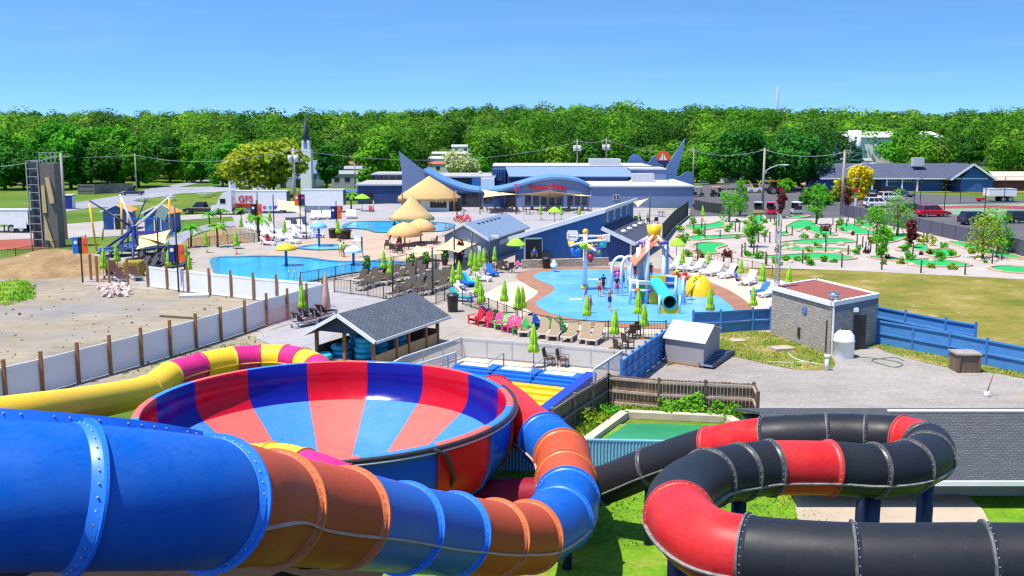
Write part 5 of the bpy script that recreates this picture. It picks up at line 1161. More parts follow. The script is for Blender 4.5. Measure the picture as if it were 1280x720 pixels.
g0, g1 = X_(1190), X_(1229); gm = (X_(1178) + X_(1228)) / 2
m = MB(); m.slab([(g0, -4, 0), (g1, -4, 0), (g1, -4, ze_ - .1), (gm, -4, zc(207, 210)), (g0, -4, ze_ - .1)], (0, 8, 0)); m.build('gable_wall', MT['bluewall'], mo)
for s, e_ in ((-1, X_(1176)), (1, X_(1232))):
    m = MB(); m.slab([(e_, -4.6, ze_ - .45), (gm, -4.6, zc(206, 210)), (gm, 6, zc(206, 210)), (e_, 6, ze_ - .45)], (0, 0, .15)); m.build('roof', MT['slate'], mo)
    m = MB(); m.beam((e_, -4.66, ze_ - .35), (gm, -4.66, zc(206, 210) + .1), .1, .36); m.build('barge_board', MT['white'], mo)
m = MB(); m.box((gm, -4.06, ze_ - .1), (g1 - g0, .1, .2)); m.build('trim', MT['white'], mo)
m = MB(); m.slab([(X_(1022), -1, ze_ - .2), (X_(1022), 6, zr_ - .1), (X_(1022), 11, ze_ - .2)], (.2, 0, 0)); m.build('end_gable', MT['slate'], mo)
m = MB(); m.box((X_(1152), 3, plz(202, 217)), (2.2, 1.6, 1.7)); m.build('roof_unit', MT['lightgrey'], mo)
# small outbuilding right of the motel
o = thing('storage_building', 'low tan roofed store with dark red wall beside the motel', 'building', XD(1245, 216)); m = MB(); m.box((2, 3, 1.1), (14, 6, 2.2)); m.build('wall', M('dark_red_boards', S(110, 56, 52), .8, .15), o)
m = MB(); m.slab([(-5.4, -.6, 2.1), (9.4, -.6, 2.1), (9.4, 6.4, 3.6), (-5.4, 6.4, 3.6)], (0, 0, .15)); m.build('roof', M('tan_roof', S(188, 170, 156), .8, .1), o)

# ---- trailer homes and far white buildings among the trees
def trailer_home(px, py, L, hgt, lab, wall, roofm, rz=0, dz=0):
    p = GH(px, py); r_ = thing('trailer_home', lab, 'trailer home', p, rz, 'trailer homes among the trees')
    m = MB(); m.box((0, 0, hgt / 2), (L, 3.6, hgt)); m.build('wall', wall, r_)
    m = MB(); m.slab([(-L / 2 - .2, -2, hgt), (-L / 2 - .2, 0, hgt + .7), (-L / 2 - .2, 2, hgt)], (L + .4, 0, 0)); m.build('roof', roofm, r_)
    for k in range(3): m = MB(); m.box((-L / 2 + L * (k + .5) / 3, -1.83, hgt * .6), (1.1, .08, .9)); m.build('window', MT['glass'], r_)
    m = MB(); m.box((L * .34, -1.84, 1.0), (.9, .08, 2.0)); m.build('door', MT['offwhite'], r_)
rr_ = M('rust_trailer_roof', S(180, 92, 72), .7, .1); wr = MT['offwhite']; dk = MT['grey']
for a in [(436, 234, 7, 3.0, 'grey trailer home with a white framed porch beyond the lorry', MT['grey'], dk), (444, 226, 11, 3.0, 'cream trailer home under a grey roof in the gap by the steeple', wr, dk), (452, 217, 11, 2.8, 'cream trailer home with rust red roof in the gap by the steeple', wr, rr_), (459, 209, 10, 2.8, 'upper trailer home with red roof between dark trees', wr, rr_),
          (490, 223, 10, 2.8, 'grey roofed trailer home just left of the fin', wr, dk), (548, 217, 11, 2.8, 'rust roofed trailer home right of the fin', wr, rr_), (556, 209, 11, 2.8, 'white trailer home on the slope above the rust roofed one', MT['white'], wr), (562, 202, 12, 2.8, 'pale trailer home higher on the slope right of the fin', wr, MT['lightgrey']), (582, 193, 11, 3.2, 'white trailer home topmost on the slope right of the fin', MT['white'], wr),
          (1058, 213, 14, 3.0, 'beige trailer home behind the blue spruces', wr, dk), (1040, 214, 12, 3.0, 'pale trailer home at the spruces nearest the lamp', wr, MT['lightgrey']), (1205, 205, 13, 3.0, 'white trailer home in the far row beyond the motel gable', MT['white'], wr), (1222, 201, 13, 3.0, 'second white trailer home further up the far row', MT['white'], MT['lightgrey']), (1240, 207, 13, 3.0, 'third trailer home at the end of the far row', wr, wr), (962, 224, 12, 3.0, 'pale house half hidden behind the dark road trees', wr, dk), (905, 228, 11, 3.0, 'low white house across the road by the plaza end', MT['white'], dk)]: trailer_home(*a)
p = XD(1090, 330, hill(330)); o = thing('silo_building', 'white building with a round tower poking out above the trees', 'building', p); zt_ = PD(1090, 172, 330).z - p.z
m = MB(); m.box((5, 0, zt_ / 2), (30, 10, zt_)); m.build('wall', MT['white'], o); m = MB(); m.cyl((-8, -6, 0), 2.0, PD(1074, 163, 330).z - p.z, 18); m.build('tower', MT['white'], o); m = MB(); m.slab([(-10.4, -5.4, zt_), (20.4, -5.4, zt_), (20.4, 5.4, zt_ + 1.6), (-10.4, 5.4, zt_ + 1.6)], (0, 0, .3)); m.build('roof', MT['white'], o)

# ---- toy huts and the climbing tower on the left
def toy_hut(px, py, lab, flip=1):
    o = thing('toy_hut', lab, 'hut', G(px, py), R(8 * flip), 'blue huts beside the trampolines'); w_, h_ = 3.4, 2.4
    m = MB(); m.slab([(-w_ / 2, 0, 0), (w_ / 2, 0, 0), (w_ / 2, 0, h_), (0, 0, h_ + .75), (-w_ / 2, 0, h_)], (0, 3, 0)); m.build('wall', MT['bluewall'], o)
    for s in (-1, 1): m = MB(); m.slab([(s * (w_ / 2 + .3), -.3, h_ - .1), (0, -.3, h_ + .82), (0, 3.3, h_ + .82), (s * (w_ / 2 + .3), 3.3, h_ - .1)], (0, 0, .08)); m.build('roof', M('orange_roof', S(232, 146, 72), .7, .06) if s > 0 else MT['offwhite'], o); m = MB(); m.beam((s * (w_ / 2 + .3), -.34, h_ - .08), (0, -.34, h_ + .84), .07, .2); m.build('trim', MT['white'], o)
    m = MB(); m.box((.1, -.04, 1.0), (1.0, .1, 2.0)); f_ = m.build('door_frame', MT['white'], o); m = MB(); m.box((.1, -.1, .95), (.7, .06, 1.8)); m.build('doorway', MT['black'], f_)
toy_hut(147, 287, 'blue play hut with orange roof beside the bungee frame'); toy_hut(197, 290, 'blue play hut half hidden behind the shade sail', -1)
ct = G(57, 309); D_ = ct.y; zc = lambda y: plz(y, D_); X_ = lambda px: (px - 57) / 1280 * (D_ + 2)
cw = thing('climbing_tower', 'tall grey climbing tower with tan slabs and a cage ladder', 'tower', ct); zt_ = zc(204)
m = MB(); m.box((X_(66), .6, zt_ / 2), (X_(75) - X_(57), 1.6, zt_)); m.build('climbing_wall', M('brown_grey_panel', S(112, 102, 100), .8, .1), cw)
for (pl, dy) in (([(58, 232), (62, 232), (63, 266), (58, 266)], .1), ([(64, 222), (69, 222), (73, 247), (73, 254), (68, 254)], .25), ([(60, 268), (63, 280), (72, 316), (70, 314), (64, 300), (59, 300)], .2)):
    m = MB(); m.slab([(X_(x), -.2, zc(y)) for x, y in pl], (0, -dy, 0)); m.build('tan_slab', M('tan_panel', S(206, 178, 132), .8, .1), cw)
m = MB()
xl, xr = X_(40), X_(54)
for x in (xl, xr):
    for y in (0, 1.3): m.beam((x, y, 0), (x, y, zc(201)), .12, .12)
for k in range(11): 
    z = zc(201) * (k + 1) / 11
    for y in (0, 1.3): m.beam((xl, y, z), (xr, y, z), .08, .08)
m.build('frame', MT['grey'], cw); m = MB(); m.box(((xl + xr) / 2, .7, zc(203) / 2), (xr - xl - .2, .8, zc(203))); m.build('dark_mesh', M('dark_mesh', S(70, 72, 84), .8, .15), cw)
m = MB()
for px in (56, 64, 70, 75): m.beam((X_(px), .2, zt_), (X_(px), .2, zc(190)), .08, .08)
for z in (zc(191), zc(197)): m.beam((X_(56), .2, z), (X_(75), .2, z), .07, .07)
m.build('top_rail', MT['grey'], cw)
# ================================================================ parasols, chairs, loungers
def make_closed(h=2.4):
    r_ = thing('closed_parasol', '', 'parasol', (0, 0, 0), 0, 'closed lime green parasols')
    m = MB(); m.cyl((0, 0, 0), .022, h, 8); m.build('pole', MT['dark'], r_)
    m = MB(); m.cyl((0, 0, 0), .3, .06, 16); m.cyl((0, 0, .05), .16, .06, 12); m.cyl((0, 0, .1), .05, .2, 8); m.build('base', MT['wood'], r_)
    m = MB(); N = 32; prof_c = [(.025, h + .04), (.07, h - .12), (.13, h - .5), (.19, h - .85), (.15, h - .98), (.2, h - 1.12), (.26, h - 1.45), (.21, h - 1.5)]; vs = []
    for i, (r, z) in enumerate(prof_c):
        for k in range(N): a = 2 * PI * k / N; rr = r * (1 + (.3 * math.cos(8 * a + i * .25) if i > 0 else 0)); vs.append((rr * math.cos(a), rr * math.sin(a), z + (.05 * math.cos(8 * a) if i > 5 else 0)))
    m.add(vs, [(i * N + k, i * N + (k + 1) % N, (i + 1) * N + (k + 1) % N, (i + 1) * N + k) for i in range(len(prof_c) - 1) for k in range(N)], 0, True)
    cn = m.build('canopy', MT['lime'], r_)
    m = MB(); m.lathe([(.17, h - .95), (.185, h - .98), (.17, h - 1.01)], seg=16); m.build('strap', MT['lime'], cn); return r_
cp = make_closed(); first = [1]
def closed(px, py, lab, s=1.0):
    o = dup(cp, G(px, py), rnd.uniform(0, 6), 'closed lime green parasol ' + lab, scale=s * rnd.uniform(.95, 1.05)); o.rotation_euler.x = rnd.uniform(-.05, .05); o.rotation_euler.y = rnd.uniform(-.05, .05)
for a in [(630, 392, 'at the splash pad fence above the pink chairs'), (647, 404, 'rising behind the green chair end of the row'), (653, 400, 'leaning against the one behind the green chair', .97), (733, 411, 'before the tan loungers with a pink bather behind', .95), (767, 436, 'on a round base beside the last tan lounger', 1.0),
          (798, 409, 'at the dark chairs by the fence corner'), (804, 424, 'in front of the dark chairs at the blue fence', .95), (667, 461, 'on the landing deck next to two brown armchairs', 1.02), (888, 404, 'standing over the blue fence behind the shed', .95), (942, 396, 'at the blue fence near the block hut', .9),
          (952, 366, 'over the blue lounger by the lattice mast'), (984, 370, 'beside the block hut roof edge', .95), (926, 352, 'between the white loungers at the pad', .8), (852, 340, 'beside the open lime parasol behind the play tower', .9), (886, 340, 'behind the row of white loungers', .8),
          (479.5, 348, 'nearer the water of two by the wave pool', 1.0), (487.5, 356, 'taller one of two by the wave pool', 1.05), (379.5, 402, 'behind the white fence over dark loungers', 1.05), (566, 368, 'above the black bin', 1.0), (575, 364, 'over the turquoise loungers', 1.0),
          (597, 381, 'inside the fence above the red chairs', .95), (603, 393, 'hanging over the second red chair', 1.0), (588, 345, 'at the sail post near the changing room', .95), (595, 352, 'in the cluster by the white lounger', 1.0), (600, 346, 'second in the cluster by the white lounger', .95), (605, 338, 'at the grey wall under the sign board', .9), (618, 336, 'before the grey wall at the sign board', .9),
          (130, 350, 'among the brown timber posts', 1.1), (148, 340, 'behind the blue bungee leg', 1.05), (211, 345, 'under the banner with dark loungers', .95), (237, 347, 'at the white fence beside the orange banner', .8), (212, 323, 'below the beige sail corner', .8), (233, 331, 'behind the orange banner', .9),
          (259, 316, 'on the tan bank by the palm', .9), (296, 318, 'at the foot of the stair railing', 1.0), (301, 292, 'at the stair head with white loungers', .95), (312, 282, 'before the lorry skirt', .8), (338, 284, 'at the black sail pole', .9), (355, 299, 'in the middle of the white loungers', .95), (400, 273, 'before the white trailer', .75), (423, 301, 'next to the two black bins', 1.05), (279, 293, 'beside the palm at the patio corner', .9),
          (676, 275, 'on the plaza terrace by the open parasol', .9), (702, 275, 'on the plaza terrace before the windows', .85), (724, 275, 'last on the plaza terrace', .8), (799, 279, 'on the lawn side of the clerestory', .7), (809, 280, 'near the patio chairs at the screened fence', .7), (879, 277, 'at the black fence corner of the plaza', .95)]: closed(*a)
kill(cp)
def open_parasol(px, py, half_px, lab, top=2.5):
    p = G(px, py); w_ = half_px / 1280 * p.y; r_ = thing('open_parasol', lab, 'parasol', p, 0, 'open lime green parasols'); m = MB(); m.cyl((0, 0, 0), .03, top, 8); m.build('pole', MT['dark'], r_)
    m = MB(); m.lathe([(.02, top + .25), (w_ * .5, top + .02), (w_, top - .42), (w_ * .98, top - .5), (w_ * .5, top - .08)], seg=8, smooth=False); m.build('canopy', MT['lime'], r_); m = MB(); m.cyl((0, 0, 0), .3, .08, 14); m.build('base', MT['dark'], r_)
open_parasol(645, 333, 12.5, 'open lime parasol beside the black doorway'); open_parasol(453, 264, 10, 'open lime parasol before the blue plaza wing'); open_parasol(693, 284, 9, 'open lime parasol on the plaza terrace'); open_parasol(845, 333, 12, 'open lime parasol behind the play tower')

def make_lounger(frame, sling):
    r_ = thing('sun_lounger', '', 'lounger', (0, 0, 0), 0, 'sun loungers')
    m = MB()
    for s in (-1, 1): m.beam((s * .32, -.95, .34), (s * .32, .95, .34), .07, .1)
    for y in (-.95, .95): m.beam((-.32, y, .34), (.32, y, .34), .07, .1)
    m.build('frame', frame, r_)
    for sx_ in (-1, 1):
        for y in (-.8, .75): m = MB(); m.beam((sx_ * .3, y, 0), (sx_ * .3, y, .32), .11, .11); m.build('leg', frame, r_)
    m = MB(); m.box((0, -.32, .4), (.58, 1.2, .05)); m.build('seat', sling, r_)
    m = MB(); m.slab([(-.29, .26, .38), (.29, .26, .38), (.29, .84, .98), (-.29, .84, .98)], (0, -.04, .04)); m.build('backrest', sling, r_)
    m = MB(); m.beam((.2, .7, .36), (.2, .8, .9), .04, .04); m.beam((-.2, .7, .36), (-.2, .8, .9), .04, .04); m.build('prop', frame, r_); return r_
TANS = M('taupe_sling', S(150, 132, 106), .8, .08); BRS = M('brown_sling', S(62, 52, 42), .8, .1); CREAM = M('cream_frame', S(226, 212, 196), .5, .05); DKS = M('charcoal_sling', S(52, 54, 60), .8, .1)
LT = {'tan': make_lounger(CREAM, TANS), 'white': make_lounger(MT['white_plastic'], MT['white_plastic']), 'brown': make_lounger(CREAM, BRS), 'dark': make_lounger(MT['dark'], DKS), 'blue': make_lounger(MT['blue_p'], MT['blue_p']), 'aqua': make_lounger(MT['blue_p'], MT['teal']), 'darkbrown': make_lounger(MT['lightgrey'], M('maroon_sling', S(74, 44, 40), .8, .1))}
def lounger(kind, px, py, rz, lab, s=1.0, group=None): dup(LT[kind], G(px + rnd.uniform(-.6, .6), py + rnd.uniform(-.4, .4)), rz + rnd.uniform(-.16, .16), lab, group=group, scale=s)
for i, (px, py) in enumerate([(654, 422), (676, 424), (690, 426.5), (710, 428.5), (728, 430.5), (742, 432.5)]):
    lounger('tan', px + 3, py - 4, R(-14), ['tan sling lounger beside the last green chair', 'tan lounger with navy chair right behind it', 'third tan lounger of the fence row from the green chair', 'fourth tan lounger of the fence row from the green chair', 'tan lounger second from the round parasol base', 'tan lounger nearest the round parasol base'][i], 1.05, 'tan loungers in a row')
for i, (px, py) in enumerate([(842, 337), (856, 338.5), (870, 340), (886, 343), (893, 344.5), (910, 348), (936, 356)]):
    lounger('white', px, py, R(-42), ['white lounger hidden partly by the play tower', 'white lounger beside the orange headed spray post', 'white lounger behind the yellow dome', 'white lounger at the foot of the closed parasol', 'white lounger fifth from the play tower', 'white lounger next to the seated bather', 'white lounger just past the seated bather'][i], 1.15, 'white loungers on the pad edge')
lounger('blue', 951, 369, R(-50), 'blue lounger at the lattice mast'); lounger('white', 960, 371, R(-60), 'white lounger between blue lounger and block hut'); lounger('white', 968, 368, R(-55), 'white lounger touching the hut corner')
for (k, px, py, rz, lab) in [('blue', 582, 358, 40, 'blue lounger by the closed parasols at the bin'), ('aqua', 588, 357, 40, 'turquoise lounger lying beside a blue one'), ('white', 602, 351, 70, 'white lounger alone on the beige deck'), ('blue', 614, 345, 30, 'bright blue lounger by the dark chairs'), ('white', 580, 371, 75, 'white lounger just above the black fence'), ('aqua', 576, 377, 60, 'turquoise lounger near the black bin'), ('white', 572, 361, 20, 'upright white lounger over the bin')]: lounger(k, px, py, R(rz), lab)
# rows of brown loungers between the two pool fences
rows = [((456, 362), (480, 352), 3, 'front row by the corner'), ((452, 353), (520, 341), 6, 'row along the wave pool'), ((470, 358), (540, 344), 6, 'second row'), ((494, 372), (556, 352), 6, 'third row'), ((520, 372), (566, 358), 4, 'row nearest the pavilion')]
rn = ['first', 'second', 'third', 'fourth', 'fifth', 'sixth']
for (a, b, n_, lab) in rows:
    for k in range(n_):
        t = k / (n_ - 1); lounger('brown', a[0] + (b[0] - a[0]) * t, a[1] + (b[1] - a[1]) * t, R(-22), f'brown lounger, {rn[k]} from the wave pool end, {lab}', 1.05, 'brown loungers in rows')
for k, (px, py) in enumerate([(512, 362), (522, 360), (532, 357), (542, 354), (552, 351)]): lounger('dark', px, py, R(-22), f'charcoal lounger, {rn[k]} in the shaded row under the beige sail', 1.05, 'charcoal loungers under the sail')
# white loungers at the upper patio
ul = [(318, 289), (327, 291), (335, 289), (345, 291), (330, 296), (341, 298), (352, 301), (364, 299), (377, 298), (371, 292), (384, 293), (394, 297), (362, 287), (376, 285), (390, 288), (366, 305), (310, 287)]
ulab = ['beside the stair head', 'at the palm stair', 'under the black sail pole', 'behind the closed parasol', 'second row at the stairs', 'second row by the sail pole', 'third row by the parasol', 'near the red towel', 'with the red towel', 'behind the red towel', 'at the blue mushroom', 'before the blue mushroom', 'under the beige sail', 'in the shade of the sail', 'at the sail end', 'alone before the others near the yellow mushroom', 'at the stair rail top']
for (px, py), l_ in zip(ul, ulab): lounger('white', px, py, R(rnd.choice((20, 60, 75, -30))), 'white lounger ' + l_, 1.1, 'white loungers on the upper patio')
for i, px in enumerate((392, 399, 406, 413, 436, 442)): lounger('white', px, 274 + (i > 3) * -1, R(10), 'white lounger ' + ['first along the white trailer', 'second along the white trailer', 'third along the white trailer', 'fourth along the white trailer', 'left of the green parasol group', 'right under the green parasol'][i].replace('left of', 'beside').replace('right under', 'directly under'), 1.2, 'white loungers on the upper patio')
for i, (px, py) in enumerate([(188, 338), (197, 337), (206, 335), (190, 331), (199, 330), (208, 328), (217, 331), (226, 330), (193, 325), (203, 323), (214, 322), (224, 338), (178, 336), (172, 328)]): lounger('dark', px, py, R(-30), f'charcoal lounger {["at the fence end", "behind the first fence panel", "by the closed parasol", "in the middle row", "centre of the middle row", "under the sail corner", "by the banner pole", "behind the orange banner", "in the far row", "middle of the far row", "far row at the blue rail", "beside the banner parasol", "next to the straw bale", "nearest the bungee legs"][i]}', 1.1, 'charcoal loungers under the bungee frame')
for i, (px, py) in enumerate([(140, 350), (147, 346), (151, 353), (143, 341), (170, 350)]): lounger('darkbrown', px, py, R(40), f'maroon lounger {["beside the timber posts", "behind the timber posts", "near the last bare post", "by the closed parasol", "below the straw bale"][i]}', 1.1, 'maroon loungers by the posts')
for i, (px, py) in enumerate([(380, 408), (387, 402), (400, 402), (407, 397)]): lounger('darkbrown', px, py, R(150), f'maroon lounger {["nearest the white fence", "behind the first by the fence", "beside the folded tan parasol", "furthest at the fence corner"][i]}', 1.05, 'maroon loungers by the fence corner')
lounger('white', 334, 307, R(80), 'white lounger by the red chair at the palm')
for o in LT.values(): kill(o)
for (px, py, c_, lab) in ((377, 298, 'red', 'red towel spread over a white lounger on the upper patio'), (394, 297, 'blue_p', 'blue towel on a white lounger before the blue mushroom'), (345, 291, 'teal', 'turquoise towel on the lounger under the black sail pole')):
    m = MB(); m.add([(-.34, -.9, .45), (.34, -.9, .45), (.36, -.3, .46), (.34, .3, .47), (-.34, .3, .47), (-.36, -.3, .46)], [(0, 1, 2, 5), (5, 2, 3, 4)]); m.slab([(-.36, -.9, .2), (.36, -.9, .2), (.36, -.9, .46), (-.36, -.9, .46)], (0, -.015, 0)); tag(m.build('towel', MT[c_], None, G(px, py), R(40)), lab, 'towel')
# folded pinkish parasol at the fence corner
o = thing('closed_parasol', 'tall folded pale brown parasol at the white fence corner', 'parasol', G(408, 396)); m = MB(); m.cyl((0, 0, 0), .04, 3.0, 8); m.build('pole', MT['wood'], o); m = MB(); m.lathe([(.03, 3.2), (.14, 2.6), (.24, 1.6), (.34, .7), (.3, .6)], seg=16); m.build('canopy', M('pale_brown_canvas', S(196, 158, 142), .9, .12, 3), o)

# adirondack chairs
def make_adirondack():
    r_ = thing('adirondack_chair', '', 'chair', (0, 0, 0), 0, 'coloured slatted garden chairs')
    X = MT['red']; m = MB()
    for k in range(5): x = (k - 2) * .115; top = 1.02 - .05 * abs(k - 2) ** 1.5; m.slab([(x - .05, .22, .3), (x + .05, .22, .3), (x + .05 + x * .12, .55, top), (x - .05 + x * .12, .55, top)], (0, .03, 0))
    m.build('backrest', X, r_)
    m = MB(); m.slab([(-.28, -.38, .4), (.28, -.38, .4), (.28, .26, .27), (-.28, .26, .27)], (0, 0, .035)); m.build('seat', X, r_)
    for s in (-1, 1):
        m = MB(); m.box((s * .37, -.05, .6), (.14, .75, .035)); m.build('armrest', X, r_)
        m = MB(); m.beam((s * .33, -.36, 0), (s * .33, -.36, .59), .09, .06); m.build('leg', X, r_)
        m = MB(); m.beam((s * .31, -.34, .34), (s * .31, .62, .02), .05, .12); m.build('leg', X, r_)
    return r_
ad = make_adirondack()
def adir(px, py, col, lab, rz=-32, s=1.0): c = MT[col]; dup(ad, G(px, py), R(rz + rnd.uniform(-14, 14)), lab, {k: c for k in ('backrest', 'seat', 'armrest', 'leg')}, s)
for a in [(595, 405, 'red', 'red slatted chair nearest the black bin'), (607, 408, 'red', 'second red slatted chair, next to a pink one'), (619, 410, 'pink', 'pink slatted chair between red and lime ones'), (628, 412.5, 'mint', 'lime slatted chair between two pink ones'), (636, 415, 'pink', 'deep pink slatted chair, third of the row with lime before it'), (644, 416.5, 'pink', 'pink slatted chair next to the last green one'), (651, 419, 'green_p', 'green slatted chair ending the colourful row'),
          (668, 412, 'navy_p', 'navy blue slatted chair behind the tan loungers', 40), (675, 413, 'blue_p', 'bright blue slatted chair behind the tan loungers', 40), (692, 415, 'green_p', 'green slatted chair behind the third tan lounger', 30), (706, 416, 'green_p', 'green slatted chair behind the fourth tan lounger', 30), (616, 402, 'blue_p', 'blue slatted chair facing the fence behind the pink ones', 150), (624, 403, 'green_p', 'green slatted chair facing the fence behind the lime one', 150), (610, 399, 'navy_p', 'navy slatted chair facing the fence behind the red ones', 150),
          (571, 277, 'red', 'red slatted chair by the bar hut steps', 0), (577, 278, 'red', 'second red slatted chair by the bar hut steps', 20), (585, 277, 'red', 'red slatted chair beside the standing person in white', 10), (464, 265, 'red', 'red slatted chair under the open parasol', 30), (331, 306, 'red', 'red slatted chair under the palm', 60), (337, 304, 'red', 'second red slatted chair under the palm', 60)]: adir(*a)
kill(ad)
# brown wicker armchairs and dark patio sets
def make_armchair():
    r_ = thing('armchair', '', 'chair', (0, 0, 0), 0, 'brown wicker armchairs'); X = M('brown_wicker', S(84, 62, 54), .8, .25, 14, .4)
    m = MB(); m.box((0, 0, .44), (.52, .5, .06)); m.build('seat', X, r_); m = MB(); m.slab([(-.25, .24, .42), (.25, .24, .42), (.25, .36, 1.0), (-.25, .36, 1.0)], (0, .04, 0)); m.build('backrest', X, r_)
    for sx_ in (-1, 1):
        m = MB(); m.box((sx_ * .28, 0, .66), (.06, .5, .04)); m.build('armrest', X, r_)
        for sy in (-1, 1): m = MB(); m.beam((sx_ * .26, sy * .23, 0), (sx_ * .26, sy * .23, .64), .045, .045); m.build('leg', MT['dark'], r_)
    return r_
ac = make_armchair()
def arm(px, py, rz, lab): dup(ac, G(px, py), R(rz), lab)
for a in [(687, 457.5, 70, 'brown wicker armchair nearer the lime parasol on the landing deck'), (704, 459, 70, 'brown wicker armchair further from the lime parasol on the landing deck'), (788, 424, 200, 'dark wicker chair stacked at the fence corner parasols'), (794, 420, 200, 'dark wicker chair behind the corner parasols'), (785, 436, 120, 'dark wicker chair alone by the blue fence top'), (775, 444, 120, 'dark wicker chair lying against the blue fence'),
          (484, 312, 0, 'dark chair at the poolside table under tan parasol'), (492, 316, 160, 'dark chair on the near side of the poolside table'), (500, 317, 190, 'second dark chair on the near side of the poolside table'), (508, 312, -90, 'dark chair at the end of the poolside table'), (543, 306, -60, 'dark chair standing apart beside the tan parasols'), (499, 309, 0, 'dark chair behind the poolside table')]: arm(*a)
for a in [(617, 339, 60, 'first'), (624, 341, 0, 'second'), (632, 338, 120, 'third'), (638, 341, 200, 'fourth'), (612, 335, 90, 'fifth'), (608, 330, 30, 'sixth')]: arm(a[0], a[1], a[2], f'dark wicker chair by the grey wall under the lime parasol, {a[3]} from the blue lounger')
for i, px in enumerate(range(602, 740, 9)): arm(px, 265 + (i % 3), i * 77, f'terrace chair before the plaza glazing, {["first", "second", "third", "fourth", "fifth", "sixth", "seventh", "eighth", "ninth", "tenth", "eleventh", "twelfth", "thirteenth", "fourteenth", "fifteenth", "sixteenth"][i]} from the sail post')
for i, (px, py) in enumerate([(795, 279), (803, 280), (812, 281), (820, 280)]): arm(px, py, i * 60, f'patio chair by the dark screened fence, {rn[i]} from the clerestory')
kill(ac)
def table(px, py, lab, w_=1.2, mat='dark'):
    r_ = thing('patio_table', lab, 'table', G(px, py), 0, 'patio tables'); m = MB(); m.cyl((0, 0, .7), w_ / 2, .05, 18); m.build('tabletop', MT[mat], r_)
    for k in range(4): a = k * PI / 2 + .7; m = MB(); m.beam((math.cos(a) * w_ * .35, math.sin(a) * w_ * .35, 0), (math.cos(a) * w_ * .25, math.sin(a) * w_ * .25, .7), .05, .05); m.build('leg', MT['dark'], r_)
for a in [(496, 314, 'dark round table under the tan straw parasols'), (628, 337, 'dark round table under the open lime parasol'), (296, 311, 'dark table by the stair foot'), (826, 271, 'lone table on the lawn below the plaza wall'), (625, 267, 'terrace table nearest the sail post'), (660, 268, 'terrace table under the red sign'), (690, 268, 'terrace table below the pale sails'), (720, 267, 'terrace table at the end of the glazing')]: table(*a)

# ================================================================ sails, poles, banners
def sail(pts, lab, mat='sail', sag=.5, n=10):
    P = [Vector(p) for p in pts]; c = sum(P, Vector()) / len(P); vs, fs = [], []
    for i in range(len(P)):
        a, b = P[i], P[(i + 1) % len(P)]; base = len(vs)
        for u in range(n + 1):
            t = u / n; ed = a + (b - a) * t; ed = ed + (c - ed) * (.32 * 4 * t * (1 - t) * .5); 
            for v in range(6): w_ = v / 5; q = c + (ed - c) * w_; q.z -= sag * .35 * (1 - w_ * w_); vs.append(q)
        fs += [(base + u * 6 + v, base + (u + 1) * 6 + v, base + (u + 1) * 6 + v + 1, base + u * 6 + v + 1) for u in range(n) for v in range(5)]
    m = MB(); m.add([v - c for v in vs], fs, 0, True); o = m.build('shade_sail', MT[mat], None, c); sm = o.modifiers.new('thickness', 'SOLIDIFY'); sm.thickness = .02; tag(o, lab, 'shade sail', 'shade sails'); return o
def pole(px, py, top, lab, r=.07, mat='dark', D=None, extra=None):
    p = G(px, py); h = PD(px, top, p.y).z; o = thing('sail_pole', lab, 'pole', p, 0, 'dark steel poles'); m = MB(); m.cyl((0, 0, 0), r, h, 10); m.build('shaft', MT[mat], o); m = MB(); m.cyl((0, 0, 0), r * 2.2, .06, 10); m.build('base_plate', MT[mat], o); return o, h
for a in [(541, 369, 309, 'black sail pole standing nearest the pavilion roof'), (491, 367, 325, 'black sail pole before the two lime parasols by the wave pool'), (520, 352, 321, 'black sail pole by the potted plants'), (568, 337, 283, 'dark sail pole at the grey roof corner'), (590, 342, 290, 'black sail pole in front of the grey gable'), (612, 332, 297, 'dark sail pole at the grey wall sign'), (545, 346, 318, 'short dark sail pole beside the fence behind'),
          (600, 268, 233, 'dark sail pole at the plaza steps'), (645, 268, 234, 'dark sail pole before the plaza doors'), (687, 268, 233, 'dark sail pole under the red lettering'), (812, 279, 241, 'thin black pole by the pale sail at the plaza wall'), (343, 297, 243, 'black sail pole among the white loungers'), (323, 290, 240, 'dark pole at the stairs with orange ring'), (383, 299, 256, 'dark sail pole with black drum by the white trailer'), (199, 332, 270, 'black pole of the pair carrying the small sail'), (174, 330, 283, 'black pole at the bungee hub side')]: pole(a[0], a[1], a[2], a[3])
S_ = lambda px, py, D: PD(px, py, D)
sail([S_(497, 325, 98), S_(521, 307, 104), S_(562, 316, 100)], 'beige triangular sail reaching down to the wave pool corner'); sail([S_(541, 313, 92), S_(571, 291, 106), S_(608, 301, 104), S_(573, 316, 93)], 'beige four cornered sail before the grey gabled building')
sail([S_(602, 237, 166), S_(626, 240, 172), S_(648, 243, 160), S_(604, 247, 156)], 'pale sail over the plaza steps'); sail([S_(646, 243, 164), S_(687, 238, 158), S_(720, 244, 166), S_(690, 247, 170)], 'pale sail hiding the foot of the red lettering'); sail([S_(694, 240, 158), S_(728, 243, 166), S_(742, 245, 160), S_(700, 243, 168)], 'tan sail at the end of the plaza glazing'); sail([S_(791, 252, 140), S_(811, 248, 134), S_(797, 259, 130)], 'small pale sail at the plaza wall pole')
sail([S_(346, 249, 150), S_(374, 252, 152), S_(381, 268, 138), S_(345, 262, 138)], 'beige sail over the white loungers'); sail([S_(171, 296, 104), S_(214, 287, 110), S_(207, 305, 100)], 'beige triangular sail beside the blue hub', sag=.3); sail([S_(171, 297, 103), S_(213, 304, 104), S_(170, 312, 96)], 'lower beige triangular sail beside the blue hub', sag=.3)
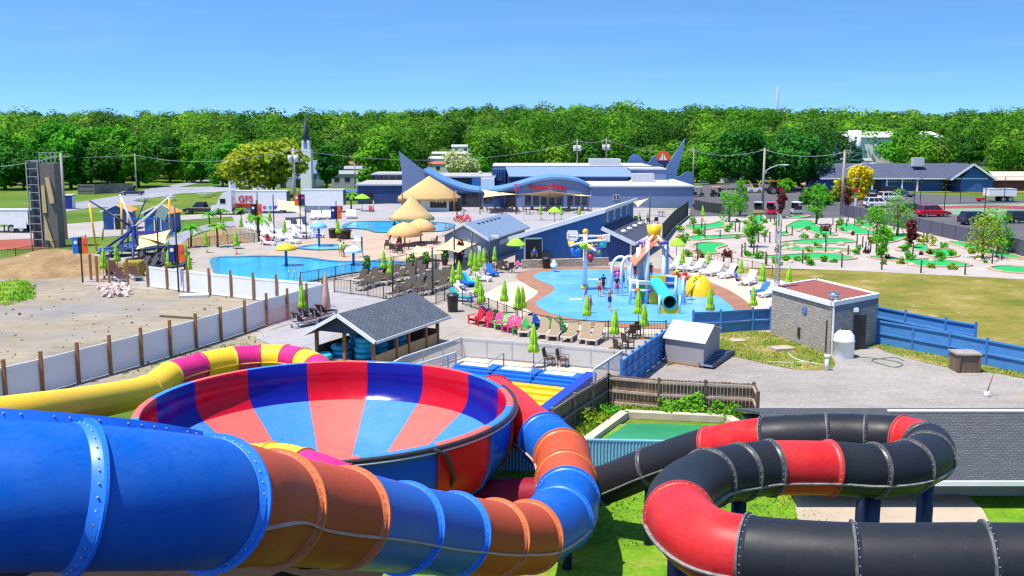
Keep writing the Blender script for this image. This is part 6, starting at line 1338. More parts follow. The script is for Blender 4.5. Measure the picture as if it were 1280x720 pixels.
# bell shaped banners on poles
def banner(px, py, top, lab, cols, bh=1.9):
    p = G(px, py); h = PD(px, top, p.y).z; o = thing('banner_pole', lab, 'banner pole', p); m = MB(); m.cyl((0, 0, 0), .07, h, 10); m.build('shaft', MT['dark'], o)
    zb = PD(px, cols[0], p.y).z
    for s, cmat in ((-1, cols[1]), (1, cols[2])): m = MB(); m.box((s * .36, -.05, zb - bh / 2), (.56, .06, bh)); b = m.build('banner', MT[cmat], o); m = MB(); m.tube([(s * .36, -.09, zb - bh * .3), (s * .36, -.12, zb - bh * .3)], .16, 12); m.build('emblem', MT['white' if s < 0 else 'pink'], b)
    m = MB(); m.box((0, -.02, zb - bh / 2), (.3, .12, bh * 1.02)); m.build('spine', MT['black'], o)
banner(223.5, 365, 258, 'tall black pole with blue and orange banners at the white fence', (306, 'navy_p', 'orange'), 1.35 * 1.0); banner(103.5, 353, 296, 'black pole with blue and orange banner by the timber posts', (297, 'blue_p', 'orange'), 1.35); banner(322, 300, 250, 'dark pole with orange banner at the stair head', (255, 'black', 'orange'), 1.5); banner(421, 297, 251, 'dark pole with orange banner before the white trailer', (258, 'navy_p', 'orange'), 1.5); banner(376, 292, 235, 'dark pole with orange banner between the two trailers', (243, 'orange', 'navy_p'), 1.4)

# ================================================================ water features
def mushroom(px, py, top, half, mat, lab, pm='blue_p'):
    p = G(px, py, .03); r_ = thing('water_mushroom', lab, 'water feature', p, 0, 'mushroom water features'); w_ = half / 1280 * p.y * 1.01; zt = PD(px, top, p.y).z
    m = MB(); m.tube([(0, 0, 0), (0, 0, zt - .25)], .13, 12); m.build('stem', M('steel_blue_stem', S(52, 100, 150), .4, .05), r_); m = MB(); m.lathe([(.02, zt), (w_ * .45, zt - .1), (w_ * .85, zt - .34), (w_, zt - .58), (w_ * .97, zt - .66), (w_ * .6, zt - .5), (.1, zt - .4)], seg=28); m.build('cap', MT[mat] if isinstance(mat, str) else mat, r_)
mushroom(358, 332.5, 304, 14, M('amber_cap', S(240, 186, 38), .4, .05), 'amber yellow mushroom fountain in the wave pool'); mushroom(399, 308.5, 277.5, 10.5, M('sky_blue_cap', S(110, 186, 232), .4, .05), 'sky blue mushroom fountain in the wading pool'); mushroom(442, 332, 307, 11.5, M('white_blue_cap', S(206, 234, 246), .4, .05), 'white mushroom fountain at the edge of the wave pool')
# pool ladders
def ladder(px, py, lab):
    o = thing('pool_ladder', lab, 'ladder', G(px, py), 0, 'pool ladders')
    for s in (-.25, .25): m = MB(); m.tube([(s, -.5, -.1), (s, -.5, .7), (s, -.3, .9), (s, .1, .9), (s, .35, .6), (s, .4, -.1)], .035, 8); m.build('rail', MT['chrome'], o)
    m = MB(); m.box((0, .4, .12), (.5, .12, .04)); m.build('step', MT['lightgrey'], o)
ladder(366, 349, 'steel ladder at the near edge of the wave pool'); ladder(463, 289, 'steel ladder at the notch of the main pool')
# lifeguard chair
o = thing('lifeguard_chair', 'white lifeguard chair behind the white mushroom fountain', 'lifeguard chair', G(447, 322)); 
for sx_ in (-1, 1):
    for sy in (-1, 1): m = MB(); m.beam((sx_ * .5, sy * .5, 0), (sx_ * .35, sy * .35, 1.7), .09, .09); m.build('leg', MT['white'], o)
m = MB(); m.box((0, 0, 1.7), (.85, .85, .08)); m.build('seat', MT['white'], o); m = MB(); m.box((0, .4, 2.15), (.8, .07, .85)); m.build('backrest', MT['white'], o); m = MB(); m.box((.45, .1, 1.3), (.06, .7, 1.6)); m.build('side_board', MT['dark'], o)
# T shaped dumping bucket feature
tb_ = thing('bucket_fountain', 'tall white spray mast with arms of coloured hanging buckets', 'water feature', G(731, 362, .03)); D_ = tb_.location.y; zc = lambda y: PD(731, y, D_).z; xs_ = lambda px: (px - 731) / 1280 * (D_ + 1)
m = MB(); m.tube([(0, 0, 0), (0, 0, zc(290))], .17, 14); m.build('mast', MT['white'], tb_); m = MB(); m.ball((0, 0, zc(290)), .24, 12, 8); m.build('finial', MT['yellow'], tb_); m = MB(); m.cyl((0, 0, 0), .3, .35, 14); m.build('base', MT['yellow'], tb_)
for (x0, y0, x1, y1, dy) in ((711, 295, 757, 296, 0), (712, 305, 731, 303, -1.2), (731, 302, 756, 299, -1.0), (731, 305, 742, 311, -1.6)): m = MB(); m.tube([(xs_(x0), dy if x0 != 731 else 0, zc(y0)), (xs_(x1), dy if x1 != 731 else 0, zc(y1))], .1, 10); m.build('arm', MT['white'], tb_)
m = MB(); fx0, fx1, fz0, fz1 = xs_(709), xs_(721), zc(299), zc(291)
for a_, b_ in (((fx0, fz0), (fx1, fz0)), ((fx1, fz0), (fx1, fz1)), ((fx1, fz1), (fx0, fz1)), ((fx0, fz1), (fx0, fz0))): m.beam((a_[0], 0, a_[1]), (b_[0], 0, b_[1]), .12, .3)
m.build('end_frame', MT['white'], tb_); m = MB(); m.box((xs_(757), 0, zc(298)), (.55, .5, .55)); m.build('end_frame', MT['white'], tb_)
for (px, py, col, r0) in ((713, 304, 'yellow', .34), (719, 314, 'blue_p', .5), (716, 312, 'blue_p', .38), (727, 306, 'lime', .4), (736, 308, 'yellow', .36), (749, 299, 'orange', .3), (752, 304, 'teal', .42), (744, 311, 'purple', .34), (746, 314, 'lime', .26), (737, 320, 'red', .38), (737, 324, 'navy_p', .24)):
    r0 *= .82; m = MB(); m.lathe([(.03, -r0), (r0 * .75, -r0 * .9), (r0, r0 * .6), (r0 * .93, r0 * .6), (r0 * .68, -r0 * .7), (.03, -r0 * .75)], (xs_(px), -.6 if px < 731 else -.5, zc(py)), 14); b = m.build('bucket', MT[col], tb_); m = MB(); m.tube([(xs_(px) - r0, -.55, zc(py) + r0 * .5), (xs_(px), -.55, zc(py) + r0 * 1.6), (xs_(px) + r0, -.55, zc(py) + r0 * .5)], .025, 6); m.build('handle', MT['white'], b)

# ---- the play tower
pt_ = thing('play_tower', 'water play tower with orange roof, bucket, panels and teal tube slide', 'play structure', G(802, 376, .03)); D_ = pt_.location.y; X0 = pt_.location.x
def pv_(px, py, dy): q = PD(px, py, D_ + dy); return Vector((q.x - X0, dy, q.z))
def ptube(pts, r, mat, name, seg=12): m = MB(); m.tube(pts, r, seg); return m.build(name, MT[mat], pt_)
LB = 'lightgrey'
PB = M('pale_blue_post', S(196, 216, 236), .4, .05)
MT['pb'] = PB
for (px, dy, yt) in ((808, -1.4, 302), (801, 1.6, 303), (833, 1.4, 305), (797, 0, 310), (829, -1.2, 308)):
    b = pv_(px, 372, dy); ptube([Vector((b.x, dy, 0)), Vector((b.x, dy, pv_(px, yt, dy).z))], .17, 'pb', 'post')
zpl = 1.55
m = MB(); m.box((pv_(815, 345, 0).x, 0, zpl), (3.4, 3.2, .14)); m.build('platform', MT[LB], pt_)
zr0 = pv_(800, 325, 0).z; apex = pv_(820, 296, 0).z
xa, xb, xm = pv_(790, 330, 0).x, pv_(838, 330, 0).x, pv_(819, 300, 0).x
m = MB(); m.slab([(xa, -1.8, zr0 - .3), (xa, 1.8, zr0 - .3), (xm, 1.5, apex - .2), (xm, -1.5, apex - .2)], (0, 0, .1)); m.build('roof_panel', M('salmon_roof', S(232, 124, 86), .5, .06), pt_)
m = MB(); m.slab([(xb, -1.8, zr0 + .1), (xb, 1.8, zr0 + .1), (xm, 1.5, apex - .2), (xm, -1.5, apex - .2)], (0, 0, .1)); m.build('roof_panel', M('mauve_roof', S(140, 96, 104), .5, .06), pt_)
for (px, dy) in ((801, 1.2), (808, -1.3), (833, 1.0), (829, -1.2)):
    a = pv_(px, 304, dy); t = Vector((xm, 0, pv_(820, 292, 0).z)); ptube([a, t], .1, 'white', 'roof_strut'); m = MB(); m.tube([a - Vector((0, 0, .12)), a + Vector((0, 0, .12))], .2, 12); m.build('joint_collar', MT['purple'], pt_)
m = MB(); m.lathe([(.05, -.5), (.42, -.45), (.58, .5), (.54, .5), (.4, -.3), (.05, -.35)], (xm - .1, 0, pv_(816, 290, 0).z), 18); bk = m.build('tipping_bucket', MT['yellow'], pt_); m = MB(); m.tube([Vector((xm - .5, 0, pv_(816, 287, 0).z)), Vector((xm - .1, 0, pv_(816, 280, 0).z)), Vector((xm + .35, 0, pv_(816, 287, 0).z))], .06, 8); m.build('handle', MT['white'], bk)
# panels
for (px0, px1, y0, y1, dy, mat) in ((812, 832, 345, 384, -1.65, 'yellow'), (811, 821, 358, 378, -1.7, 'yellow'), (833, 846, 345, 360, -1.3, 'blue_p'), (788, 797, 350, 366, -.9, 'pb'), (798, 806, 352, 372, -1.5, 'green_p')):
    a, b = pv_(px0, y1, dy), pv_(px1, y0, dy); m = MB(); m.box(((a.x + b.x) / 2, dy, (a.z + b.z) / 2), (abs(b.x - a.x), .1, abs(b.z - a.z))); m.build('side_panel', MT[mat], pt_)
# teal tube slide
sp = [pv_(819, 354, -1.7), pv_(823, 357, -2.4), pv_(829, 366, -3.6), pv_(834, 373, -4.8), pv_(837, 378, -5.6)]
m = MB(); m.tube(sp, .47, 20, caps=False); ts = m.build('tube_chute', MT['teal'], pt_); m = MB(); m.tube([p * 1 for p in sp], .42, 20, caps=False); m.build('inner_wall', M('dark_teal', S(20, 96, 92), .5, .1), ts)
e_ = sp[-1]; m = MB(); m.lathe([(.44, -.04), (.54, -.04), (.54, .04), (.44, .04)], (0, 0, 0), 24); m.v = [(x + e_.x, e_.y + z - .05, e_.z + y) for x, y, z in m.v]; m.build('end_ring', MT['teal'], ts)
m = MB(); m.slab([(e_.x - .7, e_.y - .02, .02), (e_.x + .7, e_.y - .02, .02), (e_.x + .7, e_.y - .02, e_.z - .05), (e_.x + .46, e_.y - .02, e_.z - .33), (e_.x, e_.y - .02, e_.z - .48), (e_.x - .46, e_.y - .02, e_.z - .33), (e_.x - .7, e_.y - .02, e_.z - .05)], (0, .06, 0)); m.build('exit_panel', MT['yellow'], pt_)
for s in (-1, 1): ptube([Vector((e_.x + s * .72, e_.y, 0)), Vector((e_.x + s * .72, e_.y, e_.z + .5))], .08, 'pb', 'exit_post')
# arches of the spray tunnel
for (px0, px1, top, base, dy) in ((765, 786, 321.5, 344, 3.2), (777, 796, 321, 346, 2.0), (788, 811, 322, 352, .6)):
    a, b, c = pv_(px0, base, dy), pv_(px1, base, dy), pv_((px0 + px1) / 2, top, dy); w_ = abs(b.x - a.x) / 2; cx = (a.x + b.x) / 2
    ptube([Vector((a.x, dy, 0))] + [Vector((cx - w_ * math.cos(t), dy, c.z - .95 + .95 * math.sin(t))) for t in np.linspace(0, PI, 14)] + [Vector((b.x, dy, 0))], .12, 'white', 'spray_arch')
m = MB(); 
TP = NT('pale_clear_panel'); TP.base(S(200, 225, 245)); _tr = TP.n.new('ShaderNodeBsdfTransparent'); _mx = TP.n.new('ShaderNodeMixShader'); _mx.inputs[0].default_value = .5; TP.ln(TP.b.outputs[0], _mx.inputs[1]); TP.ln(_tr.outputs[0], _mx.inputs[2]); TP.ln(_mx.outputs[0], TP.n['Material Output'].inputs[0]); MT['clear'] = TP.m
for (px0, px1, y0, y1, dy) in ((789, 810, 325, 350, .4), (834, 846, 344, 362, -1.2), (790, 799, 350, 372, -1.2)):
    a, b = pv_(px0, y1, dy), pv_(px1, y0, dy); m = MB(); m.box(((a.x + b.x) / 2, dy, (a.z + b.z) / 2), (abs(b.x - a.x), .05, abs(b.z - a.z))); m.build('clear_panel', MT['clear'], pt_)
for (a, b) in (((788, 350), (788, 372)), ((797, 352), (797, 378)), ((845, 345), (845, 370)), ((854, 346), (854, 372))): p0 = pv_(a[0], a[1], -1.8); ptube([Vector((p0.x, -1.8, 0)), Vector((p0.x, -1.8, p0.z))], .1, 'pb', 'post')
for (a, b) in (((788, 351), (812, 353)), ((788, 363), (812, 364)), ((845, 347), (832, 345))): ptube([pv_(a[0], a[1], -1.8), pv_(b[0], b[1], -1.8)], .08, 'white', 'rail')
m = MB(); m.ball(pv_(797, 363.5, -1.9), .22, 10, 6); m.build('spinner', MT['orange'], pt_); m = MB(); m.ball(pv_(812, 364, -1.9), .16, 10, 6); m.build('spinner', MT['purple'], pt_)
def spray_post(px, py, top, mats, lab):
    o = thing('spray_post', lab, 'water feature', G(px, py, .03), 0, 'spray posts'); h = PD(px, top, o.location.y).z; m = MB(); m.cyl((0, 0, 0), .12, h - .4, 12); m.build('stem', MT['pb'], o); m = MB(); m.lathe([(.3, h - .45), (.34, h - .2), (.2, h - .05), (.05, h)], seg=14); m.build('head', MT[mats[0]], o); m = MB(); m.ball((0, -.05, h - .02), .2, 10, 6); m.build('knob', MT[mats[1]], o)
spray_post(845, 370, 340, ('orange', 'yellow'), 'spray post with orange head nearer the play tower'); spray_post(855, 376, 343, ('orange', 'red'), 'spray post with red knob by the yellow dome'); spray_post(767, 352, 340, ('blue_p', 'red'), 'short blue spray post with red foot'); spray_post(772, 352, 339, ('pink', 'purple'), 'short pink spray post'); spray_post(692.5, 340, 328, ('white', 'white'), 'small white spray post by the stone wall')
o = thing('dome_slide', 'yellow dome slide at the edge of the splash pad', 'slide', G(873, 368, .03)); m = MB(); m.lathe([(1.75, 0), (1.6, .55), (1.2, 1.1), (.65, 1.45), (.02, 1.55)], seg=28); m.v = [(x * .72, y * .8, z) for x, y, z in m.v]; m.build('dome', MT['yellow'], o); m = MB(); m.tube([(-1.2, -1.4, .06), (-.5, -.9, .9), (0, -.3, 1.6)], .1, 8); m.build('rail', M('amber', S(220, 160, 20), .4), o)
# floor markings on the pad
mk = MB()
for px, py in ((742, 349), (720, 374)):
    p = G(px, py, .086); mk.box((p.x, p.y, p.z), (1.0, .5, .012))
structure(mk.build('pad_marking', MT['white']))
# ================================================================ vehicles
CARM = {}
def paint(name, c): CARM[name] = M(name + '_car_paint', c, .25, .04, .5, coat=.6); return CARM[name]
for n_, c in (('white', (.75, .75, .76)), ('red', S(190, 16, 40)), ('black', (.018, .019, .025)), ('navy', S(34, 40, 72)), ('silver', (.42, .44, .48)), ('pink', S(214, 20, 70)), ('tan', S(200, 170, 120)), ('orange', S(220, 110, 40))): paint(n_, c)
GL = M('car_glass', (.015, .018, .022), .05, .1, spec=.7); LAMP_R = M('tail_lamp', S(170, 10, 14), .2); LAMP_W = M('head_lamp', (.75, .76, .78), .1)
def wheel(par, x, y, r, w_):
    m = MB(); m.tube([(x, y - w_ / 2, r), (x, y + w_ / 2, r)], r, 18); t = m.build('tyre', MT['rubber'], par); s = 1 if y > 0 else -1
    m = MB(); m.tube([(x, y + s * w_ * .5, r), (x, y + s * (w_ * .5 + .015), r)], r * .62, 14); m.build('rim', MT['chrome'], t)
def car(px, py, rz, col, lab, kind='suv', s=1.0, group='parked cars'):
    o = thing('parked_car', lab, 'car', G(px, py), R(rz), group); L, W_ = (4.6, 1.84) if kind != 'pickup' else (5.6, 1.95); o.scale = (s, s, s); hb = .98 if kind != 'sedan' else .86; ht = {'suv': 1.72, 'sedan': 1.45, 'pickup': 1.8}[kind]; X = CARM[col]; l2 = L / 2
    low = [(-l2, .32), (-l2 + .05, .7), (-l2 + .12, hb), (l2 - 1.35, hb), (l2 - .25, hb - .18), (l2 - .04, .62), (l2, .34)]
    m = MB(); m.slab([(x, -W_ / 2, z) for x, z in low], (0, W_, 0)); me = m; body = m.build('body', X, o); bv = body.modifiers.new('edge', 'BEVEL'); bv.width = .07; bv.segments = 3
    cab = {'suv': [(-l2 + .1, hb - .01), (-l2 + .42, ht), (l2 - 2.0, ht), (l2 - 1.2, hb - .01)], 'sedan': [(-l2 + .5, hb - .01), (-l2 + 1.2, ht), (l2 - 2.15, ht), (l2 - 1.3, hb - .01)], 'pickup': [(-.75, hb - .01), (-.6, ht), (l2 - 2.3, ht), (l2 - 1.6, hb - .01)]}[kind]
    m = MB(); wi, wo = W_ / 2 - .22, W_ / 2 - .06; vs = []
    for sgn in (-1, 1): vs += [(x, sgn * (wo if z < hb else wi), z) for x, z in cab]
    m.add(vs, [(0, 1, 2, 3), (7, 6, 5, 4), (0, 4, 5, 1), (1, 5, 6, 2), (2, 6, 7, 3)]); cb = m.build('cabin', X, o)
    for sgn in (-1, 1):
        b0, b1, b2, b3 = [Vector((x, sgn * (wo if z < hb else wi), z)) for x, z in cab]; n_ = Vector((0, sgn * .02, .006)); 
        q = lambda u, v: (b0 + (b3 - b0) * u) * (1 - v) + (b1 + (b2 - b1) * u) * v + n_
        for u0, u1 in ((.06, .36), (.39, .64), (.67, .93)) if kind != 'pickup' else ((.08, .48), (.53, .93)): m = MB(); m.add([q(u0, .14), q(u1, .14), q(u1, .88), q(u0, .88)], [(0, 1, 2, 3)]); m.build('side_window', GL, o)
    for (i, j, nx) in ((3, 2, .02), (0, 1, -.02)):
        a, b = Vector((cab[i][0], 0, cab[i][1])), Vector((cab[j][0], 0, cab[j][1])); p0, p1 = a.lerp(b, .12), a.lerp(b, .9); d = Vector((nx, 0, .012)); m = MB()
        m.add([p0 + d + Vector((0, -wo + .1, 0)), p0 + d + Vector((0, wo - .1, 0)), p1 + d + Vector((0, wi - .05, 0)), p1 + d + Vector((0, -wi + .05, 0))], [(0, 1, 2, 3)]); m.build('windscreen' if i == 3 else 'rear_window', GL, o)
    if kind == 'pickup': m = MB(); m.box((-1.8, 0, hb + .01), (1.9, W_ - .3, .04)); m.build('load_bed', MT['black'], o)
    for x in (-l2 + .85, l2 - .95):
        for sgn in (-1, 1): wheel(o, x, sgn * (W_ / 2 - .1), .35, .24)
    for sgn in (-1, 1):
        m = MB(); m.box((l2 - .1, sgn * (W_ / 2 - .3), hb - .28), (.22, .4, .16)); m.build('headlight', LAMP_W, o); m = MB(); m.box((-l2 + .05, sgn * (W_ / 2 - .14), hb - .12), (.14, .2, .34)); m.build('taillight', LAMP_R, o)
    m = MB(); m.box((l2 - .02, 0, .45), (.1, W_ - .2, .22)); m.build('bumper', MT['dark'], o); m = MB(); m.box((-l2 + .02, 0, .45), (.1, W_ - .2, .24)); m.build('bumper', MT['dark'], o); return o
car(1097, 259.5, 6, 'white', 'white estate car parked nearest the golden tree', 'suv'); car(1113, 251.5, 14, 'white', 'second white car parked behind the white estate', 'suv'); car(1166, 271, 8, 'red', 'bright red car standing alone by the screened fence', 'suv', 1.05); car(1222, 281, 6, 'navy', 'dark navy car near the two young trees', 'suv', 1.08); car(1141, 265, -8, 'black', 'black low car behind the young tree', 'sedan'); car(1092, 245.5, 60, 'navy', 'small blue car facing the lane by the golden tree', 'sedan', .9); car(1119, 243.5, 12, 'black', 'black car before the motel windows', 'suv'); car(1128, 246, -50, 'navy', 'dark car at an angle beside the black one', 'sedan', .95); car(1278, 279, 5, 'black', 'dark car at the far end of the fence row', 'suv')
car(252, 267, 175, 'black', 'black pickup truck on the lane before the lorry cab', 'pickup'); car(165, 244, 190, 'navy', 'dark pickup parked by the grey fenced enclosure', 'pickup', .8)
def buggy(px, py, rz, col, lab, roof='white'):
    o = thing('golf_buggy', lab, 'golf buggy', G(px, py), R(rz), 'golf buggies at the course'); X = CARM[col]; m = MB(); m.slab([(-1.2, -.6, .3), (-1.2, -.6, .75), (-.3, -.6, .78), (-.2, -.6, .42), (.5, -.6, .42), (.65, -.6, .85), (1.15, -.6, .7), (1.2, -.6, .35)], (0, 1.2, 0)); m.build('body', X, o)
    m = MB(); m.box((-.5, 0, .85), (.55, 1.1, .14)); m.box((-.8, 0, 1.1), (.1, 1.1, .5)); m.build('seat', MT['dark'], o)
    for x, x2 in ((.75, .5), (-.95, -.85)):
        for s in (-1, 1): m = MB(); m.beam((x, s * .52, .75), (x2, s * .52, 1.85), .05, .05); m.build('roof_post', MT['dark'], o)
    m = MB(); m.box((-.18, 0, 1.88), (1.8, 1.2, .08)); m.build('canopy', MT[roof], o)
    for x in (-.8, .8):
        for s in (-1, 1): wheel(o, x, s * .52, .24, .2)
    m = MB(); m.box((.62, 0, 1.3), (.04, 1.0, .8), 0, 0, 0, -.25); m.build('windscreen', GL, o)
buggy(947, 268, 80, 'tan', 'tan golf buggy at the head of the course by the leaning trees', 'lightgrey'); buggy(963.5, 268, 85, 'pink', 'crimson golf buggy beside the purple sapling', 'pink'); buggy(995, 268, 95, 'silver', 'grey golf buggy with pale canopy'); buggy(896, 246, 20, 'black', 'dark buggy with tan top behind the plaza end', 'tan'); buggy(872, 246, 0, 'black', 'black buggy tucked by the plaza corner', 'offwhite')
# tractor and small loader on the road
o = thing('tractor', 'red tractor with orange top on the road below the dark trees', 'tractor', G(968, 243), R(10)); m = MB(); m.slab([(-.9, -.5, .7), (-.9, -.5, 1.5), (.3, -.5, 1.5), (1.6, -.4, 1.35), (1.6, -.4, .6)], (0, 1.0, 0)); m.build('body', CARM['red'], o)
m = MB(); m.box((-.4, 0, 2.0), (1.2, 1.2, 1.1)); m.build('cab', GL, o); m = MB(); m.box((-.4, 0, 2.62), (1.5, 1.4, .14)); m.build('roof', CARM['orange'], o)
for s in (-1, 1): wheel(o, -.6, s * .75, .75, .4); wheel(o, 1.2, s * .6, .45, .3)
m = MB(); m.tube([(1.0, .2, 1.4), (1.0, .2, 2.3)], .06, 8); m.build('exhaust', MT['dark'], o)
o = thing('lift_truck', 'small white truck with yellow V shaped raised arms', 'utility truck', G(943, 241)); m = MB(); m.box((0, 0, .7), (2.6, 1.6, .8)); m.build('body', CARM['white'], o); m = MB(); m.box((.1, 0, 1.35), (1.0, 1.4, .7)); m.build('cab', GL, o)
for s in (-1, 1): m = MB(); m.beam((s * .3, -.3, 1.0), (s * 1.3, -.3, 2.5), .22, .2); m.build('arm', MT['yellow'], o)
for x in (-.8, .8):
    for s in (-1, 1): wheel(o, x, s * .7, .36, .22)
for i, px in enumerate((1000, 1006, 1012)):
    o = thing('orange_barrel', f'orange barrel at the road edge, {rn[i]} from the bright bush', 'barrel', G(px, 234), 0, 'orange barrels at the road'); m = MB(); m.cyl((0, 0, 0), .45, 1.2, 14); m.build('drum', MT['orange'], o); m = MB(); m.tube([(0, 0, .55), (0, 0, .8)], .47, 14); m.build('band', MT['white'], o)
# lorry and trailers
def box_trailer(px0, px1, py, top, lab, rz=0, stripe=None, skirt=True, name='lorry_trailer'):
    a, b = G(px0, py), G(px1, py); o = thing(name, lab, 'trailer', (a + b) / 2, R(rz), 'white trailers at the lane'); L = (b - a).length; ht = PD((px0 + px1) / 2, top, a.y).z; z0 = 1.05
    m = MB(); m.box((0, 0, (z0 + ht) / 2), (L, 2.5, ht - z0)); bx = m.build('box_body', MT['white'], o)
    m = MB(); m.box((0, 0, ht + .02), (L + .06, 2.56, .1)); m.build('top_edge', MT['lightgrey'], bx)
    if stripe: m = MB(); m.box((0, -1.27, z0 + .18), (L, .05, .34)); m.build('red_stripe', MT['red'], bx)
    if skirt: m = MB(); m.box((0, -1.2, .6), (L * .86, .06, .85)); m.build('skirt', M('blue_grey_skirt', S(122, 136, 158), .6, .05), o)
    for x in (L / 2 - 1.0, L / 2 - 2.2):
        for s in (-1, 1): wheel(o, x, s * 1.0, .5, .35)
    for s in (-1, 1): m = MB(); m.beam((-L / 2 + 2.4, s * .8, 0), (-L / 2 + 2.4, s * .8, z0), .12, .12); m.build('landing_leg', MT['dark'], o)
    m = MB(); m.box((L / 2 + .02, 0, (z0 + ht) / 2), (.06, 2.4, ht - z0 - .2)); m.build('rear_door', MT['dark'], o)
    return o, L, ht
o, L, ht = box_trailer(291, 361, 266, 238.5, 'white lorry trailer with red stripe and red lettering on its side', 0, True)
text('GFS', MT['red'], o, (-L / 2 + 2.4, -1.3, ht * .62 + .1), 1.35, (PI / 2, 0, 0)); m = MB(); m.box((-L / 2 + 2.1, -1.29, ht * .62 - .62), (2.6, .04, .22)); m.build('orange_bar', MT['orange'], o)
m = MB(); m.box((-L / 2 + 6.2, -1.4, .95), (2.9, .06, 1.1)); sb = m.build('sign_board', MT['white'], o)
for k, c in enumerate(('pink', 'teal', 'purple')): m = MB(); m.tube([(-L / 2 + 5.3 + k * .85, -1.44, .95), (-L / 2 + 5.3 + k * .85, -1.46, .95)], .3, 12); m.build('logo', MT[c], sb)
box_trailer(379, 431, 265, 237, 'plain white lorry trailer before the blue plaza wing')
o = thing('lorry_cab', 'white lorry cab coupled at the front of the striped trailer', 'lorry', G(281, 268)); m = MB(); m.slab([(-1.7, -1.2, .6), (-1.8, -1.2, 1.4), (-.9, -1.2, 1.6), (-.4, -1.2, 2.6), (.2, -1.2, 3.4), (1.4, -1.2, 3.7), (1.4, -1.2, .6)], (0, 2.4, 0)); m.build('cab_body', CARM['white'], o)
m = MB(); m.slab([(-.82, -1.1, 1.7), (-.4, -1.1, 2.5), (-.4, 1.1, 2.5), (-.82, 1.1, 1.7)], (-.05, 0, .03)); m.build('windscreen', GL, o); m = MB(); m.box((.1, -1.22, 2.1), (.8, .05, .7)); m.build('side_window', GL, o); m = MB(); m.box((-1.75, 0, .55), (.2, 2.4, .35)); m.build('bumper', MT['chrome'], o); m = MB(); m.box((2.0, 0, .8), (1.4, 1.2, .35)); m.build('chassis', MT['red'], o)
for x in (-1.1, 2.0):
    for s in (-1, 1): wheel(o, x, s * 1.0, .5, .34)
o, L, ht = box_trailer(1232, 1266, 252, 236, 'white cargo trailer by the sports court', 0, None, False, 'cargo_trailer'); o['group'] = 'white trailers'; o = thing('orange_tow_dolly', 'small red tow dolly in front of the white cargo trailer', 'dolly', G(1225, 252)); m = MB(); m.box((0, 0, .5), (1.2, 1.0, .35)); m.build('frame', MT['red'], o); wheel(o, 0, .5, .28, .16); wheel(o, 0, -.5, .28, .16)
o, L, ht = box_trailer(-14, 42, 290, 262, 'white trailer half hidden behind the climbing tower', 0, None, False); m = MB(); m.box((L * .32, -1.35, 1.1), (1.6, .06, 1.0)); m.build('sign_board', MT['white'], o)
# grey fenced enclosure and bins by the lane
board_fence('grey weathered fence enclosure beside the lane and bare pole', [(98, 243), (118, 243), (138, 242), (166, 241)], 3.2, 2.0, M('grey_enclosure', S(128, 120, 116), .85, .25, 1), name='board_fence'); 
o = thing('portable_toilet', 'small blue and white portable toilet by the lane', 'portable toilet', G(88, 261)); m = MB(); m.box((0, 0, 1.1), (1.2, 1.2, 2.2)); m.build('cabin', MT['navy_p'], o); m = MB(); m.box((.62, -.1, 1.1), (.1, .9, 2.0)); m.build('door', MT['white'], o); m = MB(); m.box((0, 0, 2.26), (1.3, 1.3, .12)); m.build('roof', MT['white'], o)
for i, (px, py, lab) in enumerate([(212, 251, 'white picnic table on the strip by the lane'), (255, 247, 'grey picnic table on the grass island'), (263, 245, 'second grey picnic table on the grass island'), (178, 252, 'blue bench by the lane edge')]):
    o = thing('picnic_table', lab, 'picnic table', G(px, py), .3 * i, 'picnic tables'); m = MB(); m.box((0, 0, .74), (2.2, .8, .07)); m.build('tabletop', MT['lightgrey'], o)
    for s in (-1, 1): m = MB(); m.box((0, s * .75, .44), (2.2, .3, .06)); m.build('bench', MT['lightgrey'], o); m = MB(); m.beam((s * .8, -.8, 0), (s * .8, .8, .7), .08, .08); m.beam((s * .8, .8, 0), (s * .8, -.8, .7), .08, .08); m.build('leg', MT['grey'], o)

# ================================================================ poles and wires
WOODP = M('grey_utility_pole', S(158, 152, 146), .85, .2, 3, stretch=(3, 3, .4))
def street_lamp(px, py, top, lab, arm_px, arm_y):
    p = G(px, py); D_ = p.y; h = PD(px, top, D_).z; o = thing('street_lamp', lab, 'street lamp', p, 0, 'street lamps'); m = MB(); m.tube([(0, 0, 0), (0, 0, h)], [.24, .15], 12); m.build('pole', WOODP, o)
    x1 = (arm_px - px) / 1280 * D_; z0 = PD(px, arm_y + 9, D_).z; z1 = PD(px, arm_y, D_).z; m = MB(); m.tube([(0, 0, z0), (x1 * .35, -.1, z0 + (z1 - z0) * .6), (x1 * .75, -.2, z1), (x1, -.25, z1)], .07, 8); m.build('bracket', MT['lightgrey'], o)
    m = MB(); m.ball((x1 + .3, -.25, z1 - .03), (.6, .22, .13), 12, 6); m.build('lamp_head', MT['lightgrey'], o); m = MB(); m.box((.25, 0, h * .62), (.4, .4, .5)); m.build('meter_box', MT['grey'], o)
    m = MB(); m.beam((-.9, 0, h - .3), (.9, 0, h - .3), .1, .12); m.build('crossarm', WOODP, o); return o, p, h
l1 = street_lamp(953, 263, 185, 'first grey street lamp, between leaning saplings and red buggy', 977, 206); l2 = street_lamp(1052, 266, 188, 'second grey street lamp, before the golden tree', 1085, 204)
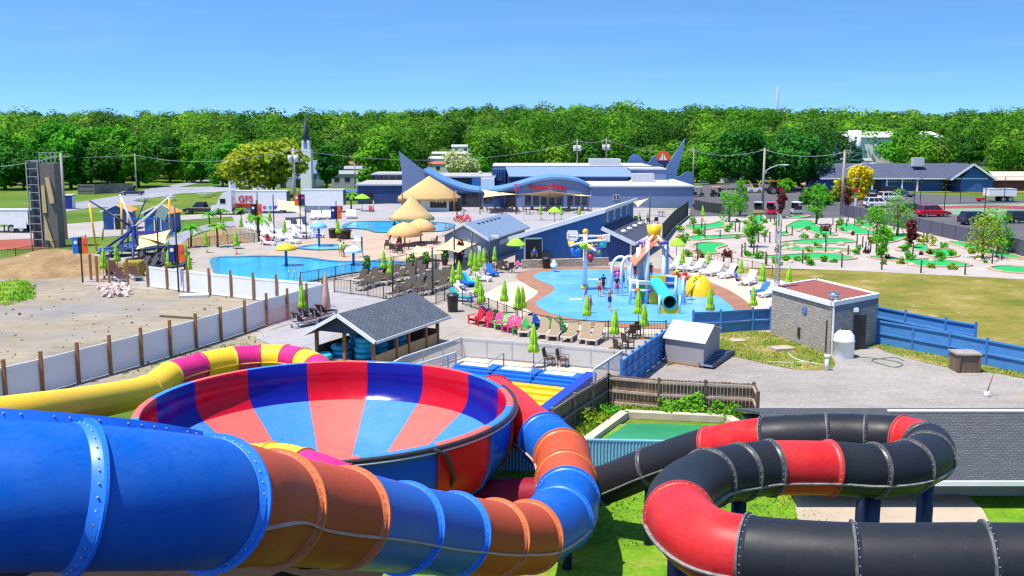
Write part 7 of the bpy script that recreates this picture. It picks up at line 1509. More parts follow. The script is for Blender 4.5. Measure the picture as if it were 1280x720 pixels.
def upole(px, py, top, lab, tr=True, r=.16, arms=1):
    p = GH(px, py); h = PD(px, top, p.y).z - p.z; o = thing('utility_pole', lab, 'utility pole', p, 0, 'utility poles'); m = MB(); m.tube([(0, 0, 0), (0, 0, h)], [r, r * .7], 10); m.build('pole', WOODP, o)
    for k in range(arms): m = MB(); m.beam((-1.1, 0, h - .4 - k * 1.1), (1.1, 0, h - .4 - k * 1.1), .1, .12); m.build('crossarm', WOODP, o)
    if tr: m = MB(); m.cyl((-.5, -.3, h * .78), .34, 1.1, 12); m.cyl((.5, -.3, h * .78), .34, 1.1, 12); m.build('transformer', MT['lightgrey'], o)
    return p + Vector((0, 0, h - .3))
u0 = upole(83, 299, 191, 'dark utility pole right beside the climbing tower', False, .2); u1 = upole(171, 238, 192, 'bare utility pole on the winding lane', False); u2 = upole(369, 264, 185, 'utility pole with twin transformers before the church', True, .3, 2); u3 = upole(721, 240, 174, 'utility pole with transformers behind the plaza roof', True); u4 = upole(757, 238, 173, 'further utility pole behind the plaza roof units', True); u5 = upole(866, 236, 186, 'utility pole at the end of the plaza by the fin', False); u6 = upole(444, 236, 194, 'thin utility pole at the trailer homes', False); 
def wire(a, b, sag, lab, off=(0, 0, 0)):
    P_ = [a.lerp(b, t) + Vector(off) - Vector((0, 0, sag * 4 * t * (1 - t))) for t in np.linspace(0, 1, 18)]; m = MB(); o_ = P_[0]; m.tube([p - o_ for p in P_], .035, 5); tag(m.build('power_line', MT['grey'], None, o_), lab, 'power line', 'power lines')
wire(PD(-60, 192, 235), u1, .8, 'power line running in to the bare pole on the lane'); wire(u1, u2, 1.6, 'power line from the bare pole to the church pole'); wire(u2, PD(720, 178, u3.y), 2.5, 'power line from the church pole over the plaza'); wire(u3, u4, .5, 'power line between the two poles behind the plaza'); wire(u4, u5, 1.2, 'power line from the roof units to the plaza fin pole'); wire(u5, l1[1] + Vector((0, 0, l1[2] - .3)), 1.0, 'power line from plaza fin to the first street lamp'); wire(l1[1] + Vector((0, 0, l1[2] - .3)), l2[1] + Vector((0, 0, l2[2] - .3)), .8, 'power line joining the two street lamps'); wire(u0, PD(-60, 210, 120), .5, 'power line from the dark pole off past the tower')
# distant lattice radio mast and near lattice mast
def lattice(name, lab, p, h, w0, w1, n_, r, mat):
    o = thing(name, lab, 'mast', p)
    leg = [[Vector((math.cos(a), math.sin(a), 0)) for a in (.5, .5 + 2.094, .5 + 4.189)]][0]
    for v in leg: m = MB(); m.tube([v * w0, v * w1 + Vector((0, 0, h))], r, 6); m.build('leg', mat, o)
    m = MB()
    for k in range(n_):
        t0, t1 = k / n_, (k + 1) / n_; r0, r1 = w0 + (w1 - w0) * t0, w0 + (w1 - w0) * t1
        for j in range(3): a = leg[j] * r0 + Vector((0, 0, h * t0)); b = leg[(j + 1) % 3] * r1 + Vector((0, 0, h * t1)); m.beam(a, b, r * 1.1, r * 1.1); m.beam(leg[j] * r1 + Vector((0, 0, h * t1)), b, r, r)
    m.build('lattice', mat, o); return o
p = XD(970, 620, hill(620)); lattice('radio_mast', 'distant thin radio mast rising over the wood', p, PD(970, 107, 620).z - p.z, 1.0, .4, 16, .16, MT['lightgrey'])
p = G(969, 419); lattice('lattice_mast', 'slim grey lattice mast at the corner of the block hut', p, PD(973, 268, p.y).z, .2, .14, 22, .026, MT['grey'])

# ================================================================ bungee trampoline frame
hub = PD(167, 285, 106); o = thing('bungee_frame', 'bungee trampoline frame with white poles leaning out of a blue hub', 'bungee frame', (hub.x, hub.y, 0)); hz = hub.z; rel = lambda px, py, dd: PD(px, py, hub.y + dd) - Vector((hub.x, hub.y, 0))
for (px, py, dd) in ((150, 243, 1), (215, 243, -1), (112, 251, 3)): m = MB(); m.tube([Vector((0, 0, hz)), rel(px, py, dd)], [.14, .07], 8); m.build('bungee_pole', MT['white'] if px != 112 else MT['steel_blue'], o)
m = MB(); m.tube([Vector((0, 0, hz)), rel(182, 250, 3)], [.1, .06], 8); m.build('bungee_pole', MT['steel_blue'], o)
for (px, py, dd) in ((132, 318, -4), (180, 296, 2), (166, 325, -6), (176, 322, -3), (122, 316, 0)): 
    q = rel(px, py, dd); q.z = 0; m = MB(); m.tube([Vector((0, 0, hz)), q], [.14, .12], 8); m.build('frame_leg', MT['navy_p'] if px != 180 else MT['blue_p'], o)
m = MB(); m.ball((0, 0, hz), .4, 12, 8); m.build('hub', MT['navy_p'], o)
for (px, py, top, lab) in ((121, 313, 254, 'leaning yellow pole nearest the climbing tower'), (153, 312, 246, 'yellow pole behind the bungee hub'), (212, 294, 247, 'yellow pole at the second play hut'), (160, 312, 262, 'tan pole beside the bungee hub'), (128, 300, 282, 'fallen pale pole leaning on the grass')):
    p = G(px, py); h = PD(px, top, p.y).z; t = tag(MB().tube([(0, 0, 0), (-.5 if px == 121 else .2, 0, h)], .11, 8).build('leaning_pole', MT['yellow'] if 'yellow' in lab else MT['wood_light'], None, p), lab, 'pole')
for (px, py, lab) in ((187, 318, 'blue trampoline bed frame beside the small sail'), (170, 312, 'trampoline bed under the bungee hub'), (145, 320, 'trampoline bed by the blue leg')):
    o = thing('trampoline', lab, 'trampoline', G(px, py), 0, 'trampolines'); m = MB(); m.lathe([(1.5, .75), (1.75, .8), (1.75, .7), (1.5, .7)], seg=20); m.build('pad_ring', MT['blue_p'], o); m = MB(); m.cyl((0, 0, .7), 1.5, .02, 20); m.build('bed', MT['black'], o)
    for k in range(4): a = k * PI / 2; m = MB(); m.cyl((1.6 * math.cos(a), 1.6 * math.sin(a), 0), .05, .72, 8); m.build('leg', MT['grey'], o)
# blue swing beside the huts, pale flag like board
o = thing('swing_set', 'blue play frame with pale tilted board by the second hut', 'swing set', G(191, 296)); 
for x in (-2.5, -.8, .9, 2.4): m = MB(); m.beam((x, 0, 0), (x, 0, 2.2), .14, .14); m.build('post', MT['blue_p'], o)
m = MB(); m.beam((-2.5, 0, 2.2), (2.4, 0, 2.2), .14, .14); m.build('beam', MT['blue_p'], o); m = MB(); m.beam((-2.5, 0, .5), (2.4, 0, .5), .1, .4); m.build('panel', MT['purple'], o); m = MB(); m.box((1.4, -.3, 3.0), (1.3, .1, 1.8), 0, 0, .3, .5); m.build('board', MT['white'], o)
o = thing('straw_bale', 'yellowish straw bale shaped planter behind the timber posts', 'bale', G(168, 345)); m = MB(); m.box((0, 0, .7), (1.6, 1.2, 1.4)); b_ = m.build('bale', M('bale_straw', S(150, 128, 40), .9, .3, 6, .5), o); mm = b_.modifiers.new('edge', 'BEVEL'); mm.width = .2; mm.segments = 3

# ================================================================ small things on the ground
def bin_(px, py, lab, r=.32, h=.95, rz=0): 
    o = thing('litter_bin', lab, 'bin', G(px, py), 0, 'black bins'); m = MB(); m.lathe([(r * .8, 0), (r, h * .9), (r * 1.05, h * .9), (r * 1.05, h), (r * .9, h), (r * .8, h * .6)], seg=18); m.build('barrel', MT['black'], o); m = MB(); m.lathe([(r * 1.02, h * .98), (r * .7, h * 1.1), (.02, h * 1.14)], seg=18); m.build('lid', MT['dark'], o)
bin_(566, 390, 'black bin at the fence corner by the closed parasols', .42, 1.25); bin_(416, 298, 'black bin beside the lime parasol at the main pool', .5, 1.1); bin_(430, 299, 'wide black bin to the side of the lime parasol', .9, 1.1); bin_(798, 286, 'black bin at the clerestory end', .35, .9); bin_(683, 336, 'dark bin at the stone wall doorway', .4, 1.0)
def pot(px, py, lab, fol='mid', s=1.0):
    o = thing('potted_plant', lab, 'potted plant', G(px, py), 0, 'potted plants'); m = MB(); m.lathe([(.22, 0), (.34, .6), (.36, .62), (.3, .6), (.02, .55)], seg=16); m.build('pot', M('dark_pot', S(70, 44, 50), .6, .1) if 'dark_pot' not in bpy.data.materials else bpy.data.materials['dark_pot'], o)
    V, Q = leaf_cloud([(0, 0, 1.0, .4, .4, .5), (.1, .1, 1.4, .22, .22, .35)], 160, .1, int(px)); np_mesh('foliage', V, Q, FOL[fol], o); o.scale = (s,) * 3
pot(458, 343, 'potted shrub on the wave pool fence'); pot(514, 338, 'potted shrub beside the black sail pole'); pot(532, 336, 'potted shrub behind the fence, second along'); pot(556, 332, 'potted shrub at the fence end near the sail', 'dark'); pot(574, 329, 'potted red flowering plant by the white board', 'purple', 1.3)
o = thing('water_tank', 'white plastic tank standing before the block hut door', 'tank', G(1054, 447)); m = MB(); m.lathe([(.02, 0), (.56, 0), (.58, .05), (.58, .95), (.61, .97), (.61, 1.05), (.57, 1.08), (.57, 1.3), (.36, 1.55), (.2, 1.62), (.02, 1.62)], seg=32); m.build('body', M('white_poly', (.78, .8, .8), .4, .03), o); m = MB(); m.cyl((0, 0, 1.6), .2, .1, 18); m.build('lid', MT['dark'], o)
o = thing('wooden_box', 'weathered wooden box against the long blue fence', 'box', G(1205, 464)); m = MB(); m.box((0, 0, .5), (1.2, 1.1, 1.0)); m.build('crate', MT['wood_old'], o); m = MB(); m.box((0, 0, 1.04), (1.36, 1.26, .08)); m.build('lid', M('grey_lid', S(150, 140, 132), .85, .2), o)
for s in (-1, 1): m = MB(); m.box((s * .55, -.57, .5), (.12, .06, 1.0)); m.build('batten', MT['wood_old'], o)
o = tag(MB().tube([(0, 0, 0), (0, 0, .8), ], .11, 14).tube([(0, 0, .78), (0, 0, .9)], .15, 14).build('standpipe', MT['white_plastic'], None, G(1033, 464)), 'short white standpipe on the grass below the hut', 'pipe')
o = thing('stake', 'thin leaning stake in a white base on the gravel', 'stake', G(1233, 497)); m = MB(); m.cyl((0, 0, 0), .13, .3, 12); m.build('base', MT['white_plastic'], o); m = MB(); m.tube([(0, 0, .25), (.25, 0, 1.15)], .03, 8); m.build('rod', MT['wood'], o)
o = thing('pallet', 'tan wooden pallet on the gravel behind the black slide', 'pallet', G(995, 521)); m = MB()
for k in range(7): m.box((-.75 + k * .25, 0, .14), (.16, 1.0, .03))
for y in (-.45, 0, .45): m.box((0, y, .07), (1.7, .1, .1))
m.build('slats', MT['wood_light'], o)
o = thing('metal_ramp', 'ribbed metal ramp lying beside the grey shed', 'ramp', G(897, 452), 0); a, b = G(884, 461), G(912, 442); d = (b - a); m = MB(); rz_ = math.atan2(d.y, d.x); m.box((0, 0, .2), (d.length, .75, .06), rz_, 0, .05); m.build('deck', M('ramp_metal', S(138, 162, 190), .4, .1, metal=.3), o)
m = MB(); n_ = 12
for k in range(n_): q = d * ((k + .5) / n_ - .5); m.box((q.x, q.y, .25), (.1, .74, .04), rz_)
m.build('tread', MT['steel_blue'], o)
for s in (-1, 1): q = Vector((-d.y, d.x, 0)).normalized() * .38 * s; m = MB(); m.beam(q - d * .5 + up(.2), q + d * .5 + up(.2), .05, .16); m.build('side_rail', MT['steel_blue'], o)
def hose(pix, lab, r=.035, mat='green_p'):
    P_ = [G(x, y, .06) for x, y in pix]; P_, _ = catmull(P_, 6); o_ = P_[0]; m = MB(); m.tube([p - o_ for p in P_], r, 6); tag(m.build('hose', mat, None, o_), lab, 'hose')
hose([(1060, 446), (1085, 447), (1110, 450), (1128, 455), (1120, 459), (1104, 456), (1090, 450), (1118, 447), (1130, 451)], 'green hose looping over the gravel from the tank', .03, M('hose_green', S(80, 110, 90), .6)); hose([(985, 441), (992, 447), (1003, 451), (1018, 454), (1030, 456)], 'pale hose across the weedy grass to the standpipe', .03, MT['offwhite']); hose([(960, 452), (985, 453), (1005, 452)], 'pale hose at the edge of the gravel', .025, MT['offwhite'])
o = tag(MB().box((0, 0, .1), (1.3, .9, .2), .3).build('concrete_lid', SLAB, None, G(977, 438)), 'small grey concrete lid in the weedy grass', 'lid'); o = tag(MB().box((0, 0, .06), (.9, .8, .12), .3).build('stepping_stone', SLAB, None, G(921, 427)), 'pale stone slab in the grass by the blue fence', 'slab')
o = tag(MB().tube([(-1.4, -1, .12), (1.2, 1, .5)], .14, 10).build('white_pipe', MT['white_plastic'], None, G(60, 336) + up(1.1)), 'white plastic pipe lying on the dirt heap', 'pipe'); o = tag(MB().beam((-1.6, .5, .08), (1.6, -.5, .08), .16, .14).build('timber_beam', MT['wood_old'], None, G(226, 398)), 'dark timber beam lying on the dirt behind the fence', 'beam')
o = tag(MB().box((0, 0, .1), (2.2, 1.2, .2), .2).build('block_pallet', MT['lightgrey'], None, G(243, 371)), 'pale blocks lying at the foot of the bright fence', 'blocks')
# rubble: pale broken stones
rb = random.Random(3); m = MB()
for k in range(90):
    p = G(rb.gauss(143, 9), rb.gauss(366, 3.4)) - G(143, 366); s = rb.uniform(.12, .34); h_ = max(0, .5 - (p.x ** 2 + p.y ** 2) * .06)
    m.box((p.x, p.y, s * .4 + h_ * rb.random()), (s * 1.4, s, s * .8), rb.random() * 6, 0, rb.random(), rb.random())
tag(m.build('rubble', M('pale_rubble', S(206, 184, 176), .9, .2, 1), None, G(143, 366)), 'heap of pale broken rubble on the dirt', 'rubble', None, 'stuff')
m = MB()
for k in range(210):
    p = G(rb.uniform(-20, 330), rb.uniform(352, 470)); 
    if p.x > -8 or (p.y < 82 and p.x > -16): continue
    s = rb.uniform(.04, .11) * (1.7 if rb.random() < .08 else 1); m.box((p.x, p.y, s * .35), (s * 1.5, s, s * .8), rb.random() * 6, 0, rb.random(), rb.random())
tag(m.build('stones', M('dirt_stones', S(150, 136, 120), .95, .3, 2)), 'scattered small stones and clods on the bare dirt', 'stones', None, 'stuff')
# construction netting on the white fence corner
m = MB(); a, b, c = G(332, 411) - G(332, 411), G(352, 404) - G(332, 411), G(380, 398) - G(332, 411)
for q in (a, b): m.beam(q, q + up(1.7), .03, .03)
NET = NT('orange_net'); NET.base(S(232, 150, 120)); _tr = NET.n.new('ShaderNodeBsdfTransparent'); _mx = NET.n.new('ShaderNodeMixShader'); _mx.inputs[0].default_value = .8; NET.ln(NET.b.outputs[0], _mx.inputs[1]); NET.ln(_tr.outputs[0], _mx.inputs[2]); NET.ln(_mx.outputs[0], NET.n['Material Output'].inputs[0])
o = thing('safety_net', 'faint orange safety netting along the white fence corner', 'netting', G(332, 414)); m = MB(); m.beam(a + up(.75), b + up(.75), .01, 1.2); m.beam(b + up(.75), c + up(.75), .01, 1.2); m.build('net', NET.m, o)

# ================================================================ the golf course
def green(pix, lab, curb=True):
    pts = smooth_poly([G(x, y, 0) for x, y in pix], 7); c = sum(pts, Vector((0, 0))) / len(pts); o = thing('putting_green', lab, 'putting green', (c.x, c.y, 0), 0, 'putting greens of the mini golf')
    m = MB(); m.prism([(p.x - c.x, p.y - c.y) for p in pts], .0, .1); m.build('turf', MT['turf'], o)
    n_ = len(pts); m = MB()
    P_ = [Vector((p.x - c.x, p.y - c.y, 0)) for p in pts]; Nn = []
    for i in range(n_): t = (P_[(i + 1) % n_] - P_[i - 1]).normalized(); Nn.append(Vector((t.y, -t.x, 0)))
    area = sum(P_[i].x * P_[(i + 1) % n_].y - P_[(i + 1) % n_].x * P_[i].y for i in range(n_)); sg_ = 1 if area > 0 else -1; vs = []
    for i in range(n_): q = P_[i] + Nn[i] * sg_ * .01; w_ = P_[i] + Nn[i] * sg_ * .3; vs += [q, q + up(.19), w_ + up(.19), w_]
    m.add(vs, [(4 * i + a, 4 * i + (a + 1) % 4, 4 * ((i + 1) % n_) + (a + 1) % 4, 4 * ((i + 1) % n_) + a) for i in range(n_) for a in range(4)]); m.build('brick_edging', MT['bricks'], o)
for pix, lab in [([(866, 308), (880, 304.5), (900, 305), (906, 308), (894, 312), (896, 317.5), (880, 318.5), (866, 317), (873, 312)], 'hourglass shaped putting green below the screened fence'), ([(858, 299), (872, 296), (890, 296), (912, 295), (930, 294.5), (930, 296.5), (900, 299), (870, 301)], 'narrow flat green crossing above the hourglass one'), ([(889, 281), (900, 278), (906, 281), (902, 285), (890, 286), (880, 288), (862, 287), (858, 283), (875, 282)], 'curled green at the top end by the plaza'),
                 ([(984, 284), (998, 277), (1014, 277), (1020, 283), (1030, 288), (1044, 293.5), (1036, 295.5), (1018, 292), (1008, 286), (996, 288)], 'looping green with pale island in the upper middle'), ([(1044, 283), (1056, 280), (1075, 284), (1090, 290), (1110, 292), (1086, 294), (1062, 293), (1050, 289)], 'broad green sweeping past the leafy shrub'), ([(976, 304.5), (1000, 301.5), (1030, 299.5), (1056, 299.5), (1068, 303), (1040, 305.5), (1005, 305.5)], 'long slim green in the middle of the gravel'), ([(972, 310), (985, 307.5), (1000, 309), (1030, 311), (1060, 312.5), (1060, 314.5), (1020, 313.5), (985, 313.5)], 'thin snaking green just below the long slim one'),
                 ([(950, 322), (985, 320), (1016, 318), (1040, 318.5), (1068, 323.5), (1050, 326), (1010, 325), (970, 324)], 'lowest long green above the row of low shrubs'), ([(932, 322), (945, 319.5), (948, 322), (940, 323.5)], 'tiny green at the timber posts'), ([(1088, 323), (1105, 322), (1130, 326), (1165, 325), (1198, 329), (1212, 333), (1190, 334.5), (1150, 334), (1135, 330)], 'big kidney shaped green along the dry lawn'), ([(1098, 303), (1118, 296), (1132, 293.5), (1130, 298), (1112, 304)], 'slanting green behind the sapling'), ([(1141, 311), (1148, 306.5), (1158, 308), (1162, 313), (1180, 312.5), (1192, 314), (1196, 321), (1178, 323), (1160, 320), (1164, 316), (1150, 315)], 'S shaped green below the screened fence'),
                 ([(1186, 304), (1204, 304.5), (1225, 309), (1255, 317), (1280, 325), (1250, 322), (1222, 316), (1200, 309)], 'tapering green running off beside the yellowish tree'), ([(1238, 336), (1262, 334), (1300, 338), (1290, 343), (1255, 341)], 'green at the far corner of the dry lawn'), ([(1076, 281), (1088, 279), (1092, 283), (1082, 287)], 'small cup green under the white cars'), ([(948, 286), (956, 284), (957, 288), (949, 289)], 'little square green among the rope posts'), ([(972, 293), (984, 291), (986, 294), (976, 295.5)], 'tiny strip green beside the looping one'), ([(985, 272), (1000, 270), (1010, 271), (996, 273.5)], 'flat green strip at the buggy row'), ([(938, 272), (952, 270), (955, 277), (946, 281), (936, 277)], 'green behind the leaning young tree')]: green(pix, lab)
# dark rope posts along the paths
gp = [(871, 318.5, 'a'), (881, 298, ''), (900, 299), (919, 290), (924, 290.5), (867, 287), (877, 286), (881, 289), (948, 304), (962, 304), (970, 304), (956, 303), (970, 292), (976, 294), (983, 292), (990, 295), (1026, 294), (1038, 295), (1045, 293), (927, 322), (931, 318), (942, 320), (946, 320), (958, 333), (914, 329), (872, 327), (904, 331), (1032, 316), (1032, 304), (1071, 308), (1078, 310), (1082, 314), (1086, 308), (1088, 316), (1095, 318), (1085, 300), (1091, 303), (1098, 302), (1102, 304), (1154, 303), (1159, 304), (1151, 342), (1206, 344), (1240, 330), (1245, 326), (1252, 325), (1052, 335), (1102, 338), (1003, 330), (957, 331), (1141, 318), (1060, 278), (1041, 282), (1058, 284), (1068, 283), (943, 278), (951, 277), (963, 278), (968, 277), (971, 279), (1060, 320), (1158, 299)]
wh = ['by the hourglass green', 'at the narrow green', 'near the curled green', 'among the rope posts in mid course', 'at the little square green', 'by the looping green', 'at the tiny green', 'on the rail by the dry lawn', 'by the long slim green', 'in the cluster at the sapling', 'by the slanting green', 'at the big kidney green', 'beside the yellowish tree', 'at the buggy row']
def where(px, py):
    if py > 326 and px < 1220: return 'on the pale gravel edge of the dry lawn'
    if px < 912: return 'between hourglass and curled greens'
    if px < 950 and py > 312: return 'at the tiny green beside the sapling'
    if px < 935: return 'by the leaning young trees'
    if px < 975 and py < 285: return 'at the buggy row end of the course'
    if px < 1000: return 'in mid course near the little square green'
    if px < 1050 and py > 297: return 'on the long slim greens'
    if px < 1070: return 'round the looping green'
    if px < 1110: return 'in the cluster at the thin lower sapling'
    if px < 1165: return 'at the purple sapling'
    return 'under the yellowish tree'
m = MB(); m.cyl((0, 0, 0), .075, 1.05, 8); m.ball((0, 0, 1.07), .09, 8, 6); gpo = m.build('rope_post', M('dark_rope_post', S(70, 60, 64), .7, .2))
for i, a in enumerate(gp):
    o = gpo if i == 0 else dup(gpo); o.location = G(a[0], a[1]); w_ = where(a[0], a[1]); tag(o, 'short dark rope post ' + w_, 'post', 'rope posts ' + w_); o.scale = (1, 1, rnd.uniform(.9, 1.25))
# stop sign at the car park island
o = thing('stop_sign', 'small red sign with green plate on a white post by the golden tree', 'sign', G(1069, 258)); m = MB(); m.box((0, 0, 1.2), (.3, .12, 2.4)); m.build('post', MT['white'], o); m = MB(); m.tube([(0, -.08, 2.75), (0, -.12, 2.75)], .45, 8); m.build('plate', MT['red'], o); m = MB(); m.box((0, -.1, 2.0), (.45, .05, .55)); m.build('green_plate', MT['green_p'], o)

# boulders and small plants scattered over the course gravel
rb = random.Random(21)
bm_ = MB(); bm_.ball((0, 0, .1), (.34, .26, .2), 9, 6); bm_.v = [(x * (1 + .2 * math.sin(9 * y)), y * (1 + .2 * math.cos(8 * x)), z) for x, y, z in bm_.v]; bld = bm_.build('boulder', M('pale_boulder', S(186, 164, 146), .9, .25, 3, .3)); q = 0
sproto = make_tree('', 'bush', 'young', .9, 1.1, 150, .1, 77, False, 'shrub', 'shrub'); sp2 = make_tree('', 'bush', 'yellow', .8, 1.0, 150, .1, 78, False, 'shrub', 'shrub'); sp3 = make_tree('', 'bush', 'purple', 1.0, .9, 140, .1, 79, False, 'shrub', 'shrub')
for k in range(120):
    px, py = rb.uniform(845, 1255), rb.uniform(276, 333)
    if px > 1060 and py < 276 + (px - 1060) * .19 + 4: continue
    if px < 905 and py < 282 + (905 - px) * .3: continue
    w_ = where(px, py); loc = G(px, py)
    if k % 3 == 0: o = bld if q == 0 else dup(bld); q += 1; o.location = loc; o.scale = (rb.uniform(.7, 1.6),) * 3; o.rotation_euler.z = rb.uniform(0, 6); tag(o, 'small pale boulder ' + w_, 'boulder', 'boulders ' + w_)
    else:
        src, cn = ((sproto, 'leafy green'), (sp2, 'yellow green'), (sp3, 'purple leaved'))[(0, 0, 1, 2, 0)[k % 5]]; dup(src, loc, rb.uniform(0, 6), f'small {cn} shrub ' + w_, scale=rb.uniform(.5, 1.25), group=f'{cn} shrubs ' + w_)
for o in (sproto, sp2, sp3): kill(o)
# ================================================================ people
def make_person(pose):
    J = {'pelvis': (0, 0, .93, .125, .1), 'waist': (0, .01, 1.08, .115, .085), 'chest': (0, 0, 1.28, .145, .1), 'neck': (0, 0, 1.45, .058, .055), 'jaw': (0, -.02, 1.535, .06, .068), 'skull': (0, -.012, 1.62, .078, .092), 'top': (0, 0, 1.69, .058, .066)}
    for s, n in ((-1, 'l'), (1, 'r')):
        J.update({f'sh{n}': (s * .175, 0, 1.405, .054, .054), f'el{n}': (s * .235, .03, 1.13, .042, .042), f'wr{n}': (s * .25, -.05, .89, .029, .024), f'pa{n}': (s * .25, -.075, .8, .038, .018),
                  f'hi{n}': (s * .09, 0, .86, .088, .09), f'kn{n}': (s * .1, -.015, .49, .058, .058), f'an{n}': (s * .1, .03, .09, .04, .042), f'to{n}': (s * .115, -.13, .035, .042, .03)})
    def mv(k, p): J[k] = (*p, *J[k][3:])
    if pose == 'walk':
        mv('knl', (-.1, -.17, .51)); mv('anl', (-.1, -.2, .1)); mv('tol', (-.11, -.37, .05)); mv('knr', (.1, .08, .5)); mv('anr', (.1, .32, .14)); mv('tor', (.11, .2, .03)); mv('ell', (-.24, .14, 1.15)); mv('wrl', (-.25, .12, .9)); mv('pal', (-.25, .1, .81)); mv('elr', (.24, -.08, 1.15)); mv('wrr', (.24, -.27, .98)); mv('par', (.23, -.34, .92))
    if pose == 'reach':
        mv('elr', (.3, -.14, 1.3)); mv('wrr', (.24, -.36, 1.4)); mv('par', (.22, -.44, 1.45)); mv('knl', (-.12, -.06, .49)); mv('ell', (-.27, .02, 1.14)); mv('wrl', (-.16, -.14, 1.02)); mv('pal', (-.1, -.18, .99))
    if pose == 'sit':
        dz = -.42
        for k in list(J):
            if k[:2] in ('kn', 'an', 'to'): continue
            x, y, z, a, b = J[k]; J[k] = (x, y + (z - .9) * .28, z + dz, a, b)
        for s, n in ((-1, 'l'), (1, 'r')): mv(f'kn{n}', (s * .13, -.44, .5)); mv(f'an{n}', (s * .14, -.5, .09)); mv(f'to{n}', (s * .15, -.66, .04)); mv(f'el{n}', (s * .27, .06, .74)); mv(f'wr{n}', (s * .18, -.2, .62)); mv(f'pa{n}', (s * .15, -.28, .6))
    E = [('pelvis', 'waist'), ('waist', 'chest'), ('chest', 'neck'), ('neck', 'jaw'), ('jaw', 'skull'), ('skull', 'top')]
    for n in 'lr': E += [('chest', 'sh' + n), ('sh' + n, 'el' + n), ('el' + n, 'wr' + n), ('wr' + n, 'pa' + n), ('pelvis', 'hi' + n), ('hi' + n, 'kn' + n), ('kn' + n, 'an' + n), ('an' + n, 'to' + n)]
    ks = list(J); me = bpy.data.meshes.new('body'); me.from_pydata([J[k][:3] for k in ks], [(ks.index(a), ks.index(b)) for a, b in E], [])
    o = bpy.data.objects.new('body_tmp', me); C.objects.link(o); o.modifiers.new('s', 'SKIN'); sk = me.skin_vertices[0].data
    for i, k in enumerate(ks): sk[i].radius = J[k][3:]; sk[i].use_root = (k == 'pelvis')
    sb = o.modifiers.new('d', 'SUBSURF'); sb.levels = 2
    bpy.context.view_layer.update(); ev = o.evaluated_get(bpy.context.evaluated_depsgraph_get()); m2 = bpy.data.meshes.new_from_object(ev); bpy.data.objects.remove(o)
    V = [Vector(v.co) for v in m2.vertices]; N = [Vector(v.normal) for v in m2.vertices]; Fc = [tuple(p.vertices) for p in m2.polygons]
    P3 = {k: Vector(J[k][:3]) for k in ks}
    def near(p):
        best = None
        for a, b in E:
            d = P3[b] - P3[a]; t = max(0, min(1, (p - P3[a]).dot(d) / max(1e-9, d.dot(d)))); dist = (P3[a] + d * t - p).length - .5 * (J[a][3] * (1 - t) + J[b][3] * t)
            if best is None or dist < best[0]: best = (dist, a, b, t)
        return best[1:]
    reg = [near(sum((V[i] for i in f), Vector()) / len(f)) for f in Fc]
    root = thing('person', '', 'person', (0, 0, 0)); mb = MB(); mb.add(V, Fc, 0, True)
    # nose, ears, fingers and thumbs belong to the same body
    f0 = P3['skull']; mb.ball(f0 + Vector((0, -.098, -.03)), (.013, .02, .024), 8, 6)
    for s in (-1, 1): mb.ball(f0 + Vector((s * .08, .005, -.02)), (.012, .02, .032), 8, 6)
    for n, s in (('l', -1), ('r', 1)):
        a, b = P3['wr' + n], P3['pa' + n]; d = (b - a).normalized(); side = d.cross(Vector((s, 0, 0))); side = side.normalized() if side.length > .1 else Vector((0, 1, 0)); inn = Vector((-s, 0, 0))
        for k, L in enumerate((.07, .08, .075, .06)): q = b + side * (.024 - k * .016); mb.tube([q - d * .02, q + d * L * .5, q + d * L * .85 + inn * .012, q + d * L + inn * .03], [.0095, .0085, .0075, .005], 6)
        q = a.lerp(b, .45) + side * .025; mb.tube([q, q + side * .03 + d * .025, q + side * .035 + d * .06 + inn * .01], [.011, .0095, .006], 6)
    body = mb.build('body', MT['skin'], root)
    def cloth(name, test, off, mat):
        fs = [f for f, r_ in zip(Fc, reg) if test(*r_, sum((V[i] for i in f), Vector()) / len(f))]; used = sorted({i for f in fs for i in f}); ix = {i: j for j, i in enumerate(used)}
        mb = MB(); mb.add([V[i] + N[i] * off for i in used], [[ix[i] for i in f] for f in fs], 0, True); return mb.build(name, mat, root)
    cloth('shorts', lambda a, b, t, c: (a, b) == ('pelvis', 'waist') and t < .75 or b[:2] == 'hi' or (a[:2] == 'hi' and t < .6), .014, MT['navy_p'])
    cloth('shirt', lambda a, b, t, c: (a, b) in (('waist', 'chest'), ('chest', 'neck')) and not (b == 'neck' and t > .8) or (a, b) == ('pelvis', 'waist') and t >= .5 or b[:2] == 'sh' or (a[:2] == 'sh' and t < .5), .011, MT['white'])
    hc = P3['skull']; cloth('hair', lambda a, b, t, c: (b in ('skull', 'top')) and (c.z > hc.z + .04 or c.y > hc.y + .0) and c.z > hc.z - .07, .014, MT['hair'])
    return root
PP = {k: make_person(k) for k in ('stand', 'walk', 'reach', 'sit')}
def person(px, py, pose, rz, lab, shirt='white', shorts='navy_p', skin='skin', s=.95, z=0., bare=False):
    o = dup(PP[pose], G(px, py, z) if z < .5 else None, R(rz), lab, {'body': MT[skin], 'shirt': MT[skin] if bare else MT[shirt], 'shorts': MT[shorts]}, s)
    if bare:
        for ch in list(o.children):
            if ch.name.startswith('shirt'): bpy.data.objects.remove(ch)
    return o
person(749, 371, 'stand', 150, 'bare chested boy in red shorts standing on the splash pad', shorts='red', s=.86, z=.08, bare=True); person(754, 367, 'walk', 200, 'bather in dark swimwear walking behind the bare chested boy', 'black', 'black', 'skin2', .92, .08)
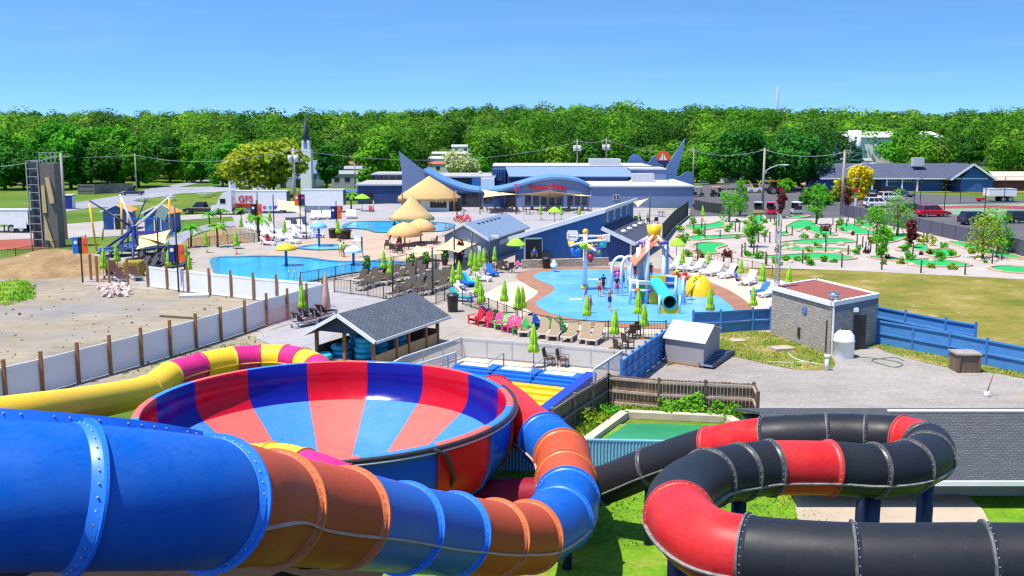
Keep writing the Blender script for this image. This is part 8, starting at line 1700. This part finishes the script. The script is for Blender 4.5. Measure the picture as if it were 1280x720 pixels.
person(762, 388, 'walk', 30, 'bare chested bather in navy shorts walking toward the fence', shorts='navy_p', s=.97, z=.08, bare=True); person(771, 369, 'stand', 20, 'bather in dark top and pink shorts on the splash pad', 'black', 'pink', s=.92, z=.08); person(779, 360, 'reach', -60, 'child in navy swimwear under the spray arches', 'navy_p', 'navy_p', s=.86, z=.08)
person(732, 377, 'walk', 100, 'small child in purple at the foot of the bucket mast', 'purple', 'purple', s=.78, z=.08); person(738, 391, 'stand', 60, 'child in pink swimwear behind a lime parasol', 'pink', 'pink', s=.75, z=.08); person(787, 372, 'stand', 90, 'child in navy beside the play tower rail', 'navy_p', 'navy_p', s=.72, z=.08)
person(869, 369, 'reach', 20, 'child in lime shirt and blue shorts before the yellow dome', 'lime', 'blue_p', s=.86, z=.08); person(668, 331, 'stand', 0, 'man in bright blue shirt standing in the black doorway', 'blue_p', 'dark', s=1.0); person(646, 341, 'sit', -50, 'seated person in pink beside the lime open parasol', 'pink', 'blue_p', s=1.0)
person(921, 357, 'sit', 60, 'seated bather in blue beside the white loungers', 'blue_p', 'navy_p', 'skin2', 1.0); person(426, 321, 'stand', 170, 'lifeguard in white shirt with lime shorts at the wave pool', 'white', 'lime', s=1.0); person(430, 322, 'stand', 140, 'lifeguard companion with red shorts at the wave pool', 'lime', 'red', 'skin2', .95)
person(579, 275.5, 'stand', 30, 'person in white top by the bar hut steps', 'white', 'lightgrey', s=1.0); person(467, 264, 'stand', -70, 'person in pale grey near the open parasol by the plaza wing', 'lightgrey', 'white', s=1.05); person(572, 279, 'sit', 40, 'bather in red sitting at the end of the main pool', 'red', 'red', s=1.0); person(500, 315, 'sit', 180, 'guest in pink at the dark table under straw parasols', 'pink', 'dark', s=1.0); person(489, 313, 'sit', 90, 'guest in white at the dark table under straw parasols', 'lightgrey', 'dark', s=1.0)
o = person(804, 346, 'stand', 40, 'child in dark swimwear up on the play tower platform', 'black', 'red', s=.78); o.location = (pt_.location.x - .6, pt_.location.y - .4, zpl + .1)
o = person(812, 346, 'stand', -20, 'child in red up on the play tower platform', 'red', 'pink', s=.74); o.location = (pt_.location.x + .7, pt_.location.y + .3, zpl + .1)
for px, py, lab in ((561, 287, 'swimmer at the end of the main pool by the dark pole'), (557, 286, 'second swimmer at the end of the main pool')):
    o = person(px, py, 'stand', 0, lab, 'navy_p', 'navy_p', s=.95, bare=True); o.location.z = -1.05
for o in PP.values(): kill(o)
